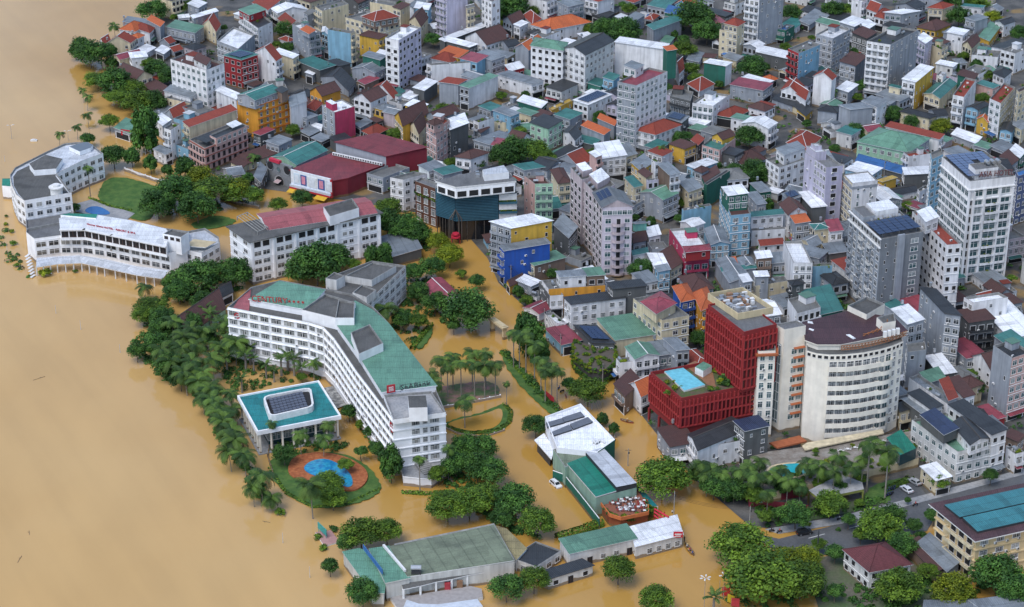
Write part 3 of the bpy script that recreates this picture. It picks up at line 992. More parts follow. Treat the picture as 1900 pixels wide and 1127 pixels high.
def sign(text,a,b,z,size,mat,label,cat='sign',name='rooftop_sign',stretch=None,posts=True,ext=.12,root=None):
    """standing letters from world point a to b"""
    a=Vector(a[:2]); b=Vector(b[:2]); d=b-a; m=(a+b)/2
    me=text_mesh(text,size,ext,mat); xs=[v.co.x for v in me.vertices]; wd=max(xs)-min(xs); k=d.length/wd
    for v in me.vertices: v.co=(v.co.x*k,-v.co.z,v.co.y)
    if root is None:
        root=empty(name,(m.x,m.y,z)); tag(root,label,cat)
    root.rotation_euler=(0,0,math.atan2(d.y,d.x))
    link('lettering',me,root)
    if posts:
        fb=MB(); L=d.length/2
        fb.bar((-L,.15,.05),(L,.15,.05),.05); fb.bar((-L,.15,size*.62),(L,.15,size*.62),.05)
        for k in range(7):
            x=-L+k*L/3; fb.bar((x,.15,-.6),(x,.15,size*.7),.05); fb.bar((x,.15,size*.55),(x,1.3,-.5),.04)
        build('frame',fb,[DSTEEL],root,loc=None) if False else link('frame',fb.mesh('frame',[DSTEEL]),root)
    return root
WHITE=wallmat('weathered_white_paint',(.90,.91,.93),.86)
CREAMW=wallmat('cream_white_paint',(.88,.83,.73),.85)
GRN=roofmat('sea_green_sheet',(.14,.31,.22),'metal',.25,.5)
TEAL=roofmat('teal_sheet',(.02,.22,.23),'metal',.2,.5)
TEALG=roofmat('deep_green_sheet',(.02,.22,.15),'metal',.15,.5)
PINK=roofmat('faded_red_sheet',(.38,.11,.12),'metal',.2,.55)
MAROON=roofmat('maroon_sheet',(.21,.038,.045),'metal',.2,.5)
GREY=roofmat('grey_felt',(.18,.185,.19),'flat',.5,.85)
LGREY=roofmat('pale_grey_sheet',(.58,.61,.65),'metal',.2,.45)
WHT=roofmat('white_sheet',(.84,.86,.88),'metal',.15,.4)
DKR=roofmat('stained_concrete_roof',(.12,.12,.115),'flat',.7,.85)
OLIVE=roofmat('faded_green_sheet',(.20,.25,.17),'metal',.35,.6)
POOLW=plain('pool_water',(.03,.32,.42),.08,0,0,.6); POOLB=plain('blue_pool_water',(.02,.13,.36),.08,0,0,.6)
CLAY=plain('terracotta',(.36,.11,.045),.8)
BEIGE=wallmat('beige_plaster',(.62,.52,.33),.7)
CREAM2=wallmat('school_cream',(.72,.56,.32),.8)

# --- riverside hotel, three white wings bent round a garden
def river_hotel():
    q='Q'; h=11.5
    A=px2([(150,572),(100,535),(72,475),(60,415),(92,368),(170,328),(290,268),(400,220),(470,212),(545,212),(634,280),(500,330),(350,405),(440,522)],h,q)
    r=land('river_hotel','low white curved hotel of three wings standing at the river edge','hotel','the curved white river hotel',A)
    A=block(r,A,-1,h,WHITE,LGREY)
    n=len(A)
    for i in range(n):
        a,b=A[i],A[(i+1)%n]; d=(b[0]-a[0],b[1]-a[1]); nn=(d[1],-d[0])
        if nn[1]<-.2*math.hypot(*d) or nn[0]<-.6*math.hypot(*d):
            if math.hypot(*d)>5: grid(r,A,i,.4,3,3.5,kind='pane',sp=3.4,wf=.55,wh=1.6); bands(r,A,[i],[3.9,7.4],WHITE)
    # dark sunken roof over the bend and the oval skylight
    p=ccw(px2([(150,560),(112,520),(85,470),(80,415),(105,380),(180,345),(290,285),(385,310),(350,350),(340,410),(420,515)],h,q)); m=MB(); m.quad([(a,b,h-.7) for a,b in p],0,p); build('sunken_roof',m,[DKR],r)
    boxpart(r,'roof_hood',[(180,345),(280,290),(385,315),(345,375),(210,385)],h-.7,h+1.6,WHITE,q,DKR)
    p=ccw(px2([(425,240),(470,225),(530,212),(572,228),(555,248),(490,270)],h+1,q)); m=MB(); m.prism(p,h-.7,h+1,0,1); build('skylight',m,[WHITE,GLASS],r)
    # round stair turret and white open stair
    for (x,y,rr,z1,nm) in ((345,490,2.3,h+2.2,'turret'),(248,530,2.4,h-2,'stair_drum')):
        c=P(*tp(q,x,y),z1); m=MB(); k=16
        ring=[(c.x+rr*math.cos(2*math.pi*i/k),c.y+rr*math.sin(2*math.pi*i/k)) for i in range(k)]
        m.prism(ring,0,z1,0,0); top=[(c.x+(rr+.5)*math.cos(2*math.pi*i/k),c.y+(rr+.5)*math.sin(2*math.pi*i/k)) for i in range(k)]; m.prism(top,z1,z1+.4,0,0,True); m.prism([(c.x+.6*(x_-c.x),c.y+.6*(y_-c.y)) for x_,y_ in ring],z1+.4,z1+1.2,0,0)
        build(nm,m,[TRIM],r)
        if nm=='stair_drum':
            st=MB()
            for j in range(26):
                a=j*.5; zz=z1-j*.33
                st.box((c.x+(rr+.9)*math.cos(a),c.y+(rr+.9)*math.sin(a),zz),(1.8,.9,.18),0,a); st.box((c.x+(rr+1.8)*math.cos(a),c.y+(rr+1.8)*math.sin(a),zz+.5),(.08,.95,.9),0,a)
            build('spiral_stair',st,[TRIM],r)
    # riverside pavilion on the far left
    p=px2([(12,480),(70,485),(66,435),(14,436)],5.5,q); block(r,p,-1,5.5,WHITE,TEALG,'bay_',0)
    # front wing with the terrace roof and the white sheet roof
    hB=9.6
    B=px2([(160,765),(210,806),(365,786),(500,786),(640,806),(800,842),(1045,892),(1150,868),(1160,760),(1020,742),(800,692),(600,662),(420,662),(365,705),(165,742)],hB,q)
    FOOT.append(B); B=block(r,B,-1,hB,WHITE,GREY,'front_wing_')
    for i in range(1,6): 
        grid(r,B,i,2.2,2,3.2,kind='pane',sp=4.6,wf=.74,wh=1.8,sill=.7); bands(r,B,[i],[5.4,8.6],WHITE)
    C=px2([(372,748),(520,746),(690,782),(1022,852),(1045,775),(1020,745),(800,692),(600,660),(420,660),(362,680)],13.2,q)
    C=block(r,C,hB-.8,13.2,WHITE,WHT,'upper_',0)
    for i in range(0,3): grid(r,C,i,hB-.3,1,3,kind='shutter',sp=3.0,wf=.8,wh=2.1)
    m=MB()
    for k in range(3):
        a=Vector(C[k]); b=Vector(C[k+1]); d=(b-a); 
        dn=Vector((d.y,-d.x)).normalized()
        c=(a+b)/2+dn*.5; m.box((c.x,c.y,13.25),(d.length+.6,1.5,.16),0,math.atan2(d.y,d.x))
    build('eave',m,[TRIM],r)
    boxpart(r,'green_canopy',[(372,660),(590,680),(600,655),(420,650)],12,13.6,WHITE,q,TEALG)
    p=px2([(1003,775),(1112,797),(1162,765),(1058,745)],15.5,q); p=block(r,p,hB-1,15.5,WHITE,DKR,'tower_',.6); grid(r,p,0,hB+3.2,1,3,kind='shutter',cols=3,wf=.6,wh=1.1)
    D=px2([(1130,870),(1240,895),(1352,830),(1345,795),(1260,740),(1150,760)],8.5,q); FOOT.append(D); D=block(r,D,-1,8.5,WHITE,LGREY,'end_',.8)
    for i in (0,1): grid(r,D,i,1.0,2,3.4,kind='curtain',sp=3.2,wf=.6)
    p=px2([(1140,850),(1265,860),(1330,825),(1190,808)],9.6,q); p=ccw(p); m=MB(); m.prism(p,9.3,9.6,0,1); build('terrace_roof',m,[TRIM,BEIGE],r)
    # arcade canopy along the river
    cz=3.6; f=px2([(222,982),(350,962),(500,955),(640,985),(840,1030),(1000,1052)],cz,q); b=px2([(225,925),(360,915),(490,908),(640,930),(840,975),(1040,1000)],cz+1,q)
    m=MB()
    for i in range(len(f)-1): slab(m,[(*f[i],cz),(*f[i+1],cz),(*b[i+1],cz+1),(*b[i],cz+1)],.2)
    build('arcade_roof',m,[LGREY,TRIM],r)
    for i in range(len(f)-1):
        for k in range(3):
            a=Vector(f[i])+(Vector(f[i+1])-Vector(f[i]))*(k/3); m=MB(); m.bar((a.x,a.y+.4,-1),(a.x,a.y+.4,cz),.22); build('column',m,[TRIM],r)
    a,b=px2([(200,1010),(172,930)],2,q); m=MB()
    for k in range(8):
        t=k/7; m.box((a[0]+(b[0]-a[0])*t,a[1]+(b[1]-a[1])*t,.3+t*3),(2.6,.9,.25),0,1.2)
    build('steps',m,[TRIM],r)
    a,b=[P(*tp(q,*v),13.4) for v in ((535,718),(832,776))]
    sign('Huong Giang HOTEL · RESORT & SPA',a,b,13.3,.9,RED,'red cursive hotel lettering lying along the white sheet roof of the river hotel',posts=False)
    # inner garden side link wing
    E_=px2([(345,735),(160,742),(150,575),(440,525),(440,650),(350,690)],6.0,q); FOOT.append(E_)
    E_=block(r,E_,-1,4.2,WHITE,GREY,'link_')
    return r
river_hotel()
# --- hotel with the faded red roof
def red_roof_hotel():
    h=16.6; p=quad3((425.6,422),(464.8,449),(704.7,396),h)
    r=land('slab_hotel','five-storey white slab hotel under a faded red metal roof','hotel','the faded red roofed hotel',p)
    p=block(r,p,-1,h,WHITE,DKR,'',.9)
    fh=3.2; a,b=Vector(p[1]),Vector(p[2]); d=b-a
    for f in range(5):
        z=.5+f*fh
        for g0 in (.02,.19,.36,.52,.69,.85):
            if g0==.69:
                for k in range(2): 
                    q=a+d*(g0+.03+.05*k); put('window',UW['pane'],r,(q.x,q.y,z+.9),math.atan2(d.y,d.x),(1.5,1,1.3))
                continue
            for k in range(2):
                q=a+d*(g0+.03+.065*k); put('window',UW['dark' if f==4 else 'pane'],r,(q.x,q.y,z+.6),math.atan2(d.y,d.x),(2.5,1,2.1 if f==4 else 1.6))
    bands(r,p,[0,1],[.3+fh*k for k in range(1,6)],WHITE,th=.18); 
    m=MB(); ang=math.atan2(d.y,d.x)
    for g in (.005,.17,.34,.505,.66,.83,.995):
        q=a+d*g; m.box((q.x,q.y,8),(.7,.7,16),0,ang)
    build('pilaster',m,[WHITE],r)
    grid(r,p,0,.5,5,fh,kind='pane',cols=2,wf=.35,wh=1.4)
    e=MB(); o=inset(p,-1.0); e.prism(o,h+.05,h+.3,0,0,True); build('eave',e,[DKR],r)
    zt=h+.35
    q=quad3((475,393),(496,424),(701,392),zt+.8); L,F,Rr,B=q; 
    m=MB(); mL=((L[0]+F[0])/2,(L[1]+F[1])/2); mR=((Rr[0]+B[0])/2,(Rr[1]+B[1])/2)
    slab(m,[(*F,zt),(*Rr,zt),(*mR,zt+1.6),(*mL,zt+1.6)]); slab(m,[(*L,zt),(*B,zt),(*mR,zt+1.6),(*mL,zt+1.6)])
    m.quad([(*L,zt),(*F,zt),(*mL,zt+1.6)],1); build('sheet_roof',m,[PINK,WHITE],r)
    p2=quad3((600,384),(612,402),(666,386),zt+3.4); p2=block(r,p2,zt-.3,zt+3.4,WHITE,DKR,'penthouse_',.8)
    b2=quad3((440,402),(478,430),(497,422),zt+1.2); m=MB(); 
    for i in range(4):
        x,y=b2[i],b2[(i+1)%4]; m.bar((*x,zt+1.2),(*y,zt+1.2),.18); m.bar((*x,zt-.3),(*x,zt+1.2),.18)
    for t in (.25,.5,.75):
        x=Vector(b2[0]).lerp(Vector(b2[3]),t); y=Vector(b2[1]).lerp(Vector(b2[2]),t); m.bar((x.x,x.y,zt+1.2),(y.x,y.y,zt+1.2),.14)
    build('pergola',m,[CONC],r)
    return r
red_roof_hotel()
# --- long bent riverside hotel with green roofs
def bent_hotel():
    h=19.0
    Pp=[(422,570),(500,585),(572,598),(600,607),(620,628),(660,687),(730,779),(827,765),(806,716),(760,655),(722,600),(693,570),(655,546),(600,535),(520,520),(466,533)]
    p=px2(Pp,h); r=land('bent_hotel','long bent white hotel with green metal roofs and a row of steps at its tip','hotel','the bent green roofed hotel',p)
    p=block(r,p,-1,h,WHITE,DKR,'',.7); fh=3.05
    for i in (0,1,2,3,4,5):
        grid(r,p,i,3.2,5,fh,kind='curtain' if i<3 else 'pane',sp=4.1 if i<3 else 3.3,wf=.74,wh=1.7)
        bands(r,p,[i],[3.0+fh*k for k in range(0,6)],WHITE,th=.3,out=.35)
    i=6; a,b=Vector(p[6]),Vector(p[7]); d=b-a; ang=math.atan2(d.y,d.x)
    for f in range(5):
        for g0,wd in ((.42,2.3),(.60,1.4),(.78,2.6)):
            q=a+d*g0; put('window',UW['curtain'],r,(q.x,q.y,3.4+f*fh+.6),ang,(wd,1,1.6))
    bands(r,p,[6],[3.0+fh*k for k in range(0,6)],WHITE,th=.3,out=.3)
    # green roof sheets
    for name,pts,zz in (('green_roof',[(622,597),(665,657),(709,727),(809,715),(762,655),(720,600),(690,575),(659,559)],h+1.6),('green_roof',[(463,555),(569,574),(602,538),(518,522)],h+1.8)):
        q=ccw(px2(pts,zz)); m=MB(); m.prism(q,h-.8,zz-.25,1); m.prism(inset(q,-.3),zz-.25,zz,1,0,True); build(name,m,[GRN,WHITE],r)
    m=MB(); q=ccw(px2([(432,572),(462,578),(466,536),(448,548)],h-.4)); m.quad([(*v,h-.4) for v in q],0,q); build('terrace_roof',m,[PINK],r)
    # roof boxes
    for pts,z0,z1 in (([(560,575),(622,590),(660,562),(604,545)],h-.7,h+3.4),([(622,590),(657,590),(658,560),(628,556)],h,h+4.2),([(651,617),(666,657),(711,637),(686,602)],h+1.4,h+4.4)):
        q=ccw(px2(pts,z1)); block(r,q,z0,z1,WHITE,DKR,'penthouse_',.7)
    # tip: terrace, sign box, stepped base
    q=px2([(730,779),(827,765),(800,726),(712,733)],h+.9); block(r,q,h-.7,h+.9,WHITE,PAVE,'tip_terrace_',.7)
    boxpart(r,'lift_room',[(759,757),(793,756),(790,734),(757,735)],h,h+4.6,WHITE,None,DKR)
    q=px2([(744,860),(748,884),(800,889),(830,868),(826,836),(740,840)],3.2); q=block(r,q,-1,3.2,WHITE,PAVE,'podium_',.6); 
    bands(r,q,[0,1,2,3],[2.9],TRIM)
    m=MB(); a=P(798,875,3.2); b=P(782,862,3.2)
    for k in range(7): 
        t=k/6; m.box((a.x+(b.x-a.x)*t,a.y+(b.y-a.y)*t,2.8+t*.9),(4.2,.8,.4),0,.5)
    build('steps',m,[CONC],r)
    m=MB(); q2=ccw(px2([(738,826),(790,818),(790,838),(742,846)],4.6)); m.prism(q2,0,4.6,0,0); build('glass_lobby',m,[GLASST],r)
    # low side annex with planted roofs along the garden
    q=px2([(664,772),(735,862),(748,850),(676,765)],2.6); q=block(r,q,-1,2.6,WHITE,TEALG,'annex_',.4)
    for px_,py_,s in ((652,672,3.2),(672,700,3.0)):
        c=P(px_-28,py_+ -12,3); m=MB(); m.prism([(c.x-2.6,c.y-2.4),(c.x+2.6,c.y-2.4),(c.x+2.6,c.y+2.4),(c.x-2.6,c.y+2.4)],2.7,3,0,1); build('green_canopy',m,[TRIM,TEALG],r)
    # concrete rear wing
    hr=13.2; w=px2([(604,516),(612,560),(680,563),(753,493),(690,484)],hr); FOOT.append(w)
    w=block(r,w,-1,hr,wallmat('stained_white',(.66,.66,.64),.5),DKR,'rear_',.8)
    for i in range(len(w)):
        a,b=w[i],w[(i+1)%len(w)]
        if b[0]>a[0] and b[1]>a[1]: grid(r,w,i,.6,4,3.2,kind='curtain',sp=5,wf=.7,wh=1.4); bands(r,w,[i],[3.6,6.8,10],TRIM)
    for pts,z1 in (([(604,517),(624,520),(640,512),(620,505)],hr+3),([(640,512),(690,520),(735,494),(692,487)],hr+1.6),([(654,543),(680,552),(698,538),(672,528)],hr+2)):
        q=ccw(px2(pts,z1)); block(r,q,hr-.8,z1,wallmat('stained_white',(.66,.66,.64),.5),DKR,'rear_box_',.5)
    sign('CENTURY',P(467,557,h+2),P(533,562,h+2),h+1.6,3.0,plain('sign_red',(.42,.03,.03),.5),'dark red CENTURY letters with four small stars on the green hotel roof')
    rs=bpy.data.objects[[o.name for o in bpy.data.objects if o.name.startswith('rooftop_sign')][-1]]
    st=MB()
    for k in range(4):
        cx=6.7+k*1.5; pts=[]
        for j in range(10):
            rr=.62 if j%2==0 else .26; an=math.pi/2+j*math.pi/5; pts.append((cx+rr*math.cos(an),.9+rr*math.sin(an)))
        for y in (0,.18): st.quad([(x,y,z) for x,z in (pts if y==0 else reversed(pts))],0)
    link('star',st.mesh('star',[plain('sign_red',(.42,.03,.03),.5)]),rs)
    a,b=P(722,724,h+1.9),P(800,712,h+1.9); s=sign('SeABank',P(743,722,h+1.9),P(798,713,h+1.9),h+1.4,2.6,plain('sign_dark',(.05,.06,.06),.5),'SeABank letters with a square red emblem on the green roof above the hotel tip')
    em=MB(); c=Vector(a); loc=s.matrix_basis.inverted() if False else None
    em.box((-7.6,0,1.1),(2.6,.25,2.6),0)
    for k in range(4):
        an=k*math.pi/2+math.pi/4; em.box((-7.6+.55*math.cos(an),-.16,1.1+.55*math.sin(an)),(.62,.1,.62),1); em.box((-7.6+.55*math.cos(an),-.2,1.1+.55*math.sin(an)),(.3,.1,.3),0)
    link('emblem',em.mesh('emblem',[RED,TRIM]),s)
    # round C emblems on the walls
    def cem(p0,ang,rr,lab):
        m=MB(); k=14
        for j in range(2,k+ -1):
            a0,a1=2*math.pi*j/k,2*math.pi*(j+1)/k
            for (r1,r2) in ((rr*.62,rr),):
                m.quad([(r1*math.cos(a0),-.2,r1*math.sin(a0)),(r2*math.cos(a0),-.2,r2*math.sin(a0)),(r2*math.cos(a1),-.2,r2*math.sin(a1)),(r1*math.cos(a1),-.2,r1*math.sin(a1))])
        m.box((.12*rr,-.12,.1*rr),(rr*.6,.16,rr*.3),0)
        o=link('emblem',m.mesh('emblem',[RED]),r,Vector(p0)-r.location); o.rotation_euler=(0,0,ang)
    a,b=Vector(p[0]),Vector(p[1]); q=a+(b-a)*.23; cem((q.x,q.y,16.6),math.atan2((b-a).y,(b-a).x),1.1,'')
    a,b=Vector(p[5]),Vector(p[6]); q=a+(b-a)*.96; cem((q.x,q.y,15.8),math.atan2((b-a).y,(b-a).x),1.7,'')
    return r
bent_hotel()
# --- square pavilion with the teal roof
def pavilion():
    h=8.4; p=quad3((440,734),(477,801),(633,771),h)
    r=land('pavilion','square white columned pavilion with a flat teal roof and raised skylight','pavilion','the teal roofed pavilion',p)
    m=MB(); inn=inset(p,.5); m.prism(p,h-1.4,h,0,None,True)
    for i in range(4):
        a,b,ia,ib=p[i],p[(i+1)%4],inn[i],inn[(i+1)%4]; m.quad([(*a,h),(*b,h),(*ib,h),(*ia,h)],0); m.quad([(*ib,h-.5),(*ia,h-.5),(*ia,h),(*ib,h)],0)
    m.quad([(*q,h-.5) for q in inn],1,inn); build('roof',m,[WHITE,TEAL],r)
    k=px2([(487,735),(500,773),(583,754),(577,718)],h+1.6); k=ccw(k); 
    kk=[]
    for i in range(4):
        a,b,c=Vector(k[i-1]),Vector(k[i]),Vector(k[(i+1)%4]); kk+= [tuple(b+(a-b)*.14),tuple(b+(a-b)*.04+(c-b)*.04),tuple(b+(c-b)*.14)]
    m=MB(); ki=inset(kk,.6); n=len(kk); m.prism(kk,h-.5,h+1.6,0)
    for i in range(n):
        a,b,ia,ib=kk[i],kk[(i+1)%n],ki[i],ki[(i+1)%n]; m.quad([(*a,h+1.6),(*b,h+1.6),(*ib,h+1.6),(*ia,h+1.6)],0); m.quad([(*ib,h+.6),(*ia,h+.6),(*ia,h+1.6),(*ib,h+1.6)],0)
    m.quad([(*q,h+.6) for q in ki],1)
    u=(Vector(k[2])-Vector(k[1])); v=(Vector(k[0])-Vector(k[1]))
    for i in range(9):
        for j in range(6):
            q=Vector(k[1])+u*(.12+.76*(i+.5)/9)+v*(.12+.76*(j+.5)/6); m.box((q.x,q.y,h+.95),(u.length*.075,v.length*.10,.45),2,math.atan2(u.y,u.x)+.785*(0))
    build('skylight',m,[TRIM,DARK,plain('pyramid_glass',(.10,.11,.14),.2)],r)
    c=inset(p,1.0); g=inset(p,4.5); m=MB(); m.prism(g,-1,h-1.4,0); build('glass_wall',m,[GLASST],r)
    f=inset(p,.2); m=MB(); m.prism(f,-1,.35,0,0); build('floor_slab',m,[PAVE],r)
    for i in range(4):
        for k_ in range(7):
            t=k_/7; q=Vector(c[i]).lerp(Vector(c[(i+1)%4]),t); m=MB(); m.box((q.x,q.y,(h-1)/2),(.5,.5,h-1),0,math.atan2(u.y,u.x)); build('column',m,[CREAMW],r)
    for i in (0,1): grid(r,g,i,1.2,2,3.0,kind='tint',sp=2.6,wf=.8,wh=2)
pavilion()
# --- red hotel with the roof pool
REDW=wallmat('deep_red_cladding',(.26,.028,.03),.7); REDL=plain('red_fin',(.33,.036,.038),.6)
def fins(root,poly,i,z0,z1,sp,fh,name='facade_fins'):
    a,b=Vector(poly[i]),Vector(poly[(i+1)%len(poly)]); d=b-a; L=d.length; d.normalize(); n=Vector((d.y,-d.x)); ang=math.atan2(d.y,d.x); m=MB()
    k=int(L/sp)
    for j in range(k+1):
        q=a+d*(j*L/k)+n*.25; m.box((q.x,q.y,(z0+z1)/2),(.35,.5,z1-z0),0,ang)
        if j<k:
            q=a+d*((j+.5)*L/k)+n*.06
            z=z0
            while z+fh<=z1+.1:
                if R0.random()<.94: m.box((q.x,q.y,z+fh/2),(L/k*.55,.1,fh*.74),1 if R0.random()<.72 else 2,ang)
                z+=fh
    z=z0
    while z<=z1+.1:
        q=a+d*L/2+n*.22; m.box((q.x,q.y,z),(L,.46,.42),0,ang); z+=fh
    build(name,m,[REDL,plain('dark_red_glass',(.075,.012,.016),.2,0,0,.6),plain('red_screen',(.20,.02,.028),.6)],root)
def red_hotel():
    h=17.5; p=quad3((1207,690),(1264,739),(1400,713),h)
    r=land('red_hotel','deep red hotel of vertical fins with a swimming pool on its lower roof','hotel','the deep red hotel',p)
    z0=5.0
    p=block(r,p,z0,h,REDW,groundmat('roof_garden_soil',(.12,.085,.06),(.07,.11,.03),.5),'podium_',1.2,False); fins(r,p,0,z0+2.5,h-1,1.35,3.4); fins(r,p,1,z0+2.5,h-1,1.35,3.4)
    g=inset(p,2.6); m=MB(); m.prism(g,-1,z0,0); build('ground_floor',m,[GLASS],r)
    m=MB()
    for t in (0,.33,.66,1):
        q=Vector(p[0]).lerp(Vector(p[1]),t); q2=Vector(p[1]).lerp(Vector(p[2]),t*.8+.02)
        m.bar((q.x,q.y,-1),(q.x,q.y,z0),.45); m.bar((q2.x,q2.y,-1),(q2.x,q2.y,z0),.45)
    build('pillar',m,[REDW],r)
    zt=h-1.15
    pw=ccw(px2([(212,497),(318,480),(440,575),(325,607)],h-.5,'T')); m=MB(); m.prism(pw,zt,h-.55,1,0); build('swimming_pool',m,[plain('roof_pool_water',(.16,.52,.62),.08),TRIM],r)
    dk=ccw(px2([(330,470),(385,445),(480,500),(500,590),(450,575),(420,545)],zt+.05,'T')); m=MB(); m.quad([(*q,zt+.06) for q in dk],0); build('timber_deck',m,[plain('timber',(.26,.13,.07),.8)],r)
    boxpart(r,'bar_counter',[(385,478),(430,500),(478,470),(430,448)],zt,h+1.2,TRIM,'T',GRN)
    for x,y,s in ((540,540,1.6),(520,560,1.3),(270,590,1.0),(470,600,1.2),(560,570,1.5),(230,560,.9),(230,620,1.0),(500,500,1.0)):
        c=P(*tp('T',x,y),zt+.6); PLANT.append((r,(c.x,c.y,zt),s*1.7)); PLANT.append((r,(c.x+2.2,c.y+.8,zt),s))
    ht=38.5
    t=quad3((1314,556),(1381,607),(1442,592),ht); FOOT.append(t); t=block(r,t,h-1.2,ht-1.7,REDW,GREY,'tower_',.6,False)
    fins(r,t,0,h,ht-3,1.4,3.3,'tower_fins'); fins(r,t,1,h,ht-3,1.4,3.3,'tower_fins')
    q=quad3((1316,546),(1372,584),(1438,572),ht); b=Vector(q[0])-Vector(q[1]); b=b/b.length
    q=[tuple(Vector(v)+b*.8) for v in q]; q=block(r,q,ht-2.2,ht,BEIGE,GREY,'crown_',1.5,False)
    rnd=random.Random(8); u=Vector(q[2])-Vector(q[1]); v=Vector(q[0])-Vector(q[1])
    for k in range(46):
        s=Vector(q[1])+u*rnd.uniform(.08,.92)+v*rnd.uniform(.1,.9); m=MB(); m.box((s.x,s.y,ht-1.0),(rnd.uniform(.7,2.0),rnd.uniform(.6,1.4),rnd.uniform(.6,1.8)),0,math.atan2(u.y,u.x)); build('air_handling_unit',m,[rnd.choice((LGREY,STEEL,TRIM,CONC,plain('rust_box',(.30,.17,.10),.8)))],r)
    m=MB()
    for k in range(6):
        s=Vector(q[1])+u*rnd.uniform(.1,.6)+v*(.1+.14*k); e=s+u*.35; m.bar((s.x,s.y,ht-.8),(e.x,e.y,ht-.8),.22)
    build('ventilation_duct',m,[STEEL],r)
    a,b=Vector(p[0]),Vector(p[1]); s,e=a+(b-a)*.62,a+(b-a)*.94
red_hotel()
# --- white hotel tower with the bowed front
def bowed_hotel():
    h=30.6; tl='T'
    fr=[(1000,388),(1055,404),(1125,411),(1220,409),(1310,399),(1400,382),(1470,362),(1532,336)]
    p=px2(fr+[(1490,228),(1250,180),(990,240)],h,tl)
    r=land('bowed_hotel','tall white hotel with a bowed front of curved balconies and dark red roof','hotel','the bowed white hotel',p)
    p=block(r,p,-1,h,CREAMW,DKR,'',.5); fh=3.2
    # balcony slabs following the bow
    for f in range(8):
        z=3.4+f*fh; m=MB()
        def off(j,k):
            v=Vector(p[j]); d1=(Vector(p[j+1])-Vector(p[j-1])).normalized(); return v+Vector((d1.y,-d1.x))*k
        for i in range(2,5):
            A,B,C,D=off(i,0),off(i+1,0),off(i+1,1.3),off(i,1.3); C2,D2=off(i+1,1.12),off(i,1.12); lo,hi=z-.45,z+1.15
            m.quad([(*D2,z),(*C2,z),(*B,z),(*A,z)]); m.quad([(*D,lo),(*C,lo),(*C,hi),(*D,hi)]); m.quad([(*C2,z),(*D2,z),(*D2,hi),(*C2,hi)]); m.quad([(*D,hi),(*C,hi),(*C2,hi),(*D2,hi)])
            if i==2: m.quad([(*A,lo),(*D,lo),(*D,hi),(*A,hi)])
            if i==4: m.quad([(*C,lo),(*B,lo),(*B,hi),(*C,hi)])
            m.quad([(*A,lo),(*B,lo),(*C,lo),(*D,lo)])
        build('curved_balcony',m,[CREAMW],r)
        for i in range(2,5): wall_windows(r,p[i],p[i+1],z,1,fh,R0,dict(type='grid',kind='curtain',sp=2.6,wf=.8,wh=2.2,sill=.1))
        q=Vector(p[5]).lerp(Vector(p[6]),.42); d=Vector(p[6])-Vector(p[5]); n=Vector((d.y,-d.x)).normalized(); c=[q+d.normalized()*(-3.0*math.cos(math.pi*k/8))+n*(1.7*math.sin(math.pi*k/8)) for k in range(9)]; m=MB(); m.quad([(*v,z) for v in c])
        for k in range(8): m.quad([(*c[k],z-.45),(*c[k+1],z-.45),(*c[k+1],z+1.0),(*c[k],z+1.0)])
        build('round_balcony',m,[CREAMW],r); wall_windows(r,p[5],p[6],z,1,fh,R0,dict(type='grid',kind='tint',cols=2,wf=.7,wh=2.2,sill=.1))
    for i in (6,): 
        grid(r,p,i,3.4,8,fh,kind='curtain',cols=2,wf=.42,wh=1.6,sill=.7)
    for i in range(0,7): wall_windows(r,p[i],p[i+1],3.4+8*fh,1,1.6,R0,dict(type='grid',kind='dark',sp=2.0,wf=.62,wh=1.0,sill=.1))
    q=ccw(px2([(1000,330),(1060,352),(1180,352),(1330,322),(1545,280),(1480,215),(1250,170),(985,235)],h+1.6,tl)); m=MB(); m.prism(q,h-.4,h+1.4,1); m.prism(inset(q,-.6),h+1.4,h+1.7,1,0,True)
    build('sheet_roof',m,[roofmat('dark_red_sheet',(.075,.035,.04),'metal',.2,.55),CREAMW],r)
    for pts in ([(1005,235),(1035,240),(1030,228),(1005,225)],[(1215,300),(1255,325),(1270,320),(1235,298)],[(1010,270),(1035,280),(1040,272),(1015,264)]):
        q=ccw(px2(pts,h+1.85,tl)); m=MB(); m.prism(q,h+1.7,h+1.85,0,0); build('roof_light',m,[WHT],r)
    # steel truss crown along the eave
    m=MB(); edge=px2([(1190,372),(1270,366),(1360,348),(1450,325),(1550,290)],h+1.2,tl)
    for zz in (h+.4,h+1.1,h+1.8):
        for a,b in zip(edge,edge[1:]): m.bar((*a,zz),(*b,zz),.12)
    for a,b in zip(edge,edge[1:]):
        for k in range(5):
            s=Vector(a).lerp(Vector(b),k/5); e=Vector(a).lerp(Vector(b),(k+1)/5); m.bar((*s,h+.4),(*e,h+1.8),.09); m.bar((*s,h+1.8),(*s,h+.4),.09)
    build('steel_truss',m,[plain('rusty_steel',(.30,.13,.06),.8)],r)
    m=MB(); a,b=[Vector(v) for v in px2([(1310,300),(1440,262)],h+2.2,tl)]
    for k in range(5):
        s=a.lerp(b,k/5); e=a.lerp(b,(k+1)/5); m.bar((*s,h+1.7),(*e,h+2.2+k*.35),.13); m.bar((*s,h+2.4),(*e,h+2.0),.13)
    m.bar((*b,h+1.6),(*b,h+5),.15); build('sign_frame',m,[plain('rusty_orange_steel',(.36,.14,.05),.8)],r)
    a,b=[Vector(v) for v in px2([(1430,300),(1500,283)],h+2.6,tl)]
    for k in range(4):
        s=a.lerp(b,k/3); m=MB(); m.box((s.x,s.y,h+2.7),(1.1,1.0,1.9),0); build('condenser',m,[TRIM],r)
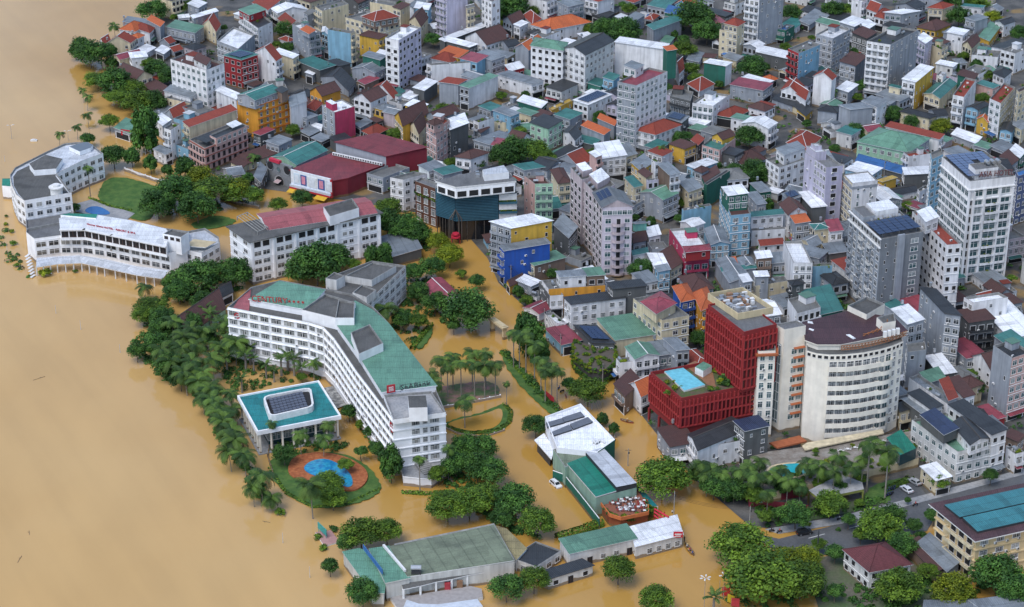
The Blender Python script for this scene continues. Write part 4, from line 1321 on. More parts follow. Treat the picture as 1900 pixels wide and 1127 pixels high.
    # stair tower, glass strip and the left block with clay canopies
    t=quad3(tp(tl,825,243),tp(tl,878,272),tp(tl,995,250),35.4); FOOT.append(t); t=block(r,t,-1,35.4,CREAMW,GREY,'stair_tower_',.5)
    a,b=Vector(t[0]),Vector(t[1]); d=(b-a); m=MB(); n=Vector((d.y,-d.x)).normalized()
    s,e=a+d*.05+n*.12,a+d*.8+n*.12; 
    m.quad([(*s,3),(*e,3),(*e,30),(*s,30)]); build('glass_strip',m,[GLASST],r)
    m=MB()
    for k in range(9): c=(s+e)/2+n*.1; m.box((c.x,c.y,4+k*3.2),((e-s).length,.15,.18),0,math.atan2(d.y,d.x))
    for tt in (.0,.33,.66,1): c=s.lerp(e,tt)+n*.08; m.box((c.x,c.y,16.5),(.12,.14,27),0)
    build('glazing_bar',m,[TRIM],r)
    lb=px2([(686,338),(735,392),(828,388),(825,290),(705,285)],29.6,tl); FOOT.append(lb); lb=block(r,lb,-1,29.6,CREAMW,DKR,'side_',.6)
    q=ccw(px2([(822,384),(880,398),(905,330),(825,300)],27,tl)); m=MB(); m.prism(q,-1,27,0,1); build('glass_link',m,[GLASST,GREY],r)
    m=MB(); o=inset(lb,-.9); m.prism(o,28.2,28.8,0,0,True); build('clay_eave',m,[CLAY],r)
    grid(r,lb,1,3.6,8,fh,kind='tint',cols=2,wf=.5,wh=2.0,sill=.4)
    def canopy(a,b,z,dep,nm='clay_canopy'):
        a,b=Vector(a),Vector(b); d=(b-a).normalized(); n=Vector((d.y,-d.x)); m=MB()
        slab(m,[(*(a+n*dep),z-.3),(*(b+n*dep),z-.3),(*b,z),(*a,z)],.16,0,0); build(nm,m,[CLAY],r)
    a,b=Vector(lb[0]),Vector(lb[1])
    for f in range(8):
        canopy(a,a+(b-a)*.8,6.2+f*fh,1.5); wall_windows(r,a,a+(b-a)*.8,3.8+f*fh,1,fh,R0,dict(type='grid',kind='tint',cols=2,wf=.8,wh=1.9,sill=.3))
    a,b=Vector(t[1]),Vector(t[2]); a2=a+(b-a)*.35
    for f in range(8):
        canopy(a2.lerp(b,.2),b,6.3+f*fh,.7); wall_windows(r,a2,b,3.8+f*fh,1,fh,R0,dict(type='grid',kind='tint',cols=2,wf=.7,wh=1.7,sill=.3))
    # plant room behind
    for pts,z1 in (([(1225,140),(1330,190),(1430,130),(1330,90)],h+3.5),([(1385,205),(1420,238),(1490,225),(1480,180)],h+4.5)):
        q=ccw(px2(pts,z1,tl)); block(r,q,h,z1,CREAMW,DKR,'plant_room_',.8)
    q=px2([(793,895),(840,922),(1000,885),(960,855)],4.4,tl); q=ccw(q); m=MB(); m.prism(q,3.9,4.4,0,0,True); m.prism(inset(q,1.2),0,3.9,1); build('entrance_canopy',m,[CLAY,GLASS],r)
    q=ccw(px2([(975,912),(990,935),(1425,842),(1415,820),(1000,895)],4.2,tl)); m=MB(); m.prism(q,3.8,4.2,0,0,True); build('terrace_canopy',m,[WM('c')],r)
    # raised garden terrace with the blue pool
    dz=3.2; D=px2([(1395,842),(1372,905),(1420,918),(1560,885),(1705,850),(1690,800),(1560,820)],dz)
    D=ccw(D); m=MB(); m.prism(D,-1,dz,0,1); build('terrace_deck',m,[BEIGE,groundmat('terrace_stone',(.20,.17,.14),(.28,.26,.23),.3)],r); FOOT.append(D)
    cx,cy=1466,872; pl=[]
    for k in range(16):
        a=2*math.pi*k/16; rr=1+.18*math.cos(2*a+.6); pl.append((cx+33*rr*math.cos(a),cy+13.5*rr*math.sin(a)))
    q=ccw(px2(pl,dz+.2)); m=MB(); m.prism(inset(q,-.9),dz,dz+.15,1,1); m.prism(q,dz+.15,dz+.2,0,0); build('swimming_pool',m,[plain('turquoise_pool_water',(.02,.36,.42),.08),BEIGE],r)
    boxpart(r,'green_pavilion',[(1645,812),(1670,845),(1700,832),(1672,797)],dz,dz+3.6,GLASST,None,TEALG)
    q=ccw(px2([(1500,910),(1520,925),(1603,908),(1600,895),(1560,880)],4.3)); m=MB(); m.prism(q,3.5,4.3,0,1,True); 
    for v in q: m.bar((v[0]*.98+cen(q)[0]*.02,v[1]*.98+cen(q)[1]*.02,-.5),(v[0]*.98+cen(q)[0]*.02,v[1]*.98+cen(q)[1]*.02,3.5),.3)
    build('porch',m,[plain('moss_edge',(.22,.24,.06),.9),PAVE],r); FOOT.append(q)
    q=ccw(px2([(1385,895),(1390,925),(1500,938),(1500,905),(1420,918)],2.8)); m=MB(); m.prism(q,-.5,2.8,0); build('red_fence_lobby',m,[plain('lobby_red',(.22,.03,.045),.6)],r)
    for k in range(9):
        c=P(1560+k*13,838-k*3,dz); m=MB(); m.box((c.x,c.y,dz+.4),(.9,.9,.08),0); m.bar((c.x,c.y,dz),(c.x,c.y,dz+.4),.06)
        for dx in (-.8,.8): m.box((c.x+dx,c.y,dz+.25),(.45,.45,.08),0); m.box((c.x+dx*1.25,c.y,dz+.5),(.06,.45,.5),0)
        build('cafe_table',m,[TRIM],r)
    for k in range(70):
        x=R0.uniform(1395,1700); y=908-(x-1400)*.19+R0.uniform(-12,3) if k<40 else 880-(x-1400)*.18+R0.uniform(-25,10)
        if k>=40 and x<1510: continue
        c=P(x,y,dz)
        if inside((c.x,c.y),D): PLANT.append((r,(c.x,c.y,dz),R0.uniform(.9,1.7)))
bowed_hotel()
# --- tall white hotel at the right edge
def tall_hotel():
    h=39.5; p=quad3((1748,291),(1799.5,337),(1884,327),h)
    r=land('tall_hotel','tallest white hotel tower with planted balconies and roof lettering','hotel','the tallest white tower',p)
    p=block(r,p,-1,h,WM('w'),GREY,'',1.2); fh=3.25
    bands(r,p,[0,1],[h-3.3,h-7],TRIM,th=.4,out=.5)
    a,b=Vector(p[1]),Vector(p[2]); d=b-a; ang=math.atan2(d.y,d.x)
    for f in range(11):
        z=.6+f*fh
        for g,wd,bl in ((.06,1.0,0),(.22,3.0,0),(.52,4.4,1),(.82,3.2,0)):
            if f==10 and g==.06: continue
            q=a+d*g; put('window',UW['tint' if wd>2 else 'dark'],r,(q.x,q.y,z+.5),ang,(wd,1,2.2))
            if wd>2 and f<10: put('balcony',UB('w'),r,(q.x,q.y,z-.1),ang,(wd+.7,1.0 if bl else .7,.8))
            if bl and f<10:
                for k in range(2): PLANT.append((r,(q.x+R0.uniform(-1.5,1.5)*d.normalized().x,q.y-.6,z+.6),R0.uniform(.45,.75)))
    m=MB(); n=Vector((d.y,-d.x)).normalized()
    for g in (0.01,.12,.34,.69,.96): q=a+d*g+n*.3; m.box((q.x,q.y,h/2-2),(.7,.7,h-4),0,ang)
    build('pilaster',m,[WM('w')],r)
    grid(r,p,0,.6,11,fh,kind='tint',sp=3.1,wf=.78,wh=2.1,sill=.5); bands(r,p,[0],[.4+fh*k for k in range(1,11)],TRIM,th=.25,out=.3)
    # solar panels and roof plant
    u=Vector(p[3])-Vector(p[0]); v=Vector(p[1])-Vector(p[0]); m=MB(); an=math.atan2(u.y,u.x)
    for i in range(6):
        for j in range(9):
            if (i>3 and j>4) or (i in (3,) and j>2): continue
            q=Vector(p[0])+u*(.1+.14*i)+v*(.08+.095*j); m.box((q.x,q.y,h+.8),(u.length*.128,v.length*.085,.08),0,an)
    for i in range(4): q=Vector(p[0])+u*(.1+.25*i)+v*.4; m.bar((q.x,q.y,h-1.2),(q.x,q.y,h+.8),.08,1)
    build('solar_panel',m,[plain('pale_solar',(.10,.14,.24),.15,.1,0,.8),STEEL],r)
    q=[tuple(Vector(p[0])+u*s+v*t) for s,t in ((.2,.62),(.2,.86),(.7,.86),(.7,.62))]; block(r,ccw(q),h-1.2,h+2.6,WM('w'),GREY,'plant_room_',.5)
    for k in range(3): q=Vector(p[0])+u*(.55+.12*k)+v*.7; put('water_tank',UT,r,(q.x,q.y,h+2.1),an+1.57,(1.3,1.3,1.3))
    a,b=[P(*tp('I',x,y),h+1) for x,y in ((1585,550),(1830,530))]
    sign('ASIA HOTEL',a,b,h+.1,2.9,plain('sign_dark_red',(.16,.06,.06),.5),'ASIA HOTEL letters standing on the roof edge of the tallest white tower')
    e=quad3(tp('I',1500,1010),tp('I',1510,1040),tp('I',1550,1035),20)
tall_hotel()
# --- weathered grey tower with solar roof
def grey_tower():
    h=31; p=quad3((1577,391),(1635,444),(1714,430),h)
    r=land('grey_tower','weathered grey tower block with rooftop solar panels and balconies on one side','hotel','the weathered grey tower',p)
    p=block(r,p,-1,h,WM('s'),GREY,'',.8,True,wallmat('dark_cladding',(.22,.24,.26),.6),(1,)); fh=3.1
    a,b=Vector(p[0]),Vector(p[1]); d=b-a; ang=math.atan2(d.y,d.x)
    wall_windows(r,a,b,3,9,fh,R0,dict(type='grid',kind='pane',sp=3.6,wf=.5,wh=1.7))
    for f in range(8):
        for g in (.12,.42,.72):
            q=a+d*(g+R0.uniform(-.03,.03)); put('balcony',UB('s' if R0.random()<.6 else 'e'),r,(q.x,q.y,3+f*fh),ang,(2.6,1.0,1))
            if R0.random()<.6: put('air_conditioner',UA,r,(q.x+1.6,q.y+1.2*(d.y/d.x if abs(d.x)>.1 else -1),3.2+f*fh),ang)
    wall_windows(r,p[0],p[1],h-2.9,1,2.8,R0,dict(type='grid',kind='dark',sp=2.3,wf=.8,wh=1.7,sill=.2))
    bands(r,p,[0],[h-3.3,h-.1],TRIM,th=.35,out=.6)
    a,b=Vector(p[1]),Vector(p[2]); d=b-a; ang=math.atan2(d.y,d.x)
    for f in range(9):
        for g in (.12,.36): q=a+d*(g+.06*(f%2)); put('window',UW['dark'],r,(q.x,q.y,2+f*fh+.9),ang,(.55,1,1.2))
        q=a+d*.8; put('window',UW['tint'],r,(q.x,q.y,2+f*fh+.7),ang,(2.6,1,1.6)); 
    m=MB(); n=Vector((d.y,-d.x)).normalized()
    q=a+d*.46+n*.4; m.box((q.x,q.y,(h+.6)/2),(d.length*.16,.8,h+.6),0,ang); build('lift_shaft',m,[WM('s')],r)
    # roof
    u=Vector(p[2])-Vector(p[1]); v=Vector(p[0])-Vector(p[1]); m=MB(); an=math.atan2(u.y,u.x)
    for i in range(6):
        for j in range(5):
            q=Vector(p[1])+u*(.07+.165*i)+v*(.1+.085*j); m.box((q.x,q.y,h+1.1+.02*i),(u.length*.15,v.length*.078,.08),0,an)
    for i in range(3):
        for j in range(3): q=Vector(p[1])+u*(.1+.4*i)+v*(.1+.18*j); m.bar((q.x,q.y,h-.8),(q.x,q.y,h+1.1),.08,1)
    build('solar_panel',m,[SOLAR,STEEL],r)
    for k in range(7): q=Vector(p[1])+u*(.2+.11*k)+v*(.56+.03*(k%2)); put('water_tank',UT,r,(q.x,q.y,h-.8),an+1.2,(1.1,1.1,1.1))
    q=[tuple(Vector(p[1])+u*s+v*t) for s,t in ((.35,.66),(.9,.66),(.9,.96),(.35,.96))]; block(r,ccw(q),h-.8,h+2.2,WM('w'),WHT,'plant_room_',0)
    q=[tuple(Vector(p[1])+u*s+v*t) for s,t in ((.02,.6),(.3,.6),(.3,.95),(.02,.95))]; block(r,ccw(q),h-.8,h+1.6,WM('s'),GREY,'lift_room_',.3)
    for k in range(8): q=Vector(p[1])+u*R0.uniform(.15,.8)+v*R0.uniform(.5,.62); PLANT.append((r,(q.x,q.y,h-.8),.9))
grey_tower()
# --- lavender blocks
def lavender():
    h=24.5; p=quad3(tp('I',355,390),tp('I',508,498),tp('I',625,485),h)
    r=land('lavender_tower','narrow pale lavender tower with a stair box on its flat roof','apartment building','the pale lavender tower',p,None)
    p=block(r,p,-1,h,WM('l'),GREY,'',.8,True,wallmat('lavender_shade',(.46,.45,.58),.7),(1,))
    wall_windows(r,Vector(p[0]).lerp(Vector(p[1]),.45),p[1],1,7,3.4,R0,dict(type='grid',kind='curtain',sp=2.6,wf=.6,wh=1.6))
    wall_windows(r,p[0],Vector(p[0]).lerp(Vector(p[1]),.42),1,7,3.4,R0,dict(type='side',kind='dark',skip=.6))
    wall_windows(r,p[1],p[2],1,7,3.4,R0,dict(type='grid',kind='dark',sp=4.5,wf=.3,wh=1.6))
    u=Vector(p[2])-Vector(p[1]); v=Vector(p[0])-Vector(p[1])
    for (s0,s1,t0,t1,z) in ((.05,.7,.55,.98,h+2.6),(.2,.6,.7,.9,h+4)):
        q=[tuple(Vector(p[1])+u*s+v*t) for s,t in ((s0,t0),(s1,t0),(s1,t1),(s0,t1))]; block(r,ccw(q),h-.8,z,WM('l'),LGREY,'roof_room_',.3)
    h2=20.5; p=quad3(tp('I',625,545),tp('I',690,612),tp('I',868,590),h2)
    r=land('white_block','plain white block with green shutters beside the lavender tower','apartment building','the plain white block',p)
    p=block(r,p,-1,h2,WM('c'),WHT,'',.4,True,WM('w'),(1,)); bands(r,p,[0,1],[h2-1.8],WM('s'),th=1.0)
    wall_windows(r,p[0],p[1],1,6,3.2,R0,dict(type='grid',kind='pane',sp=3,wf=.7,wh=1.8)); wall_windows(r,p[1],p[2],1,6,3.2,R0,dict(type='grid',kind='tint',cols=2,wf=.14,wh=1.8,sill=.5))
lavender()
# --- mauve towers with the gabled solar roof
def mauve():
    h=27; p=quad3(tp('K',535,310),tp('K',622,452),tp('K',915,442),h)
    r=land('mauve_tower','mauve stepped tower with a gabled solar roof and round balconies','apartment building','the gabled mauve tower',p)
    p=block(r,p,-1,h,WM('q'),GREY,'',.3,True,wallmat('pale_mauve',(.60,.54,.60),.75),(1,)); fh=3.2
    wall_windows(r,p[0],p[1],1,8,fh,R0,dict(type='grid',kind='dark',cols=3,wf=.55,wh=1.9,sill=.5))
    a,b=Vector(p[1]),Vector(p[2]); d=b-a; ang=math.atan2(d.y,d.x)
    for f in range(7):
        z=1+f*fh; q=a+d*.2; put('window',UW['tint'],r,(q.x,q.y,z+.7),ang,(1.9,1,1.7)); q=a+d*.84; put('window',UW['tint'],r,(q.x,q.y,z+.9),ang,(1.7,1,1.4))
        q=a+d*.55; put('window',UW['dark'],r,(q.x,q.y,z+.2),ang,(1.4,1,2.1))
        m=MB(); nseg=8; n=Vector((d.y,-d.x)).normalized(); dd=d.normalized()
        arc=[q+dd*(-2.4*math.cos(math.pi*k/nseg))+n*(1.5*math.sin(math.pi*k/nseg)) for k in range(nseg+1)]
        m.quad([(*v,z) for v in arc]); 
        for k in range(nseg): m.quad([(*arc[k],z-.25),(*arc[k+1],z-.25),(*arc[k+1],z+.85),(*arc[k],z+.85)])
        build('round_balcony',m,[WM('q')],r)
    wall_windows(r,p[1],p[2],1+7*fh+.6,1,2.2,R0,dict(type='grid',kind='tint',sp=1.9,wf=.85,wh=1.5,sill=.2))
    L,F,Rr,B=p; m1=((F[0]+Rr[0])/2,(F[1]+Rr[1])/2); m2=((L[0]+B[0])/2,(L[1]+B[1])/2); m=MB(); o=[Vector(v) for v in inset(p,-.6)]
    slab(m,[(*o[0],h+.1),(*o[1],h+.1),(*m1,h+2.6),(*m2,h+2.6)]); slab(m,[(*o[3],h+.1),(*o[2],h+.1),(*m1,h+2.6),(*m2,h+2.6)]); m.quad([(*F,h),(*Rr,h),(*m1,h+2.5)],1); build('gable_roof',m,[roofmat('slate_sheet',(.14,.155,.17),'metal',.25,.5),WM('q')],r)
    m=MB(); e=(Vector((*m1,h+2.6))-Vector((*F,h+.1))); g=Vector((*L,0))-Vector((*F,0))
    for i in range(6):
        for j in range(3): q=Vector((*F,h+.35))+e*(.2+.27*j)+g*(.42+.09*i); k=e*.12; l=g*.04; m.quad([q-k-l,q+k-l,q+k+l,q-k+l]); 
    build('solar_panel',m,[SOLAR],r)
    for L_,F_,R_,hh in (((420,175),(560,330),(745,225),25.5),((310,60),(420,180),(560,140),26.5)):
        q=quad3(tp('K',*L_),tp('K',*F_),tp('K',*R_),hh); FOOT.append(q); q=block(r,q,-1,hh,WM('q'),DKR,'rear_',.9); wall_windows(r,q[0],q[1],1,7,fh,R0,dict(type='grid',kind='dark',sp=3.8,wf=.55,wh=1.7))
        wall_windows(r,q[1],q[2],1,7,fh,R0,dict(type='side',kind='dark',skip=.4))
        u=Vector(q[2])-Vector(q[1]); v=Vector(q[0])-Vector(q[1]); k=[tuple(Vector(q[1])+u*s+v*t) for s,t in ((.3,.3),(.95,.3),(.95,.9),(.3,.9))]; block(r,ccw(k),hh-.9,hh+1.4,WM('q'),WHT,'roof_room_',0)
        for z in range(2): s=Vector(q[1])+u*(.12)+v*(.4+.25*z); put('water_tank',UT,r,(s.x,s.y,hh-.9),1)
    a,b=Vector(p[0]),Vector(p[1])
mauve()
# --- louvred corner building with the glass base
def louvre_mall():
    tl='J'; h=24.5
    p=px2([(568,165),(770,225),(1362,165),(1290,85),(960,70),(800,110)],h,tl)
    r=land('louvred_building','corner building wrapped in dark blue louvres above a black glass base','commercial building','the blue louvred corner building',p)
    body=px2([(575,255),(765,312),(1362,285),(1362,200),(1200,150),(700,170)],19.3,tl); body=ccw(body)
    LB=plain('blue_louvre',(.045,.13,.18),.55); LD=plain('louvre_gap',(.02,.04,.055),.7)
    i0=min(range(6),key=lambda i:(Vector(body[i])-Vector(P(*tp(tl,575,255),19.3)[:2])).length)
    body=body[i0:]+body[:i0]
    block(r,body,8,19.3,LD,GREY,'louvre_',.3)
    m=MB()
    for e in (0,1):
        a,b=Vector(body[e]),Vector(body[e+1]); b=a+(b-a)*(1 if e==0 else .70); d=b-a; n=Vector((d.y,-d.x)).normalized(); c=(a+b)/2+n*.2
        for k in range(17): m.box((c.x,c.y,8.6+k*.63),(d.length,.45,.34),0,math.atan2(d.y,d.x))
    build('louvre',m,[LB],r)
    a,b=Vector(body[1]),Vector(body[2]); d=b-a; ang=math.atan2(d.y,d.x); n=Vector((d.y,-d.x)).normalized()
    q=a+d*.86+n*.1; m=MB()
    for z in (9.3,13.2,17.0): m.box((q.x,q.y,z),(d.length*.29,.35,2.4),0,ang); 
    for z in (11,14.8): m.box((q.x+n.x*.3,q.y+n.y*.3,z),(d.length*.3,1.0,.7),1,ang)
    build('white_panel',m,[TRIM,LB],r)
    for k in range(14):
        s=a+d*(.73+.02*k)+n*.4; PLANT.append((r,(s.x,s.y,11.4 if k%2 else 15.2),.7))
    g=inset(body,1.2); m=MB(); m.prism(g,-1,8,0); build('glass_base',m,[plain('black_glass',(.012,.013,.016),.1,0,0,.7)],r)
    m=MB()
    for e in (0,1):
        a,b=Vector(body[e]),Vector(body[e+1])
        for k in range(7):
            s=a.lerp(b,(k+.3)/7); m.bar((s.x,s.y,-1),(s.x,s.y,8),.16)
    c=Vector(body[1])
    for dx in (-2.2,-1.2,1.2,2.2): m.bar((c.x+dx,c.y-.8,-1),(c.x+dx,c.y-.8,9.5),.2); m.bar((c.x+dx,c.y-.8,9.5),(c.x,c.y-.3,13),.2)
    build('glass_rib',m,[plain('bronze_rib',(.16,.14,.12),.4,.4)],r)
    m=MB(); 
    for z,rr in ((2.6,1.7),(3.7,1.3)): 
        ring=[(c.x+rr*math.cos(2*math.pi*k/12),c.y-2+rr*math.sin(2*math.pi*k/12)) for k in range(12)]; m.prism(ring,z,z+.6,0,0,True)
    for dx in (-1.5,1.5): m.bar((c.x+dx,c.y-2,-1),(c.x+dx,c.y-2,4),.15)
    build('round_red_porch',m,[plain('porch_red',(.5,.03,.06),.5)],r)
    top=ccw(px2([(585,215),(770,275),(1350,215),(1280,120),(800,130)],22.6,tl)); block(r,top,19,22.9,WHITE,GREY,'pent_',0)
    for i in range(5):
        A,B=top[i],top[(i+1)%5]
        if (B[0]-A[0])>3: grid(r,top,i,19.2,1,3,kind='dark',sp=4.2,wf=.75,wh=2.2,sill=.3)
    m=MB(); q=ccw(p); m.prism(q,22.9,23.5,1,0,True); build('roof_slab',m,[GREY,TRIM],r)
    rail=MB(); o=body
    for e in (0,1):
        A,B=Vector(o[e]),Vector(o[e+1]); rail.bar((*A,20.3),(*B,20.3),.06)
        for k in range(14): s=A.lerp(B,k/14); rail.bar((*s,19.2),(*s,20.3),.05)
    build('railing',rail,[TRIM],r)
    boxpart(r,'plant_room',[(1030,80),(1050,130),(1290,105),(1240,35)],23.5,26.0,WHITE,tl,LGREY)
    for k in range(9): s=P(*tp(tl,960+R0.uniform(0,260),110+R0.uniform(0,40)),24); m=MB(); m.box((s.x,s.y,24.1),(1.3,1,1.2),0); build('condenser',m,[STEEL],r)
    w=quad3(tp(tl,370,190),tp(tl,580,268),tp(tl,640,230),16); FOOT.append(w); w=block(r,w,-1,16,wallmat('brown_cladding',(.13,.06,.04),.7),GREY,'brown_wing_',.8); wall_windows(r,w[0],w[1],.5,4,3.7,R0,dict(type='grid',kind='curtain',sp=3.4,wf=.5,wh=2.4,sill=.5))
    for k in range(12): s=Vector(w[0]).lerp(Vector(w[1]),k/12); PLANT.append((r,(s.x,s.y-.6,11.2-.3*(k%3)),.8))
louvre_mall()
def simple(name,label,cat,phrase,L,F,R,h,fl,wl,wr,roof,tile=None,par=.8):
    g=(lambda q:tp(tile,*q)) if tile else (lambda q:q)
    p=quad3(g(L),g(F),g(R),h); r=land(name,label,cat,phrase,p); p=block(r,p,-1,h,WM(wl),roof,'',par,True,WM(wr),(1,)); return r,p
# --- orange hotel
def orange_hotel():
    h=15.2; r,p=simple('orange_hotel','bright orange five-storey hotel with a teal gabled top floor','hotel','the bright orange hotel',(208,195),(412,245),(715,150),h,5,'o','o',GREY,'Z')
    fh=3.0
    wall_windows(r,Vector(p[0]).lerp(Vector(p[1]),.35),Vector(p[0]).lerp(Vector(p[1]),.62),.3,5,fh,R0,dict(type='grid',kind='pane',cols=1,wf=.25,wh=1.1))
    wall_windows(r,p[1],p[2],.3,5,fh,R0,dict(type='grid',kind='pane',cols=5,wf=.30,wh=1.6)); bands(r,p,[1],[.3+fh*k for k in range(1,6)],wallmat('burnt_orange',(.45,.14,.03),.8),out=.5)
    a=Vector(p[1]); b=Vector(p[2]); k=ccw([tuple(v) for v in (Vector(p[0]).lerp(a,.03),a.lerp(Vector(p[0]),.03),a.lerp(b,.72),Vector(p[0])+(b-a)*.72)])
    house(quad3(tp('Z',212,140),tp('Z',385,190),tp('Z',640,95),h+3),h+3,'G','t','s','s',1,'L',opt='h',seed=3,root=r,z0=h-.6)
    house(quad3(tp('Z',590,95),tp('Z',650,120),tp('Z',708,88),h+3.4),h+3.4,'S','k','k','k',1,'R',opt='n',seed=3,root=r,z0=h-.6)
    t=text_mesh('HOTEL',1.1,.05,RED); o=link('lettering',t,r); a,b=Vector(p[0]),Vector(p[1]); q=a.lerp(b,.75); d=b-a; n=Vector((d.y,-d.x)).normalized()*.15
    o.location=Vector((q.x+n.x,q.y+n.y,h-2))-r.location; o.rotation_euler=(math.pi/2,0,math.atan2(d.y,d.x))
orange_hotel()
# --- magenta block
def magenta():
    h=13.5; r,p=simple('magenta_block','narrow block with a blank magenta side and a grey windowed front','apartment building','the magenta block',(1040,240),(1165,312),(1362,252),h,4,'s','M',WHT,'Z',.5)
    wall_windows(r,p[0],p[1],.6,4,3.2,R0,dict(type='grid',kind='curtain',cols=2,wf=.35,wh=1.9)); m=MB(); a,b=Vector(p[0]),Vector(p[1]); 
    q=[tuple(Vector(p[1]).lerp(Vector(p[2]),s)+(Vector(p[0])-Vector(p[1]))*t) for s,t in ((.05,.25),(.3,.25),(.3,.75),(.05,.75))]; block(r,ccw(q),h-.5,h+2.5,WM('M'),WHT,'stair_room_',0)
    q=Vector(p[1]).lerp(Vector(p[2]),.18)+(a-b)*-.5; put('water_tank',UT,r,(q.x,q.y,h+2.5),0,(1,1,1))
magenta()
# --- pink house with brown windows
def pink_house():
    h=10.5; g='Q'; p=quad3(tp(g,1165,195),tp(g,1258,250),tp(g,1522,145),h)
    r=land('pink_house','long pink house with rows of dark brown windows and a messy flat roof','house','the long pink house',p)
    p=block(r,p,-1,h,WM('p'),DKR,'',.7); a,b=p[1],p[2]
    wall_windows(r,a,b,.2,3,3.3,R0,dict(type='grid',kind='shutter',cols=8,wf=.42,wh=1.9)); wall_windows(r,p[0],p[1],.2,3,3.3,R0,dict(type='front',kind='dark',balc=True,col='p',hotel=1)); bands(r,p,[0,1],[3.4,6.8,10.1],wallmat('brick_band',(.30,.10,.07),.8),out=.3)
    house(quad3(tp(g,1290,170),tp(g,1330,190),tp(g,1520,110),h+2.6),h+2.6,'F','k','p','p',1,'R',opt='hq',seed=4,root=r,z0=h-.6)
    m=MB(); q=quad3(tp(g,1390,100),tp(g,1430,125),tp(g,1490,100),h+4.2); slab(m,[(*v,h+4.2) for v in q]); build('awning',m,[WHT,TRIM],r)
    m=MB(); q=quad3(tp(g,1205,190),tp(g,1270,215),tp(g,1350,180),h+1.8); slab(m,[(*v,h+1.8) for v in q]); 
    for v in q: m.bar((*v,h-.5),(*v,h+1.8),.08,1)
    build('dark_shelter',m,[RM('k'),DSTEEL],r)
pink_house()
# --- cinema-like hall with two red roofs, billboard
def red_hall():
    h=11; p=quad3((623,264),(716,290),(792,276),h)
    r=land('red_hall','large hall under two dark red sheet roofs of different heights','hall','the red roofed hall',p)
    ws=wallmat('ribbed_grey',(.36,.38,.42),.75); wr=wallmat('hall_red',(.23,.028,.042),.7)
    mb=MB(); 
    for i in range(4): a,b=p[i],p[(i+1)%4]; mb.quad([(*a,-1),(*b,-1),(*b,h),(*a,h)],0 if i==0 else 1)
    build('wall',mb,[ws,wr],r); rf=MB(); o=inset(p,-.5); slab(rf,[(*o[0],h+.1),(*o[1],h+.1),(*o[2],h+.7),(*o[3],h+.7)]); build('roof',rf,[MAROON,wr],r)
    q=px2([(538,316),(617,336),(645,331),(712,306),(620,284)],7.4); FOOT.append(q)
    q=ccw(q); m=MB(); m.prism(q,-1,7.4,0); build('lower_wall',m,[wr],r); rf=MB(); rf.prism(inset(q,-.3),7.3,7.6,1,0,True); build('lower_roof',rf,[MAROON,wr],r)
    a,b=P(620,285,8.3),P(707,304,8.3)
    for k in range(20):
        s=a.lerp(b,k/19); m=MB(); m.box((s.x,s.y-.6,8.4),(1.15,.6,1.1),0,-.5); m.box((s.x-.1,s.y-.95,8.4),(.6,.1,.6),1,-.5); build('condenser',m,[TRIM,DSTEEL],r)
    # billboard along the street
    A,B=P(541,314,9.5),P(615,332,9.5); d=(B-A); ang=math.atan2(d.y,d.x); L=d.length; c=(A+B)/2
    s=empty('billboard',(c.x,c.y,0)); tag(s,'long white billboard of framed panels on the street front of the red hall','billboard'); s.rotation_euler=(0,0,ang)
    m=MB(); m.box((0,-.4,6.6),(L,.5,6),0); link('board',m.mesh('board',[plain('board_white',(.72,.76,.80),.6)]),s)
    x=-L/2+1.4; cols=[(.05,.10,.28),(.62,.30,.36),(.70,.72,.74),(.05,.10,.28),(.45,.5,.55)]
    for k,(wd,cc) in enumerate(((3.4,(.55,.66,.74)),(3.6,(.05,.11,.30)),(5.4,(.66,.69,.70)),(4.0,(.05,.11,.30)),(3.6,(.58,.62,.68)))):
        m=MB(); m.box((x+wd/2*L/22,-.72,6.3),(wd*L/22*.92,.14,4.2),0); 
        m.box((x+wd/2*L/22,-.82,6.3),(wd*L/22*.55,.1,3.2),1)
        link('panel',m.mesh('panel',[plain('panel_%d'%k,cc,.6),plain('panel_in_%d'%k,(.60,.25,.34) if k in (1,3) else (.62,.68,.74),.6)]),s); x+=wd*L/22+.25
    m=MB(); m.box((0,-.9,3.2),(L*1.02,1.2,.9),0); m.box((0,-1.0,2.4),(L*1.02,1.4,.6),1); link('fascia',m.mesh('fascia',[plain('fascia_pale',(.5,.55,.62),.6),RED]),s)
    m=MB(); 
    for x0,x1,yy in ((-L*.5,-L*.2,-3),(L*.18,L*.45,-3)): slab(m,[(x0,-1.2,2.2),(x1,-1.2,2.2),(x1,yy-1,1.4),(x0,yy-1,1.4)],.1)
    link('yellow_awning',m.mesh('yellow_awning',[plain('awning_yellow',(.62,.38,.03),.7),plain('awning_yellow',(.62,.38,.03),.7)]),s)
    m=MB(); m.box((L/2+.1,-.3,5.5),(.7,.9,7.6),0); link('end_post',m.mesh('end_post',[RED]),s)
    house(quad3((505,291),(549.6,306),(607,279),7.5),7.5,'G','t','g','s',2,'L',name='hall',cat='hall',opt='n',seed=31,label='teal roofed hall behind the grey facade of round holes')
red_hall()
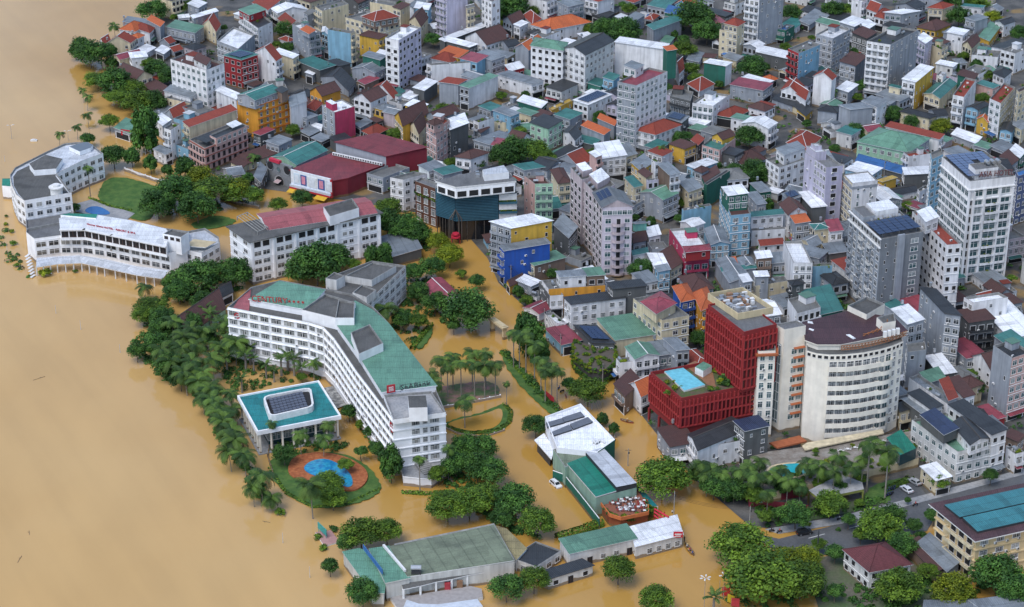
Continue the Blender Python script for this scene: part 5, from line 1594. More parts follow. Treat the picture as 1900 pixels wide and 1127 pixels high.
def grey_facade():
    A,B=P(495.5,297,8.5),P(540,312,8.5); d=B-A; L=d.length; ang=math.atan2(d.y,d.x); c=(A+B)/2
    r=empty('facade_wall',(c.x,c.y,0)); r.rotation_euler=(0,0,ang); tag(r,'grey bar front with large round holes and an arched doorway','facade wall'); LAND.append((Vector((c.x,c.y)),'the grey facade of round holes'))
    m=MB(); g=plain('facade_grey',(.21,.22,.23),.8); m.box((0,.6,4.2),(L,1.2,9.4),0); link('wall',m.mesh('wall',[g]),r)
    def disc(x,z,r1,mats,nm,y=-.06):
        m=MB(); k=20; m.quad([(x+r1*math.cos(2*math.pi*i/k),y-.05,z+r1*math.sin(2*math.pi*i/k)) for i in range(k)],0)
        for i in range(k):
            a,b=2*math.pi*i/k,2*math.pi*(i+1)/k
            m.quad([(x+r1*math.cos(a),y,z+r1*math.sin(a)),(x+r1*1.18*math.cos(a),y-.2,z+r1*1.18*math.sin(a)),(x+r1*1.18*math.cos(b),y-.2,z+r1*1.18*math.sin(b)),(x+r1*math.cos(b),y,z+r1*math.sin(b))],1)
        link(nm,m.mesh(nm,mats),r)
    disc(-L*.38,6.6,1.6,[DARK,g],'round_hole'); disc(-.3,6.0,.9,[GLASST,g],'round_hole'); disc(L*.33,6.8,1.7,[DARK,g],'round_hole'); disc(0,1.0,2.3,[DARK,TRIM],'arch_door')
    m=MB(); 
    for k in range(12): a=-L*.4+k*.3; 
    m.box((-L*.16,.1,9.3),(L*.42,1.5,1.2),0); link('red_panel',m.mesh('red_panel',[plain('porch_red',(.5,.03,.06),.5)]),r)
    m=MB(); slab(m,[(-1.4,-.2,1.9),(1.2,-.2,1.9),(1.2,-2.2,1.2),(-1.4,-2.2,1.2)],.1); link('awning',m.mesh('awning',[plain('awning_rose',(.45,.33,.33),.8),TRIM]),r)
grey_facade()
# --- centre building by the flooded street
def street_halls():
    g=(750,650,3.315); T_=lambda pts:[(g[0]+x/g[2],g[1]+y/g[2]) for x,y in pts]
    p=px2(T_([(866,408),(935,592),(1295,552),(1085,328)]),8.5); p=ccw(p)
    r=land('market_hall','white flat roofed hall with rooftop glazing beside the flooded street','hall','the white flat hall',p)
    q=px2(T_([(866,408),(940,600),(1190,625),(1297,550),(1085,328)]),8.5); q=block(r,q,-1,8.5,WHITE,WHT,'',.6,False,wallmat('deep_green_wall',(.02,.13,.09),.8),(2,))
    for pts in ([(872,440),(880,468),(985,438),(970,412)],[(972,408),(986,436),(1110,400),(1085,372)],[(900,500),(915,520),(1035,482),(1015,452)],[(1020,448),(1040,480),(1160,435),(1130,405)]):
        s=ccw(px2(T_(pts),8.7)); m=MB(); m.prism(s,7.9,8.4,1,0,True); 
        build('roof_glazing',m,[plain('grey_glazing',(.13,.14,.16),.25),DSTEEL],r)
    s=ccw(px2(T_([(800,552),(905,672),(925,610),(860,510)]),4)); m=MB(); m.prism(s,3.7,4.0,1,0,True); m.prism(inset(s,.8),-1,3.7,2); build('porch',m,[WHT,TRIM,plain('dark_shop',(.06,.06,.06),.7)],r)
    s=ccw(px2(T_([(915,610),(990,720),(1200,625),(1150,560),(1040,585)]),7.0)); FOOT.append(s); block(r,s,-1,7.0,wallmat('pale_green_wall',(.28,.42,.33),.7),OLIVE,'middle_',.3)
    for k in range(9): c=P(*T_([(R0.uniform(1140,1240),R0.uniform(540,590))])[0],8); put('air_conditioner',UA,r,(c.x,c.y,8.0),R0.random()*3)
    p2=px2(T_([(1000,692),(1178,898),(1430,832),(1222,612)]),7.2); p2=ccw(p2)
    r2=land('restaurant_hall','long restaurant hall with half teal and half grey roof and an open orange deck','restaurant','the half teal restaurant roof',p2)
    block(r2,p2,-1,6.6,wallmat('pale_green_wall',(.28,.42,.33),.7),GREY,'',.2)
    a,b,c,d=[Vector(v) for v in px2(T_([(1000,692),(1178,898),(1430,832),(1222,612)]),7.2)]
    m1,m2=a.lerp(d,.52),b.lerp(c,.50); m=MB(); slab(m,[(*a,7.0),(*b,7.0),(*m2,7.2),(*m1,7.2)],.3); build('teal_roof',m,[TEALG,TRIM],r2)
    m=MB(); slab(m,[(*m1,8.4),(*m2,8.4),(*c,8.0),(*d,8.0)],.3); m.quad([(*m2,6.5),(*c,6.5),(*c,8.0),(*m2,8.3)],1); m.quad([(*m1,6.5),(*m2,6.5),(*m2,8.3),(*m1,8.3)],1); build('grey_roof',m,[LGREY,DSTEEL],r2)
    dk=ccw(px2(T_([(1180,905),(1260,1010),(1330,1030),(1500,1000),(1500,960),(1425,840)]),3.6)); FOOT.append(dk)
    m=MB(); m.prism(dk,-1,3.6,0,1); build('deck',m,[wallmat('brick_orange',(.32,.10,.045),.7),plain('tile_red',(.25,.095,.06),.8)],r2)
    for k in range(22):
        q=Vector(dk[0]).lerp(Vector(cen(dk)),R0.uniform(.2,1)); ci=cen(dk); x,y=ci[0]+R0.uniform(-4,5.5),ci[1]+R0.uniform(-4,4)
        if not inside((x,y),dk): continue
        m=MB(); m.box((x,y,3.6+.75),(.8,.8,.06),0); m.bar((x,y,3.6),(x,y,4.3),.06,0)
        for dx,dy in ((.7,0),(-.7,0),(0,.7)): m.box((x+dx,y+dy,4.05),(.42,.42,.06),1); m.box((x+dx*1.3,y+dy*1.3,4.3),(.3,.3,.5),1)
        build('table_set',m,[TRIM,plain('chair_colour_%d'%(k%3),((.5,.5,.52),(.35,.05,.05),(.06,.06,.07))[k%3],.6)],r2)
    for k in range(26):
        q=Vector(dk[k%len(dk)]).lerp(Vector(dk[(k+1)%len(dk)]),R0.random()); PLANT.append((r2,(q.x,q.y,3.4),R0.uniform(.8,1.5)))
    fr=px2(T_([(1180,905),(1262,1012),(1335,1035),(1503,1000),(1500,955)]),4.2); m=MB()
    for A,B in zip(fr,fr[1:]):
        d_=Vector(B)-Vector(A); c_=(Vector(A)+Vector(B))/2; m.box((c_.x,c_.y,4.1),(d_.length,.25,1.1),0,math.atan2(d_.y,d_.x))
    build('parapet',m,[ORANGE],r2)
    # green boundary wall with its gutter pipe
    w=[P(*v,3.2) for v in T_([(915,745),(985,770),(1090,900),(1200,1040)])]
    fw=empty('boundary_wall',tuple(w[1].xy)+(0,)); tag(fw,'dark green boundary wall running down from the white hall to the hedge','wall'); m=MB()
    for A,B in zip(w,w[1:]):
        d_=(B-A).xy; c_=((A+B)/2).xy; m.box((c_.x,c_.y,1.2),(d_.length,.3,4.2),0,math.atan2(d_.y,d_.x))
    build('wall',m,[wallmat('deep_green_wall',(.02,.13,.09),.8)],fw); m=MB()
    for A,B in zip(w,w[1:]): m.bar((A.x,A.y,3.45),(B.x,B.y,3.45),.16)
    build('coping',m,[TRIM],fw)
    # lean-to between hall and wall
    s=ccw(px2(T_([(985,720),(1180,945),(1235,960),(1180,905),(1000,700)]),3.4)); m=MB(); m.prism(s,2.9,3.4,1,0); build('lean_to',m,[WHT,TRIM],r2)
    q=px2(T_([(1400,845),(1500,960),(1560,960),(1440,830)]),3); m=MB(); slab(m,[(*v,3) for v in ccw(q)]); 
    for v in q: m.bar((*v,-1),(*v,3),.1,1)
    build('side_awning',m,[TEAL,TRIM],r2)
    # red roadside frame
    a=P(1216,957,3); b=P(1240,972,3); s=empty('entrance_gate',(a.x,a.y,0)); tag(s,'bright red steel entrance frame at the end of the restaurant deck','gate'); m=MB()
    for k in range(4): m.bar((a.x-.3+k*.9,a.y-k*.5,-1),(a.x-.3+k*.9,a.y-k*.5,5.2),.14)
    m.bar((a.x-.3,a.y,5.2),(b.x,b.y,5.2),.3); m.bar((a.x-.3,a.y,4.2),(b.x,b.y,3.6),.3); m.bar((a.x-.3,a.y,3),(b.x,b.y,2.4),.3); build('frame',m,[plain('bright_red',(.5,.02,.04),.5)],s)
street_halls()
# --- long low row at the bottom
def low_row():
    g=(1000,850,3.958); T_=lambda pts:[(g[0]+x/g[2],g[1]+y/g[2]) for x,y in pts]
    L,F,R_=T_([(155,605),(228,703),(715,592)]); r=house(quad3(L,F,R_,4.8),4.8,'S','g','e','e',1,'R',name='warehouse',cat='warehouse',opt='z',seed=41,label='long low stained warehouse under a single sea green sheet roof')
    LAND.append((Vector(r.location.xy),'the long green roofed warehouse'))
    L,F,R_=T_([(672,520),(712,650),(1052,563)]); r=house(quad3(L,F,R_,4.2),4.2,'S','w','e','e',1,'R',name='shop_row',cat='shop',opt='h',seed=42,label='low white shop row under a white sheet roof at the flooded corner')
    LAND.append((Vector(r.location.xy),'the white shop row'))
    L,F,R_=T_([(-210,730),(-20,800),(165,680)]); house(quad3(L,F,R_,3.6),3.6,'F','k','e','e',1,'R',name='outbuilding',cat='outbuilding',opt='hq',seed=43,label='dark flat roofed outbuilding joining the green warehouse to the old hall')
    L,F,R_=T_([(-10,850),(70,890),(395,790)]); house(quad3(L,F,R_,3.4),3.4,'S','k','e','e',1,'R',name='outbuilding',cat='outbuilding',opt='',seed=44,label='small white outbuilding with a sagging black roof facing the open water')
    p=P(*T_([(1022,570)])[0],4.6); s=empty('roof_sign',(p.x,p.y,3.9)); tag(s,'small red advertising board on the corner of the white shop roof','sign'); m=MB(); m.box((0,0,1.0),(2.6,.25,1.8),0); m.box((0,-.15,1.2),(1.9,.06,.35),1); m.box((0,-.15,.6),(1.5,.06,.25),1); link('board',m.mesh('board',[plain('bright_red',(.5,.02,.04),.5),TRIM]),s)
    # old hall with veranda
    g=(560,850,3.958)
    h=6.2; p=px2(T_([(640,648),(775,872),(1562,757),(1412,490)]),h); 
    r=land('old_hall','old riverside hall with a wide faded green roof and a white colonnaded veranda','hall','the old riverside hall',p); p=ccw(p)
    block(r,p,-1,h-.2,wallmat('old_white',(.60,.60,.57),.5),OLIVE,'',0)
    a,b,c,d=[Vector(v) for v in px2(T_([(640,648),(775,872),(1562,757),(1412,490)]),h)]; m=MB(); slab(m,[(*a,h),(*b,h),(*c,h+.2),(*d,h+.2)],.25); build('sheet_roof',m,[roofmat('old_green_sheet',(.21,.25,.17),'metal',.5,.65),TRIM],r)
    m=MB(); m.bar((*d,h+.1),(*a.lerp(d,.05),h+.1),.35); m.bar((*d,h+.1),(*d.lerp(c,.98),h+.1),.2); build('parapet',m,[CONC],r)
    m=MB(); w1,w2=[Vector(v) for v in px2(T_([(600,640),(760,828)]),h+.6)]; dd=w2-w1; cc=(w1+w2)/2; m.box((cc.x,cc.y,h+.5),(dd.length,.6,.7),0,math.atan2(dd.y,dd.x)); build('parapet_wall',m,[TRIM],r)
    q=px2(T_([(500,670),(620,915),(790,880),(640,650)]),h-.2); m=MB(); q=ccw(q); m.prism(q,-1,h-.4,1); m.prism(inset(q,-.3),h-.4,h-.1,1,0,True); build('side_roof',m,[GRN,wallmat('old_white',(.60,.60,.57),.5)],r)
    q=px2(T_([(305,690),(520,985),(600,990),(612,900),(480,690),(420,665)]),4.6); q=ccw(q); FOOT.append(q); m=MB(); m.prism(q,-1,4.4,1); m.prism(inset(q,-.3),4.4,4.6,1,0,True); build('annex',m,[GRN,wallmat('old_white',(.60,.60,.57),.5)],r)
    # blue backward lettering frame on the roof edge
    s1,s2=[P(*v,h+.8) for v in T_([(452,660),(592,845)])]; dd=(s2-s1).xy; L=dd.length; s=empty('roof_sign',((s1.x+s2.x)/2,(s1.y+s2.y)/2,h-.2)); s.rotation_euler=(0,0,math.atan2(dd.y,dd.x)); tag(s,'long blue sign frame seen from behind on the old hall roof','sign')
    m=MB()
    for k in range(22): x=-L/2+k*L/21; m.box((x,0,1.3),(.35,.15,R0.uniform(.9,1.7)),0)
    m.box((0,0,2.0),(L,.12,.25),0); m.box((0,0,.7),(L,.12,.2),0)
    for k in range(8): x=-L/2+k*L/7; m.bar((x,.6,-.5),(x,.1,2),.06,1)
    link('frame',m.mesh('frame',[plain('sign_blue',(.05,.17,.42),.6),DSTEEL]),s)
    # veranda
    f=[Vector(v) for v in px2(T_([(745,965),(870,940),(985,910),(1100,890),(1215,862),(1370,835)]),4.0)]; bk=[Vector(v) for v in px2(T_([(720,905),(850,885),(960,865),(1075,845),(1185,820),(1340,795)]),4.4)]
    m=MB()
    for i in range(5): slab(m,[(*f[i],4.0),(*f[i+1],4.0),(*bk[i+1],4.4),(*bk[i],4.4)],.25)
    build('veranda_roof',m,[DKR,TRIM],r)
    for i in range(6): m=MB(); m.box((f[i].x,f[i].y+.3,1.2),(.55,.5,5.4),0); build('column',m,[TRIM],r)
    q=ccw(px2(T_([(640,1010),(700,1100),(1000,1110),(1330,1020),(1320,960),(1240,940),(800,1010)]),1.0)); m=MB(); m.prism(q,-1,1.0,0,1); build('terrace',m,[TRIM,plain('terrace_grey',(.34,.32,.31),.8)],r); FOOT.append(q)
    q=ccw(px2(T_([(770,1040),(860,1070),(1000,1075),(1290,1035),(1330,1090),(1100,1110),(740,1110)]),1.6)); m=MB(); m.prism(q,-1,1.6,1,0,True); build('canvas_roof',m,[plain('pale_canvas',(.55,.60,.66),.6),TRIM],r)
    for x,y in ((1070,935),(1160,920)): c=P(*T_([(x,y)])[0],2.2); m=MB(); m.box((c.x,c.y,2.0),(1.6,.8,2.0),0); build('cupboard',m,[plain('red_paint2',(.36,.04,.05),.7) if x<1100 else plain('cardboard',(.25,.14,.08),.9)],r)
    c=P(*T_([(840,845)])[0],h); m=MB(); m.box((c.x,c.y,h+.4),(2.6,1.8,.9),1); m.bar((c.x-1.4,c.y,h+1.7),(c.x+1.4,c.y,h+1.7),.7,0,10); build('water_tank',m,[STEEL,DSTEEL],r)
    q=ccw(px2(T_([(1412,495),(1500,520),(1650,665),(1575,745)]),4)); m=MB(); m.prism(q,-1,3.8,1); m.prism(inset(q,-.2),3.8,4,1,0); build('side_shed',m,[roofmat('dry_yellow_sheet',(.36,.31,.16),'metal',.4,.7),TRIM],r)
    # pink garden stage half under water
    q=ccw(px2(T_([(100,545),(165,645),(275,615),(215,530)]),.5)); m=MB(); m.prism(q,-1,.5,0,1); o=build('garden_stage',m,[TRIM,plain('pink_tile',(.42,.24,.22),.8)]); tag(o,'small pink tiled platform half sunk at the river edge','platform')
    a=P(*T_([(150,530)])[0],2); s=empty('signboard',(a.x,a.y,0)); tag(s,'teal slanted signboard standing on the pink platform','sign'); s.rotation_euler=(0,0,-1.0); m=MB(); m.box((0,0,2.4),(5,.25,2.0),0); m.bar((-2.2,0,0),(-2.2,0,2.4),.1,0); m.bar((2.2,0,0),(2.2,0,2.4),.1,0); link('board',m.mesh('board',[plain('board_teal',(.05,.3,.27),.6)]),s)
low_row()
# --- school block, villa, sheds in the lower right
def school():
    h=14; p=quad3((1738,940),(1812,1000),(1990,960),h); r=land('school_block','long cream four-storey block with two teal roof planes and deep balconies','school','the cream block with the teal roof',p)
    p=block(r,p,-1,h,CREAM2,GREY,'',0); fh=3.4; m=MB(); o=inset(p,-1.6); m.prism(o,h,h+.35,1,0,True); build('eave',m,[roofmat('maroon_eave',(.09,.05,.055),'metal',.2,.7),TRIM],r)
    a,b,c,d=[Vector(v) for v in inset(p,1.4)]; q=lambda s,t:tuple(b+(a-b)*s+(c-b)*t)
    for s0,s1 in ((.02,.46),(.54,1.0)):
        m=MB(); slab(m,[(*q(s0,0),h+1.0),(*q(s0,1),h+1.0),(*q(s1,1),h+1.6 if s0<.1 else h+1.0),(*q(s1,0),h+1.6 if s0<.1 else h+1.0)],.8); build('teal_roof',m,[roofmat('bright_teal_sheet',(.045,.19,.215),'metal',.15,.5),DSTEEL],r)
    wall_windows(r,p[1],p[2],.6,4,fh,R0,dict(type='grid',kind='curtain',sp=5,wf=.45,wh=1.4)); 
    a,b=Vector(p[1]),Vector(p[2]); d_=b-a
    for f in range(4):
        for k in range(8): s=a+d_*((k+.62)/8.2); put('air_conditioner',UA,r,(s.x,s.y,1.0+f*fh),math.atan2(d_.y,d_.x))
    bands(r,p,[0,1],[fh*k+.3 for k in range(1,4)],CREAM2,th=.35,out=.4)
    a,b=Vector(p[0]),Vector(p[1]); wall_windows(r,a.lerp(b,.0),a.lerp(b,.25),.6,4,fh,R0,dict(type='grid',kind='dark',cols=1,wf=.6,wh=1.8)); wall_windows(r,a.lerp(b,.35),a.lerp(b,.95),.6,4,fh,R0,dict(type='grid',kind='dark',cols=3,wf=.6,wh=2.1,sill=.2)); balconies(r,p,0,.5,4,fh,UB('c'),1.5,(.32,.97))
    h=6.4; house(quad3((1567,1020),(1614,1060),(1690,1046),h),h,'H','u','e','e',2,'L',name='villa',cat='villa',opt='h',seed=51,label='stained two-storey villa with a hipped dark red roof among the trees'); LAND.append((Vector(P(1630,1040,0).xy),'the hipped red villa'))
    house(quad3((1703,1008),(1757,1060),(1779,1044),4.2),4.2,'S','s','d','s',1,'L',name='shed',cat='shed',opt='n',seed=52,label='grey sheet roofed lean-to beside the cream school block')
    house(quad3((1683,1008),(1735,1062),(1757,1052),3.9),3.9,'S','b','k','k',1,'L',name='shed',cat='shed',opt='n',seed=53,label='dark brown sheet roofed lean-to between the villa and the school')
    for k,(L,F,R_) in enumerate((((1716,1118),(1712,1150),(1800,1150)),((1758,1116),(1800,1150),(1850,1150)),((1800,1118),(1850,1150),(1930,1140)))):
        house(quad3(L,F,R_,4.5),4.5,'S','s','s','s',1,'R',name='shed',cat='shed',opt='n',seed=54+k,label=('pale sheet roof at the very bottom edge, nearest the dark post','pale sheet roof at the bottom edge, middle of three bays','pale sheet roof in the bottom right corner')[k])
school()
# --- hedge-wrapped corner cafe front
def cafe():
    g='M'; q=ccw(px2([(600,720),(760,770),(950,770),(955,930),(850,985),(720,960),(590,850)],5.2,g)); FOOT.append(q)
    r=land('corner_cafe','corner cafe wrapped in hanging green creepers above the flooded bend','cafe','the creeper covered corner cafe',q); m=MB(); m.prism(q,-1,5.2,0,1); build('wall',m,[plain('dark_shop',(.06,.06,.06),.7),plain('cafe_deck',(.10,.085,.065),.8)],r)
    for i in range(len(q)):
        a,b=Vector(q[i]),Vector(q[(i+1)%len(q)]); n=int((b-a).length/1.3); d=(b-a).normalized(); nn=Vector((d.y,-d.x))
        if nn.y>.4: continue
        for k in range(n):
            s=a.lerp(b,(k+.5)/n)
            for z in (.6,1.8,4.0,5.3): PLANT.append((r,(s.x+R0.uniform(-.3,.3)+nn.x*.2,s.y+R0.uniform(-.3,.3)+nn.y*.2,z-.5),R0.uniform(.9,1.3)))
    for k in range(60): 
        c=Vector(cen(q)); s=Vector(q[k%len(q)]).lerp(c,R0.uniform(.1,.8)); PLANT.append((r,(s.x,s.y,5.2),R0.uniform(.8,1.3)))
cafe()
parse(DATA)
# ------------------------------------------------------------------ vegetation
def leafmat(name, c, vary=.22):
    m=bpy.data.materials.new(name); t,b=nodes(m)
    at=N(t,'ShaderNodeAttribute'); at.attribute_name='tone'
    g=N(t,'ShaderNodeNewGeometry'); n=noise(t,.5,g.outputs['Position'],3)
    hot=tuple(min(1,x*k) for x,k in zip(c,(1.9,1.45,1.0)))
    col=mixc(t,'MIX',ramp(t,at.outputs['Fac'],[(.15,0),(.95,1)]),tuple(x*.55 for x in c),hot)
    col=mixc(t,'MULTIPLY',.7,col,ramp(t,n,[(.3,.7),(.7,1.2)]))
    col=objvary(t,col,vary)
    t.links.new(col,b.inputs['Base Color']); b.inputs['Roughness'].default_value=.6; b.inputs['Specular IOR Level'].default_value=.2
    b.inputs['Subsurface Weight'].default_value=0
    return m
LEAF={'d':leafmat('dark_leaves',(.040,.118,.028)),'m':leafmat('green_leaves',(.074,.160,.022)),'y':leafmat('yellow_green_leaves',(.13,.20,.016)),'p':leafmat('palm_leaves',(.052,.118,.030))}
BARK=plain('bark',(.13,.10,.075),.9,0,.15); PBARK=plain('palm_bark',(.24,.22,.19),.85,0,.15)
def finish(name, v, f, tone, mats, smooth=False):
    me=bpy.data.meshes.new(name); me.from_pydata(v,[],f)
    for m in mats: me.materials.append(m)
    a=me.attributes.new('tone','FLOAT','FACE'); a.data.foreach_set('value',tone); me.update(); return me
def rdir(r):
    while True:
        v=Vector((r.uniform(-1,1),r.uniform(-1,1),r.uniform(-1,1)))
        if .05<v.length<1: return v.normalized()
def crown_mesh(seed, flat, nb, per, leaf, mat, low=-.35, spread=.68):
    """a crown of unit radius 1 (x, y) and height flat: leaf clumps on many uneven lobes with gaps between them"""
    r=random.Random(seed); v=[];f=[];tone=[]
    for b in range(nb):
        d=rdir(r)
        while d.z<low: d=rdir(r)
        rr=r.uniform(.35,1)**.5*spread if b>2 else .25
        c=Vector((d.x*rr,d.y*rr,d.z*rr)); br=r.uniform(.20,.36); bt=r.choice((r.uniform(0,.35),r.uniform(.2,.7),r.uniform(.65,1.05)))
        for k in range(per):
            e=rdir(r); e.z=abs(e.z)*1.0-.25 if r.random()<.8 else e.z
            e.normalize(); q=c+e*br*r.uniform(.55,1.08)
            n=(e+rdir(r)*.75+Vector((0,0,.35))).normalized(); u=n.orthogonal().normalized(); w_=n.cross(u); a=r.uniform(0,6.28)
            u2=u*math.cos(a)+w_*math.sin(a); w2=n.cross(u2); s=leaf*r.uniform(.6,1.35)
            i=len(v)
            for x,y in ((-1,-.35),(.1,-.7),(1,0),(.1,.75),(-.8,.4)):
                p=q+u2*x*s+w2*y*s*.8; v.append((p.x,p.y,p.z*flat))
            f.append((i,i+1,i+2,i+3,i+4)); tone.append(min(1,max(0,bt*.85+r.uniform(-.2,.3))))
    return finish('crown',v,f,tone,[mat])
CROWN={}
for k,(mt,fl,lf,lo) in {'d':('d',.80,.062,-.45),'m':('m',.72,.062,-.3),'y':('y',.8,.066,-.35),'s':('d',1.15,.085,-.6),'t':('d',1.7,.075,-.8),'w':('m',.52,.058,-.12)}.items():
    CROWN[k]=[crown_mesh(100*ord(k)+i,fl,60,84,lf,LEAF[mt],lo,.74) for i in range(4)]
for k,(mt,fl,lf,lo) in {'d':('d',.80,.047,-.45),'m':('m',.72,.047,-.3),'w':('m',.52,.044,-.12),'y':('y',.8,.048,-.35)}.items():
    CROWN[k+'+']=[crown_mesh(100*ord(k)+50+i,fl,58+14*(i%2),110,lf,LEAF[mt],lo,.76) for i in range(4)]
SHRUB=[crown_mesh(900+i,.8,12,26,.14,LEAF[('d','m','y')[i%3]],-.2,.5) for i in range(6)]
def trunk_mesh(h, r0, seed):
    r=random.Random(seed); m=MB(); p=Vector((0,0,-.6)); k=5; top=Vector((r.uniform(-.5,.5),r.uniform(-.5,.5),h))
    for i in range(3): 
        a=p.lerp(top,i/3); b=p.lerp(top,(i+1)/3); m.bar(a,b,r0*(1-.2*i),0,7,r0*(.8-.2*i))
    for i in range(5):
        a=p.lerp(top,.72+.06*i); d=2*math.pi*i/5+r.random(); e=a+Vector((math.cos(d)*h*.42,math.sin(d)*h*.42,h*r.uniform(.35,.6))); mid=a.lerp(e,.5)+Vector((0,0,.1*h))
        m.bar(a,mid,r0*.42,0,5,r0*.28); m.bar(mid,e,r0*.28,0,5,r0*.1)
    return m.mesh('trunk',[BARK])
TRUNK=[trunk_mesh(4.2,.28,i) for i in range(4)]
TREES=[]
def shade_name(k): return {'d':'dark green','m':'mid green','y':'yellow green','s':'slim dark','t':'columnar','w':'spreading'}[k]
rt=random.Random(77)
def tree(x, y, rpx, kind='d', gap=2.2, label=None, grp=None):
    """crown centred on photo pixel (x, y), about rpx pixels in radius"""
    fl={'d':.80,'m':.72,'y':.8,'s':1.15,'t':1.7,'w':.52}[kind]
    R=rpx*kpx(y,5)*1.32; zc=gap+R*fl*.62; p=P(x,y,zc); R=R
    root=empty('tree',(p.x,p.y,0)); 
    c=link('crown',rt.choice(CROWN[kind+'+' if R>3.6 and kind+'+' in CROWN else kind]),root,(0,0,zc)); c.rotation_euler=(0,0,rt.uniform(0,6.28)); c.scale=(R*rt.uniform(.93,1.1),R*rt.uniform(.93,1.1),R*rt.uniform(.92,1.12))
    t=link('trunk',rt.choice(TRUNK),root,(0,0,0)); s=max(.35,min(2.2,zc/5.2)); t.scale=(s*(.8 if kind!='t' else .6),s*(.8 if kind!='t' else .6),s); t.rotation_euler=(0,0,rt.uniform(0,6))
    tag(root,label,'tree',grp); TREES.append((root,dict(kind=kind,R=R))); return root
def palm_meshes(kind, seed):
    r=random.Random(seed); v=[];f=[];tone=[]
    nf={'royal':17,'coco':22,'banana':11}[kind]; L={'royal':2.9,'coco':4.1,'banana':2.9}[kind]
    for i in range(nf):
        a=2*math.pi*i/nf*1.0+r.uniform(-.2,.2)+ (i%3)*.7; el=r.uniform(-.25,1.15) if kind!='banana' else r.uniform(.5,1.35)
        ln=L*r.uniform(.8,1.1); d=Vector((math.cos(a),math.sin(a),0)); side=Vector((-d.y,d.x,0)); pts=[]; pos=Vector((0,0,0)); e=el; n=9
        for k in range(n+1):
            pts.append(pos.copy()); pos=pos+(d*math.cos(e)+Vector((0,0,1))*math.sin(e))*(ln/n); e-={'royal':.23,'coco':.20,'banana':.16}[kind]
        t0=r.choice((.05,.3,.6,.95))
        for k in range(1 if kind!='banana' else 2,n):
            q=pts[k]; ax=(pts[k+1]-pts[k]).normalized(); wd=(.95 if kind!='banana' else .42)*math.sin(math.pi*min(1,(k+.6)/(n+.4)))**.6
            for sg in (-1,1):
                for h in range(2 if kind!='banana' else 1):
                    q2=q+ax*(ln/n)*(.5*h); tip=q2+side*sg*wd+ax*(.35 if kind!='banana' else .1)-Vector((0,0,.38*wd if kind!='royal' else .3*wd)); w=ax*(ln/n)*(.22 if kind!='banana' else .5)
                    j=len(v); v+= [tuple(q2-w),tuple(q2+w),tuple(tip+w*.75),tuple(tip-w*.5)]; f.append((j,j+1,j+2,j+3)); tone.append(min(1,max(0,t0+r.uniform(-.2,.2))))
    return finish('fronds',v,f,tone,[LEAF['p']])
PALM={k:[palm_meshes(k,40+i) for i in range(3)] for k in ('royal','coco','banana')}
def palm_trunk(h, r0, lean, seed):
    r=random.Random(seed); m=MB(); p=Vector((0,0,-.6)); n=5
    for i in range(n):
        a=Vector((lean*(i/n)**2,0,-.6+(h+.6)*i/n)); b=Vector((lean*((i+1)/n)**2,0,-.6+(h+.6)*(i+1)/n)); m.bar(a,b,r0*(1-.08*i),0,7,r0*(.92-.08*i))
    return m.mesh('trunk',[PBARK])
PT={'royal':[palm_trunk(1,.02,0,1)],'coco':[palm_trunk(1,.022,.12,2),palm_trunk(1,.02,.05,3)],'banana':[palm_trunk(1,.09,0,4)]}
PALMS=[]
def palm(x, y, h, kind='coco', sc=1.0, label=None, grp=None):
    """crown heart on photo pixel (x, y), h metres above the water"""
    h=h+(1.5 if kind=='coco' else .8); p=P(x,y,h); root=empty({'royal':'royal_palm','coco':'coconut_palm','banana':'banana_plant'}[kind],(p.x,p.y,0))
    t=link('trunk',rt.choice(PT[kind]),root); az=rt.uniform(0,6.28); t.scale=(h,h,h); t.rotation_euler=(0,0,az)
    ln={'royal':0,'coco':(.12 if t.data==PT['coco'][0] else .05),'banana':0}[kind]*h
    c=link('crown',rt.choice(PALM[kind]),root,(ln*math.cos(az),ln*math.sin(az),h)); s=1.22*sc*rt.uniform(.9,1.12); c.scale=(s,s,s); c.rotation_euler=(0,0,rt.uniform(0,6.28))
    tag(root,label,'banana plant' if kind=='banana' else 'palm tree',grp); PALMS.append((root,dict(kind=kind,h=h))); return root
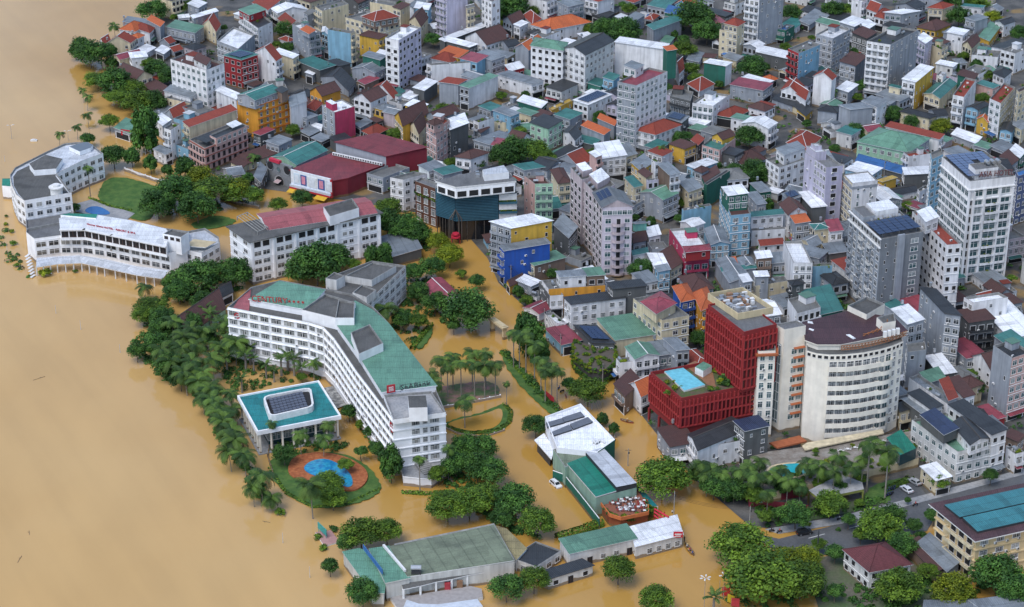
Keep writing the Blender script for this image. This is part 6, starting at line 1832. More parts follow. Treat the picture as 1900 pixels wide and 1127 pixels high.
TL='''282 20 23 d;345 14 13 m;152 90 20 d;168 102 27 d;198 97 17 d;206 116 11 d;180 150 22 w;212 152 28 d;240 165 24 w;258 190 27 m;285 190 22 d;222 182 24 w;203 226 16 m;269 244 24 t;211 290 22 d;
245 290 13 s;279 304 12 s;311 316 9 s;343 311 15 s;163 258 12 d;293 380 28 d;322 356 32 d;366 386 32 d;401 356 42 w;370 336 26 y;440 354 24 y;470 364 18 m;138 386 9 d;
290 130 20 d;312 142 18 d;275 118 12 m;460 330 10 d;529 271 10 y;544 243 13 m;560 368 18 d;516 380 15 m;822 205 15 m;800 276 12 d;885 303 13 d;838 303 12 m;935 290 26 d;960 280 30 d;990 282 26 m;1012 294 19 m;
964 245 12 m;735 251 16 m;529 55 16 d;529 28 14 m;533 90 12 d;839 47 17 d;803 74 13 d;945 12 32 d;994 21 13 m;980 38 10 d;924 45 10 y;1121 55 20 d;1093 55 12 m;930 178 10 m;979 108 10 d;1158 58 28 d;1130 52 20 d;
1167 17 12 m;1290 34 33 d;1312 60 24 d;1270 92 21 m;1395 126 23 d;1281 130 17 m;1290 147 13 m;1241 165 10 d;1457 88 10 m;1470 25 17 d;1334 157 8 d;1391 254 23 d;1266 256 16 d;1400 321 25 d;1363 320 17 d;1330 308 9 d;
1747 236 16 y;1692 226 13 d;1658 212 15 d;1585 246 17 d;1413 326 18 d;1684 383 10 m;1497 230 8 d;1545 18 18 d;1568 18 14 m;1596 26 9 m;1780 32 21 d;1772 3 22 d;1812 8 19 m;1841 33 14 y;1768 127 13 d;1789 104 10 m;
1812 121 11 d;1830 141 12 m;1620 163 11 m;1598 160 12 d;1659 212 16 d;1733 142 7 y;1823 183 13 m;1590 181 10 m;1890 62 14 d;1258 376 12 m;1188 501 20 d;721 389 24 m;753 424 28 d;718 415 27 d;773 434 23 d;814 450 19 y;834 474 21 y;
884 522 14 d;856 508 9 m;587 494 44 d;620 480 26 d;560 500 28 d;690 478 12 t;712 476 14 t;656 490 12 m;768 505 17 d;801 496 22 d;777 541 20 d;807 563 22 d;870 578 40 d;747 592 19 d;775 596 16 m;842 604 12 d;
359 516 34 d;396 508 25 d;436 506 30 d;332 540 24 d;322 524 20 d;281 572 28 w;265 585 19 m;254 652 16 d;291 636 22 d;314 678 26 d;335 704 19 d;300 610 20 d;
608 896 26 m;618 924 22 m;527 842 20 d;641 862 13 m;647 764 14 d;670 838 12 d;726 862 19 t;813 880 17 m;846 862 24 d;865 828 24 d;892 832 26 d;886 868 28 d;910 876 28 d;831 940 32 m;871 934 34 m;903 920 27 m;953 930 33 d;997 970 29 m;930 962 20 d;
994 790 21 d;1091 728 30 m;1056 712 13 d;1118 778 9 s;1139 796 9 s;1230 890 42 m;670 990 34 m;718 986 24 m;645 1006 18 d;612 1050 15 d;672 1100 28 d;940 1090 27 d;991 1076 26 m;1147 1058 28 m;1218 1112 28 m;
1375 1012 46 m;1420 1075 58 m;1486 1078 42 m;1452 1044 30 y;1497 1040 26 y;1477 956 27 d;1541 938 28 m;1595 934 9 m;1345 908 22 d;1631 976 36 m;1655 958 22 d;1675 1012 24 d;1598 992 14 m;1697 974 13 d;1733 956 14 d;
1550 1026 15 d;1550 1098 14 d;1685 928 6 d;1743 893 16 m;1838 882 14 d;1667 1090 38 m;1768 1094 34 y;1852 1070 40 d;1722 1060 18 w;1708 996 10 d;1885 1100 30 d;985 624 22 t;972 604 14 t;1001 655 16 t;1296 628 16 d;1735 690 10 m;1800 695 12 m;1810 720 16 d;1843 690 14 d;1325 902 24 d;1362 908 22 d;1400 920 18 m;1532 862 11 y;1420 958 13 m;1445 950 12 d;1300 880 20 d;690 802 13 d;702 832 15 d;672 788 11 m;560 700 9 m;330 640 18 d;350 600 22 d;376 560 20 d;300 590 22 d;388 628 16 d;1575 965 12 d;1520 1010 12 m;1512 850 10 m;1545 842 9 d;1585 832 9 m;1450 905 14 d;1600 890 10 m;1405 862 10 m;1540 868 10 d;1570 858 9 m;1630 845 10 d;1660 850 9 m;1480 900 14 d;1522 897 13 m;1590 880 11 d;1560 905 13 d;1208 948 10 m;1168 962 10 d;1640 868 11 m;1535 890 12 m;1500 880 11 d;1455 885 10 m'''
for it in TL.replace('\n','').split(';'):
    a=it.split()
    if len(a)==4: tree(float(a[0]),float(a[1]),float(a[2]),a[3],gap=1.2 if float(a[2])<12 else 2.2)
PLs='''154 167 4.5 coco .6;160 180 5 coco .6;163 213 5 coco .55;142 235 4.5 coco .55;108 248 4.5 coco .6;212 47 5 coco .75;163 312 11 royal .8;475 290 4 coco .7;
269 532 4 coco .9;318 600 6 coco 1;330 645 7 coco 1;345 620 6 coco 1;359 668 7 coco 1;379 612 6 coco .9;368 706 6 coco 1;395 742 6 coco 1;384 722 6 coco .9;412 784 6 coco 1;404 765 6 coco 1;444 815 8 coco 1.05;425 800 6 coco 1;300 650 6 coco 1;320 668 6 coco 1;345 690 7 coco 1;335 625 7 coco 1;365 640 7 coco 1;372 690 6 coco 1;390 720 6 coco 1;400 750 6 coco 1;415 765 6 coco .95;428 835 6 coco 1;455 845 6 coco 1;470 905 5 coco .9;355 610 7 coco 1;440 620 7 coco 1;415 600 6 coco 1;436 636 7 coco 1.05;395 668 6 coco 1;410 640 6 coco .9;
350 690 5 coco 1;376 735 5 coco .9;418 812 4 coco .9;430 728 5 coco .8;433 760 4 coco .8;484 884 8 coco 1.1;505 922 3 coco .8;578 898 10 coco 1.15;504 786 9 royal .7;557 806 7 royal .9;608 788 7 royal .9;599 812 6 coco .8;717 574 7 coco 1.1;581 676 5 coco .6;
391 586 5 banana 1.3;380 575 5 banana 1.2;405 600 4 banana 1.2;521 668 5 banana 1.2;545 668 5 banana 1.2;533 660 5 banana 1.1;463 648 5 banana 1.2;493 678 4 banana 1.1;448 704 4 banana 1;470 668 4 banana 1.1;508 690 3 banana 1;455 660 5 banana 1.2;560 684 3 banana 1;400 620 5 banana 1.2;420 665 4 banana 1.1;
818 668 11 royal 1.1;840 662 11 royal 1.1;830 682 10 royal 1.1;855 675 11 royal 1.1;876 656 12 royal 1.1;880 676 11 royal 1.1;901 656 12 royal 1.1;899 678 11 royal 1.1;919 676 11 royal 1.1;862 744 9 royal 1.1;801 694 10 royal 1;806 712 9 royal 1;940 712 7 royal .5;
953 618 12 royal 1;964 622 12 royal 1;976 622 13 royal 1;992 640 12 royal 1;1004 668 11 royal 1;1024 682 11 royal 1.05;1012 688 11 royal 1;1034 690 10 royal 1;778 852 10 royal .75;831 832 10 royal .75;
1615 822 16 royal 1.35;1649 838 15 royal 1.35;1497 862 8 royal 1.2;1485 904 6 royal 1;1432 882 8 royal 1.1;1375 874 8 royal 1.15;1402 884 8 royal 1.15;1388 866 8 royal 1.1;1300 862 7 royal 1.2;1320 872 7 royal 1.2;1340 880 7 royal 1.1;1312 884 6 royal 1.1;1425 915 7 royal 1;1325 1110 5 banana 1.2;1520 866 9 royal 1.1;1548 876 9 royal 1.1;1580 868 9 royal 1.1;1462 892 8 royal 1.1;1556 848 9 royal 1;1602 852 9 royal 1;1450 872 8 royal 1;1410 858 8 royal 1;1229 275 5 coco .6;1195 148 5 coco .7;1545 168 5 coco .6;1265 760 3 banana 1'''
for it in PLs.replace('\n','').split(';'):
    a=it.split()
    if len(a)==5: palm(float(a[0]),float(a[1]),float(a[2]),a[3],float(a[4]))
# ------------------------------------------------------------------ lawns, hedges, pools, roads
def qx(tile,*pts): return [tp(tile,*p) for p in pts]
sheet('lawn_garden',qx('Q',(600,530),(640,445),(730,420),(900,460),(1000,500),(960,640),(900,700),(820,690),(700,610),(600,560)),.25,GRASS,soft=3)
sheet('lawn_point',qx('Q',(1160,715),(1320,655),(1420,680),(1470,700),(1330,745),(1200,745)),.25,GRASS,soft=3)
sheet('pool_terrace',qx('Q',(465,640),(470,590),(560,565),(830,650),(780,690),(600,670)),.3,PAVE)
sheet('garden_pool',qx('Q',(515,630),(560,605),(620,608),(690,650),(640,662),(540,650)),.42,POOLB,soft=2)
sheet('pool_island_lawn',[(497,848),(560,838),(640,840),(690,870),(712,905),(690,925),(640,940),(590,945),(540,925),(505,890)],.3,GRASS,soft=3)
sheet('clay_terrace',[(533,868),(545,845),(585,838),(625,842),(660,855),(684,875),(680,897),(655,912),(620,905),(560,890),(538,882)],.8,groundmat('clay_tiles',(.30,.085,.03),(.42,.14,.05),.9),.6,soft=2)
sheet('island_pool',[(560,870),(575,855),(605,850),(632,862),(652,880),(656,902),(640,905),(612,886),(580,883)],.88,groundmat('blue_pool',(.02,.20,.42),(.04,.34,.52),.6,.12),soft=2)
sheet('ring_lawn',[(820,792),(838,778),(900,765),(935,745),(950,765),(945,790),(922,803),(890,806)],.2,GRASS,soft=3)
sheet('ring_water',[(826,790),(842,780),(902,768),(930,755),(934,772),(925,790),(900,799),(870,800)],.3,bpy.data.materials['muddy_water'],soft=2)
sheet('palm_lawn',[(800,720),(850,712),(920,705),(930,738),(880,745),(812,758)],.2,groundmat('pink_path',(.30,.16,.14),(.09,.15,.05),.25),soft=3)
sheet('median_lawn',[(924,650),(938,650),(1045,765),(1030,775),(1000,750),(950,700)],.3,GRASS,soft=3)
sheet('garden_bank',[(768,645),(800,600),(806,618),(780,650)],.4,GRASS,soft=3)
sheet('hotel_lawn',[(826,830),(850,815),(870,850),(850,890),(828,880)],.3,GRASS,soft=3)
sheet('checkered_path',[(600,720),(640,712),(660,745),(625,758)],.6,groundmat('chequer_paving',(.12,.12,.12),(.4,.4,.38),.8))
sheet('road',[(1380,985),(1445,1000),(1560,972),(1735,925),(1930,872),(2200,800),(2200,835),(1930,905),(1735,960),(1720,985),(1560,1030),(1450,1028)],.15,ASPH)
sheet('pavement',[(1420,982),(1560,958),(1700,922),(1930,862),(2200,790),(2200,800),(1930,872),(1735,925),(1560,972),(1445,990)],.27,PAVE,.2)
sheet('car_park',[(1640,925),(1648,905),(1700,895),(1725,925),(1650,945)],.2,ASPH)
sheet('forecourt_lawn',[(1605,905),(1685,882),(1690,895),(1650,910),(1655,935),(1610,930)],.35,GRASS,soft=3)
sheet('garden_forecourt',[(1385,925),(1500,945),(1600,925),(1640,930),(1560,958),(1420,978)],.22,groundmat('garden_soil',(.05,.09,.03),(.10,.10,.08),.2),soft=3)
sheet('park_ground',[(1500,1040),(1720,990),(1800,1060),(1820,1200),(1540,1200),(1510,1100)],.1,groundmat('park_soil',(.13,.12,.09),(.07,.12,.04),.1))
m=MB()
for k in range(6):
    a=P(1500+k*75,999-k*18.5,.16); b=P(1530+k*75,991-k*18.5,.16); d=(b-a).normalized(); n=Vector((-d.y,d.x,0))*.12; m.quad([a-n,b-n,b+n,a+n])
tag(build('road_marking',m,[plain('road_paint',(.62,.62,.6),.7)]),kind='structure')
def hedge(pts, label, hgt=1.3, wid=1.4, sp=.8):
    q=[P(x,y,0) for x,y in pts]; c=q[len(q)//2]; v=[];f=[];tone=[]; r=random.Random(len(label))
    for a,b in zip(q,q[1:]):
        d=b-a; n=max(2,int(d.length*hgt*26)); s=Vector((-d.y,d.x,0)).normalized()
        for k in range(n):
            t=r.random(); h=r.uniform(0,hgt); w_=wid/2*(1 if h<hgt*.7 else .8); sd=r.choice((-1,1))*w_ if h<hgt*.85 else r.uniform(-w_,w_)
            p=a+d*t+s*sd+Vector((0,0,h))-c; nn=(s*sd+Vector((0,0,.6 if h<hgt*.85 else 2))+rdir(r)*.5).normalized(); u=nn.orthogonal().normalized(); w2=nn.cross(u); z=r.uniform(.16,.3); j=len(v)
            v+= [tuple(p-u*z-w2*z*.6),tuple(p+u*z-w2*z),tuple(p+u*z*.8+w2*z),tuple(p-u*z+w2*z*.8)]; f.append((j,j+1,j+2,j+3)); tone.append(r.random())
        m=MB()
    root=link('hedge',finish('hedge',v,f,tone,[LEAF['m']]),None,tuple(c)); tag(root,label,'hedge'); 
hedge([(1033,1003),(1075,990),(1117,974)],'thick clipped hedge along the green roofed warehouse and the restaurant yard',2.2,2.4)
hedge([(826,792),(870,806),(922,800),(945,785),(948,765),(935,750)],'curved low hedge round the half circle of flood water',.8,1.2)
hedge([(930,655),(985,715),(1040,768)],'straight hedge along the narrow green median of the flooded street',.7,.8)
hedge([(745,915),(790,918),(835,914)],'short dark hedge in front of the white podium of the bent hotel',1,1)
hedge([(500,870),(530,915),(580,942),(640,938),(705,908)],'low hedge bordering the lawn round the clay terrace',.6,.8)
hedge([(1640,912),(1670,900),(1690,888)],'bright clipped hedge between the parked motorbikes and the garage',1.2,2.2)
hedge([(1388,928),(1440,955),(1500,948)],'garden hedge along the front of the pool terrace',1.4,2.0)
hedge([(764,650),(800,604)],'hedge on the garden bank behind the bent hotel',1.4,1.6)
hedge([(165,368),(205,385),(245,392)],'row of small bushes between the hotel lawn and the pool terrace',.9,.8)
def bush(x,y,s,label,mi=None):
    p=P(x,y,0); o=link('bush',SHRUB[mi if mi is not None else rt.randrange(6)],None,(p.x,p.y,s*.3)); o.scale=(s,s,s*.8); o.rotation_euler=(0,0,rt.uniform(0,6)); tag(o,label,'bush'); return o
for x,y,s,l in ((85,512,4.0,'rounded bush in the water below the hotel arcade'),(140,506,1.6,'small bush under the arcade columns'),(25,455,2.2,'bush on the rubble bank, lowest of those beside the river hotel'),(22,432,1.8,'ragged bush at the left picture edge beside the river hotel'),(12,418,1.6,'tiny bush on the bank by the teal roofed river bay'),(32,495,2.0,'bush by the end of the steps in the river'),(12,403,1.3,'smallest bush beside the river hotel bay'),
    (700,560,2.5,'bush against the rear concrete wing'),(430,1,1.5,'bush near the top houses'),(520,955,2.4,'low drowned bush off the tip of the pool island'),(590,1000,2.0,'dark bush behind the teal signboard'),(620,985,2.2,'bush beside the pink platform'),(1555,985,1.4,'bush on the verge by the dark car'),(1500,975,1.5,'bush on the pavement garden'),(1460,965,1.8,'flowering pale bush beside the red lobby'),(600,1020,2.0,'bush leaning over the water by the annex')):
    bush(x,y,s,l)
# shrub parts that belong to buildings (roof gardens, planters, creepers)
for root,pos,s in PLANT:
    o=link('plant',rt.choice(SHRUB),root,Vector(pos)-root.location+Vector((0,0,s*.35))); o.scale=(s,s,s*rt.uniform(.7,1.2)); o.rotation_euler=(0,0,rt.uniform(0,6.28))

def undergrowth(name, areas, n, label=None, smin=.7, smax=1.7, z=0.2):
    """low matted greenery over pixel polygons, one mass"""
    r=random.Random(len(areas)*31+n); v=[];f=[];tone=[]
    for poly,cnt in areas:
        xs=[p[0] for p in poly]; ys=[p[1] for p in poly]; k=0; tries=0
        while k<cnt and tries<cnt*30:
            tries+=1; x,y=r.uniform(min(xs),max(xs)),r.uniform(min(ys),max(ys))
            if not inside((x,y),poly): continue
            k+=1; c=P(x,y,z); s=r.uniform(smin,smax); bt=r.uniform(.1,.8)
            for j in range(34):
                e=rdir(r); e.z=abs(e.z); q=c+Vector((e.x*s,e.y*s,e.z*s*.9))*r.uniform(.6,1.05); nn=(e+rdir(r)*.7+Vector((0,0,.4))).normalized(); u=nn.orthogonal().normalized(); w2=nn.cross(u); t=r.uniform(.2,.42); i=len(v)
                v+= [tuple(q-u*t-w2*t*.5),tuple(q+u*t*.8-w2*t*.7),tuple(q+u*t+w2*t*.3),tuple(q-u*t*.6+w2*t*.8)]; f.append((i,i+1,i+2,i+3)); tone.append(min(1,max(0,bt+r.uniform(-.2,.25))))
    return tag(link(name,finish(name,v,f,tone,[LEAF['d']])),label,None,None,'stuff')
undergrowth('undergrowth',[
 ([(240,650),(262,590),(300,560),(345,600),(330,640),(380,700),(410,760),(445,830),(478,890),(505,930),(488,935),(455,890),(418,830),(382,770),(350,720),(320,712),(285,690),(262,668)],330),
 ([(345,600),(420,570),(425,640),(600,690),(590,705),(500,715),(440,730),(410,690),(380,650)],170),
 ([(300,540),(440,500),(450,540),(360,560),(300,560)],90),
 ([(715,560),(770,500),(850,540),(830,600),(790,600),(765,645),(735,620)],130),
 ([(1385,925),(1500,945),(1640,922),(1630,940),(1560,955),(1425,978)],80),
 ([(1290,870),(1340,860),(1400,900),(1400,930),(1340,930)],70),
 ([(1340,1020),(1520,1040),(1540,1130),(1350,1130)],60),
 ([(1560,1090),(1700,1070),(1850,1085),(1900,1060),(1900,1130),(1560,1130)],120),
 ([(655,660),(690,720),(680,730),(650,690)],25),([(670,775),(735,860),(725,870),(665,790)],45),
 ([(500,830),(560,820),(640,822),(640,835),(520,845)],40),([(820,860),(900,900),(960,950),(1000,1000),(960,990),(880,950),(820,900)],90),
 ([(700,390),(800,440),(810,470),(760,450),(700,420)],60),([(925,650),(940,652),(1045,765),(1035,772)],45),
 ([(170,140),(290,150),(300,200),(200,190)],90),([(280,330),(400,340),(480,370),(400,400),(290,400)],70),
 ([(0,400),(40,480),(60,520),(30,500),(0,470)],14),
],900,'matted green undergrowth filling the drowned banks and gardens')
# ------------------------------------------------------------------ low buildings that fill the blocks between the others
OCC={}
def mark(poly):
    xs=[p[0] for p in poly]; ys=[p[1] for p in poly]
    for i in range(int(min(xs))-1,int(max(xs))+2):
        for j in range(int(min(ys))-1,int(max(ys))+2):
            if inside((i+.5,j+.5),poly): OCC[(i,j)]=1
for p in FOOT: mark(p)
for r,d in TREES:
    R=d['R']*.6; mark([(r.location.x+R*math.cos(a),r.location.y+R*math.sin(a)) for a in [k*.785 for k in range(8)]])
cityW=[tuple(P(*p))[:2] for p in CITY]
DRY=[tuple(P(*p))[:2] for p in [(1190,700),(1300,900),(1390,1000),(1700,940),(1710,830),(1500,780),(1300,690)]]
OPEN=[[tuple(P(*p))[:2] for p in q] for q in ([(1200,455),(1250,425),(1275,455),(1230,475)],[(1560,60),(1610,60)],[(1830,30),(1960,20),(1960,70),(1830,70)],[(1340,110),(1360,95),(1420,115),(1400,130)],[(545,170),(600,140),(610,165),(560,190)],[(1000,430),(1050,420),(1060,440),(1010,450)],
   [(880,440),(920,520),(1000,600),(1090,695),(1200,705),(1130,770),(870,470)],[(470,350),(700,395),(820,440),(880,420),(700,350),(490,320)])]
def free(poly):
    n=k=0; xs=[p[0] for p in poly]; ys=[p[1] for p in poly]
    for i in range(int(min(xs)),int(max(xs))+1):
        for j in range(int(min(ys)),int(max(ys))+1):
            if inside((i+.5,j+.5),poly):
                n+=1; k+=(i,j) in OCC
    return n and k<=n*.12
rf=random.Random(2024); nfill=0
def fill(cands, sizes, count, hs):
    global nfill; made=0
    for c in cands:
        if made>=count: break
        x,y=c
        if not inside(c,cityW) or inside(c,DRY) or any(len(o)>2 and inside(c,o) for o in OPEN): continue
        px=950+FPX*x/(y*cd+CH*sd); pyv=None
        ang=rad(22 if (px>1000 and y<700) else rf.choice((52,52,20,-38)))+rf.uniform(-.12,.12)
        w_,l_=rf.choice(sizes); u=Vector((math.cos(ang),math.sin(ang))); v=Vector((-u.y,u.x)); q=Vector(c)
        poly=[tuple(q+u*a*w_/2+v*b*l_/2) for a,b in ((-1,1),(-1,-1),(1,-1),(1,1))]
        if not free(poly): continue
        # corner nearest the camera becomes F
        i=min(range(4),key=lambda k:poly[k][1]); L,F,R_=poly[i-1],poly[i],poly[(i+1)%4]
        if L[0]>R_[0]: L,R_=R_,L
        B=tuple(Vector(L)+Vector(R_)-Vector(F)); h=rf.choice(hs)
        roof=rf.choice('SSSGGHgF') if h>3.4 else rf.choice('SSSGF'); rc=rf.choice('sssssskkkkbbwwwgrtmc'); 
        if roof=='F': rc='c'
        if roof=='H' and rc in 'wa': rc='r'
        house([L,F,R_,B],h,roof,rc,rf.choice('wwwwwsssssseeecdblq'),None,1 if h<4.5 else 2 if h<8 else 3,None,name=('shed' if h<4 else 'townhouse' if h>6 and w_<9 else 'house'),cat=('shed' if h<4 else 'townhouse' if h>6 and w_<9 else 'house'),seed=5000+nfill,opt='' if h>3.9 else 'z')
        mark(poly); made+=1; nfill+=1
    return made
minx,maxx=min(p[0] for p in cityW),max(p[0] for p in cityW)
def cand(n,s):
    r=random.Random(s); out=[]
    for k in range(n):
        X=r.uniform(150,1900); Y=r.uniform(-2,860); p=P(X,Y,2); out.append((p.x,p.y))
    return out
a=fill(cand(2600,1),[(8,12),(9,11),(7,13)],95,[6.6,7,9.8,4.2,8])
b=fill(cand(4200,2),[(6,9),(5,8),(7,7)],130,[3.4,3.6,3.8,4.2,6.4,7])
c=fill(cand(4000,3),[(4,6),(4,5),(5,5)],100,[3.0,3.3,3.8])
# the blocks carry on past the frame
out=[]
for k in range(500):
    r_=random.Random(k); p=P(r_.uniform(280,2120),r_.uniform(-55,-8),2) if k%2 else P(r_.uniform(1915,2080),r_.uniform(-20,760),2); out.append((p.x,p.y))
d=fill(out,[(8,12),(9,13),(7,12)],26,[6.6,9.8,13])
print('FILL',a,b,c,d)
# small greenery in what is left
k=0
for (x,y) in cand(3000,9):
    if k>=90: break
    if not inside((x,y),cityW) or any(len(o)>2 and inside((x,y),o) for o in OPEN): continue
    R=rf.uniform(1.3,2.6); q=[(x+R*math.cos(t*1.05),y+R*math.sin(t*1.05)) for t in range(6)]
    if any((int(px_),int(py_)) in OCC for px_,py_ in q) or (int(x),int(y)) in OCC: continue
    root=empty('tree',(x,y,0)); z=rf.uniform(2.4,4.2); kk=rf.choice('ddms'); c_=link('crown',rf.choice(CROWN[kk]),root,(0,0,z)); c_.scale=(R*1.25,R*1.25,R*1.3); c_.rotation_euler=(0,0,rf.uniform(0,6)); t=link('trunk',rf.choice(TRUNK),root); t.scale=(.5,.5,z/5)
    tag(root,None,'tree'); TREES.append((root,dict(kind=kk,R=R))); mark(q); k+=1
gv=[];gf=[];gt=[]; rg=random.Random(12); n=0
from mathutils import noise as mnoise
for (x,y) in cand(9000,77):
    if n>=1300: break
    if (int(x),int(y)) in OCC or not inside((x,y),cityW) or any(len(o)>2 and inside((x,y),o) for o in OPEN): continue
    if mnoise.noise(Vector((x*.035,y*.035,3)))<-.05: continue
    n+=1; s=rg.uniform(.6,1.5); bt=rg.uniform(.05,.8); c=Vector((x,y,rg.uniform(.1,1.6)))
    for j in range(26):
        e=rdir(rg); e.z=abs(e.z); q=c+Vector((e.x*s,e.y*s,e.z*s))*rg.uniform(.5,1.05); nn=(e+rdir(rg)*.7+Vector((0,0,.4))).normalized(); u=nn.orthogonal().normalized(); w2=nn.cross(u); t=rg.uniform(.22,.42); i=len(gv)
        gv+= [tuple(q-u*t-w2*t*.5),tuple(q+u*t*.8-w2*t*.7),tuple(q+u*t+w2*t*.3),tuple(q-u*t*.6+w2*t*.8)]; gf.append((i,i+1,i+2,i+3)); gt.append(min(1,max(0,bt+rg.uniform(-.2,.25))))
tag(link('courtyard_greenery',finish('courtyard_greenery',gv,gf,gt,[LEAF['d']])),'low greenery in the courtyards and gaps between the houses',None,None,'stuff')
print('TREES',len(TREES),'PALMS',len(PALMS),'HOUSES',len(HOUSES))
# ------------------------------------------------------------------ vehicles, boats, people, poles
def car(x,y,ang,paint,label,suv=True,z=.25,cat='car',name='parked_car'):
    c=P(x,y,z); r=empty(name,(c.x,c.y,z)); r.rotation_euler=(0,0,ang); tag(r,label,cat)
    pm=plain('car_'+paint,{'white':(.78,.79,.80),'black':(.02,.021,.023),'silver':(.42,.43,.44)}[paint],.25,0,0,.6)
    prof=[(-2.3,.35),(-2.32,.95),(-1.9,1.05),(2.0,1.0),(2.35,.8),(2.35,.35)] if suv else [(-2.2,.35),(-2.25,.85),(2.0,.85),(2.25,.65),(2.25,.35)]
    cab=[(-2.15,1.0),(-1.75,1.68),(.55,1.68),(1.25,1.02)] if suv else [(-1.7,.85),(-1.1,1.42),(.45,1.42),(1.2,.85)]
    m=MB(); wd=.92
    for pr,w0,w1,mi in ((prof,wd,wd,0),(cab,wd-.06,wd-.2,0)):
        n=len(pr); zt=max(p[1] for p in pr)
        W=lambda z_:w0 if z_<zt-.1 else w1
        A=[(px_,-W(pz),pz) for px_,pz in pr]; B=[(px_,W(pz),pz) for px_,pz in pr]
        m.quad(A,mi); m.quad(list(reversed(B)),mi)
        for i in range(n): j=(i+1)%n; m.quad([A[i],B[i],B[j],A[j]],mi)
    link('body',m.mesh('body',[pm]),r)
    m=MB(); zt=cab[1][1]
    for sg in (-1,1):
        q=[(cab[0][0]+.35,sg*(wd-.05),cab[0][1]+.06),(cab[1][0]+.12,sg*(wd-.165),zt-.1),(cab[2][0]-.08,sg*(wd-.165),zt-.1),(cab[3][0]-.25,sg*(wd-.05),cab[3][1]+.06)]; m.quad([(a,b+sg*.03,c_) for a,b,c_ in q])
    a,b=cab[3],cab[2]; m.quad([(a[0]+.02,-.72,a[1]+.05),(a[0]+.02,.72,a[1]+.05),(b[0]+.08,.62,b[1]-.06),(b[0]+.08,-.62,b[1]-.06)])
    a,b=cab[0],cab[1]; m.quad([(a[0]-.0,.72,a[1]+.12),(a[0]-.0,-.72,a[1]+.12),(b[0]-.06,-.62,b[1]-.08),(b[0]-.06,.62,b[1]-.08)])
    link('window_glass',m.mesh('window_glass',[plain('car_glass',(.02,.025,.03),.1)]),r)
    for sx in (-1.4,1.4):
        for sy in (-.85,.85):
            m=MB(); m.bar((sx,sy-.12,.33),(sx,sy+.12,.33),.34,0,12); m.bar((sx,sy-.14,.33),(sx,sy+.14,.33),.2,1,10); link('wheel',m.mesh('wheel',[plain('tyre',(.02,.02,.02),.8),STEEL]),r)
    for sy in (-.62,.62):
        m=MB(); m.box((2.34 if suv else 2.24,sy,.75 if suv else .62),(.06,.4,.18)); link('headlight',m.mesh('headlight',[plain('lamp_lens',(.7,.7,.68),.2)]),r)
        m=MB(); m.box((-2.33 if suv else -2.25,sy,.85 if suv else .7),(.06,.35,.2)); link('tail_light',m.mesh('tail_light',[plain('tail_red',(.4,.02,.02),.3)]),r)
    if suv:
        m=MB(); 
        for sy in (-.6,.6): m.box((-.6,sy,1.74),(2.0,.05,.06))
        link('roof_rail',m.mesh('roof_rail',[DSTEEL]),r)
    return r
car(1031,902,rad(-60),'white','white SUV parked in the flooded yard beside the green boundary wall',True,-.25)
car(1492,991,rad(18),'black','black SUV driving on the grey road just above the flood edge',True,.17)
car(1682,911,rad(118),'white','white saloon car parked by the motorbikes in the hotel forecourt',False,.25)
car(1697,897,rad(125),'silver','silver car parked behind the white saloon by the garage wall',False,.25)
def person_mesh(shirt, trousers, sit=False, hat=False):
    m=MB(); sk=plain('skin',(.35,.2,.13),.7)
    def ball(c,r,mm,sz=1.0):
        n=8
        for i in range(n):
            for j in range(5):
                a0,a1=2*math.pi*i/n,2*math.pi*(i+1)/n; b0,b1=-math.pi/2+math.pi*j/5,-math.pi/2+math.pi*(j+1)/5
                pt=lambda a,b:(c[0]+r*math.cos(a)*math.cos(b),c[1]+r*math.sin(a)*math.cos(b),c[2]+r*sz*math.sin(b)); m.quad([pt(a0,b0),pt(a1,b0),pt(a1,b1),pt(a0,b1)],mm)
    o=.0 if not sit else -.38
    if sit:
        for s in (-.1,.1): m.bar((0,s,.47),(.42,s,.47),.085,1,6,.07); m.bar((.42,s,.47),(.45,s,.05),.07,1,6,.05)
    else:
        for s,d in ((-.1,.12),(.1,-.12)): m.bar((0,s,.85),(d*.4,s,.45),.09,1,6,.07); m.bar((d*.4,s,.45),(d,s,0),.07,1,6,.05); m.box((d+.06,s,.04),(.24,.09,.07),3)
    z=.85 if not sit else .45
    m.bar((0,0,z-.02),(.02,0,z+.3),.15,0,8,.17); m.bar((.02,0,z+.3),(.02,0,z+.56),.17,0,8,.13); m.bar((.02,0,z+.56),(.03,0,z+.64),.05,2,6)
    for s in (-1,1): m.bar((.02,s*.19,z+.52),(.1,s*.25,z+.25),.055,0,6,.045); m.bar((.1,s*.25,z+.25),(.32,s*.2,z+.15),.045,2,6,.035); ball((.36,s*.19,z+.15),.05,2)
    ball((.04,0,z+.75),.105,2,1.2); ball((.015,0,z+.79),.108,3,1.0)
    if hat:
        k=10
        for i in range(k): a,b=2*math.pi*i/k,2*math.pi*(i+1)/k; m.quad([(.04+.3*math.cos(a),.3*math.sin(a),z+.8),(.04+.3*math.cos(b),.3*math.sin(b),z+.8),(.04,0,z+1.0)],4)
    return m.mesh('body',[plain('shirt_'+shirt[0],shirt[1],.8),plain('trousers_'+trousers[0],trousers[1],.8),sk,plain('hair_black',(.015,.012,.01),.7),plain('straw',(.5,.4,.2),.8)])
SH={'red':('red',(.45,.03,.04)),'blue':('blue',(.06,.12,.35)),'white':('white',(.7,.7,.7)),'dark':('dark',(.03,.03,.04)),'orange':('orange',(.6,.2,.03))}
def person(p,ang,shirt,label,sit=False,hat=False,trs='dark'):
    o=link('person',person_mesh(SH[shirt],SH[trs],sit,hat),None,p); o.rotation_euler=(0,0,ang); tag(o,label,'person'); return o
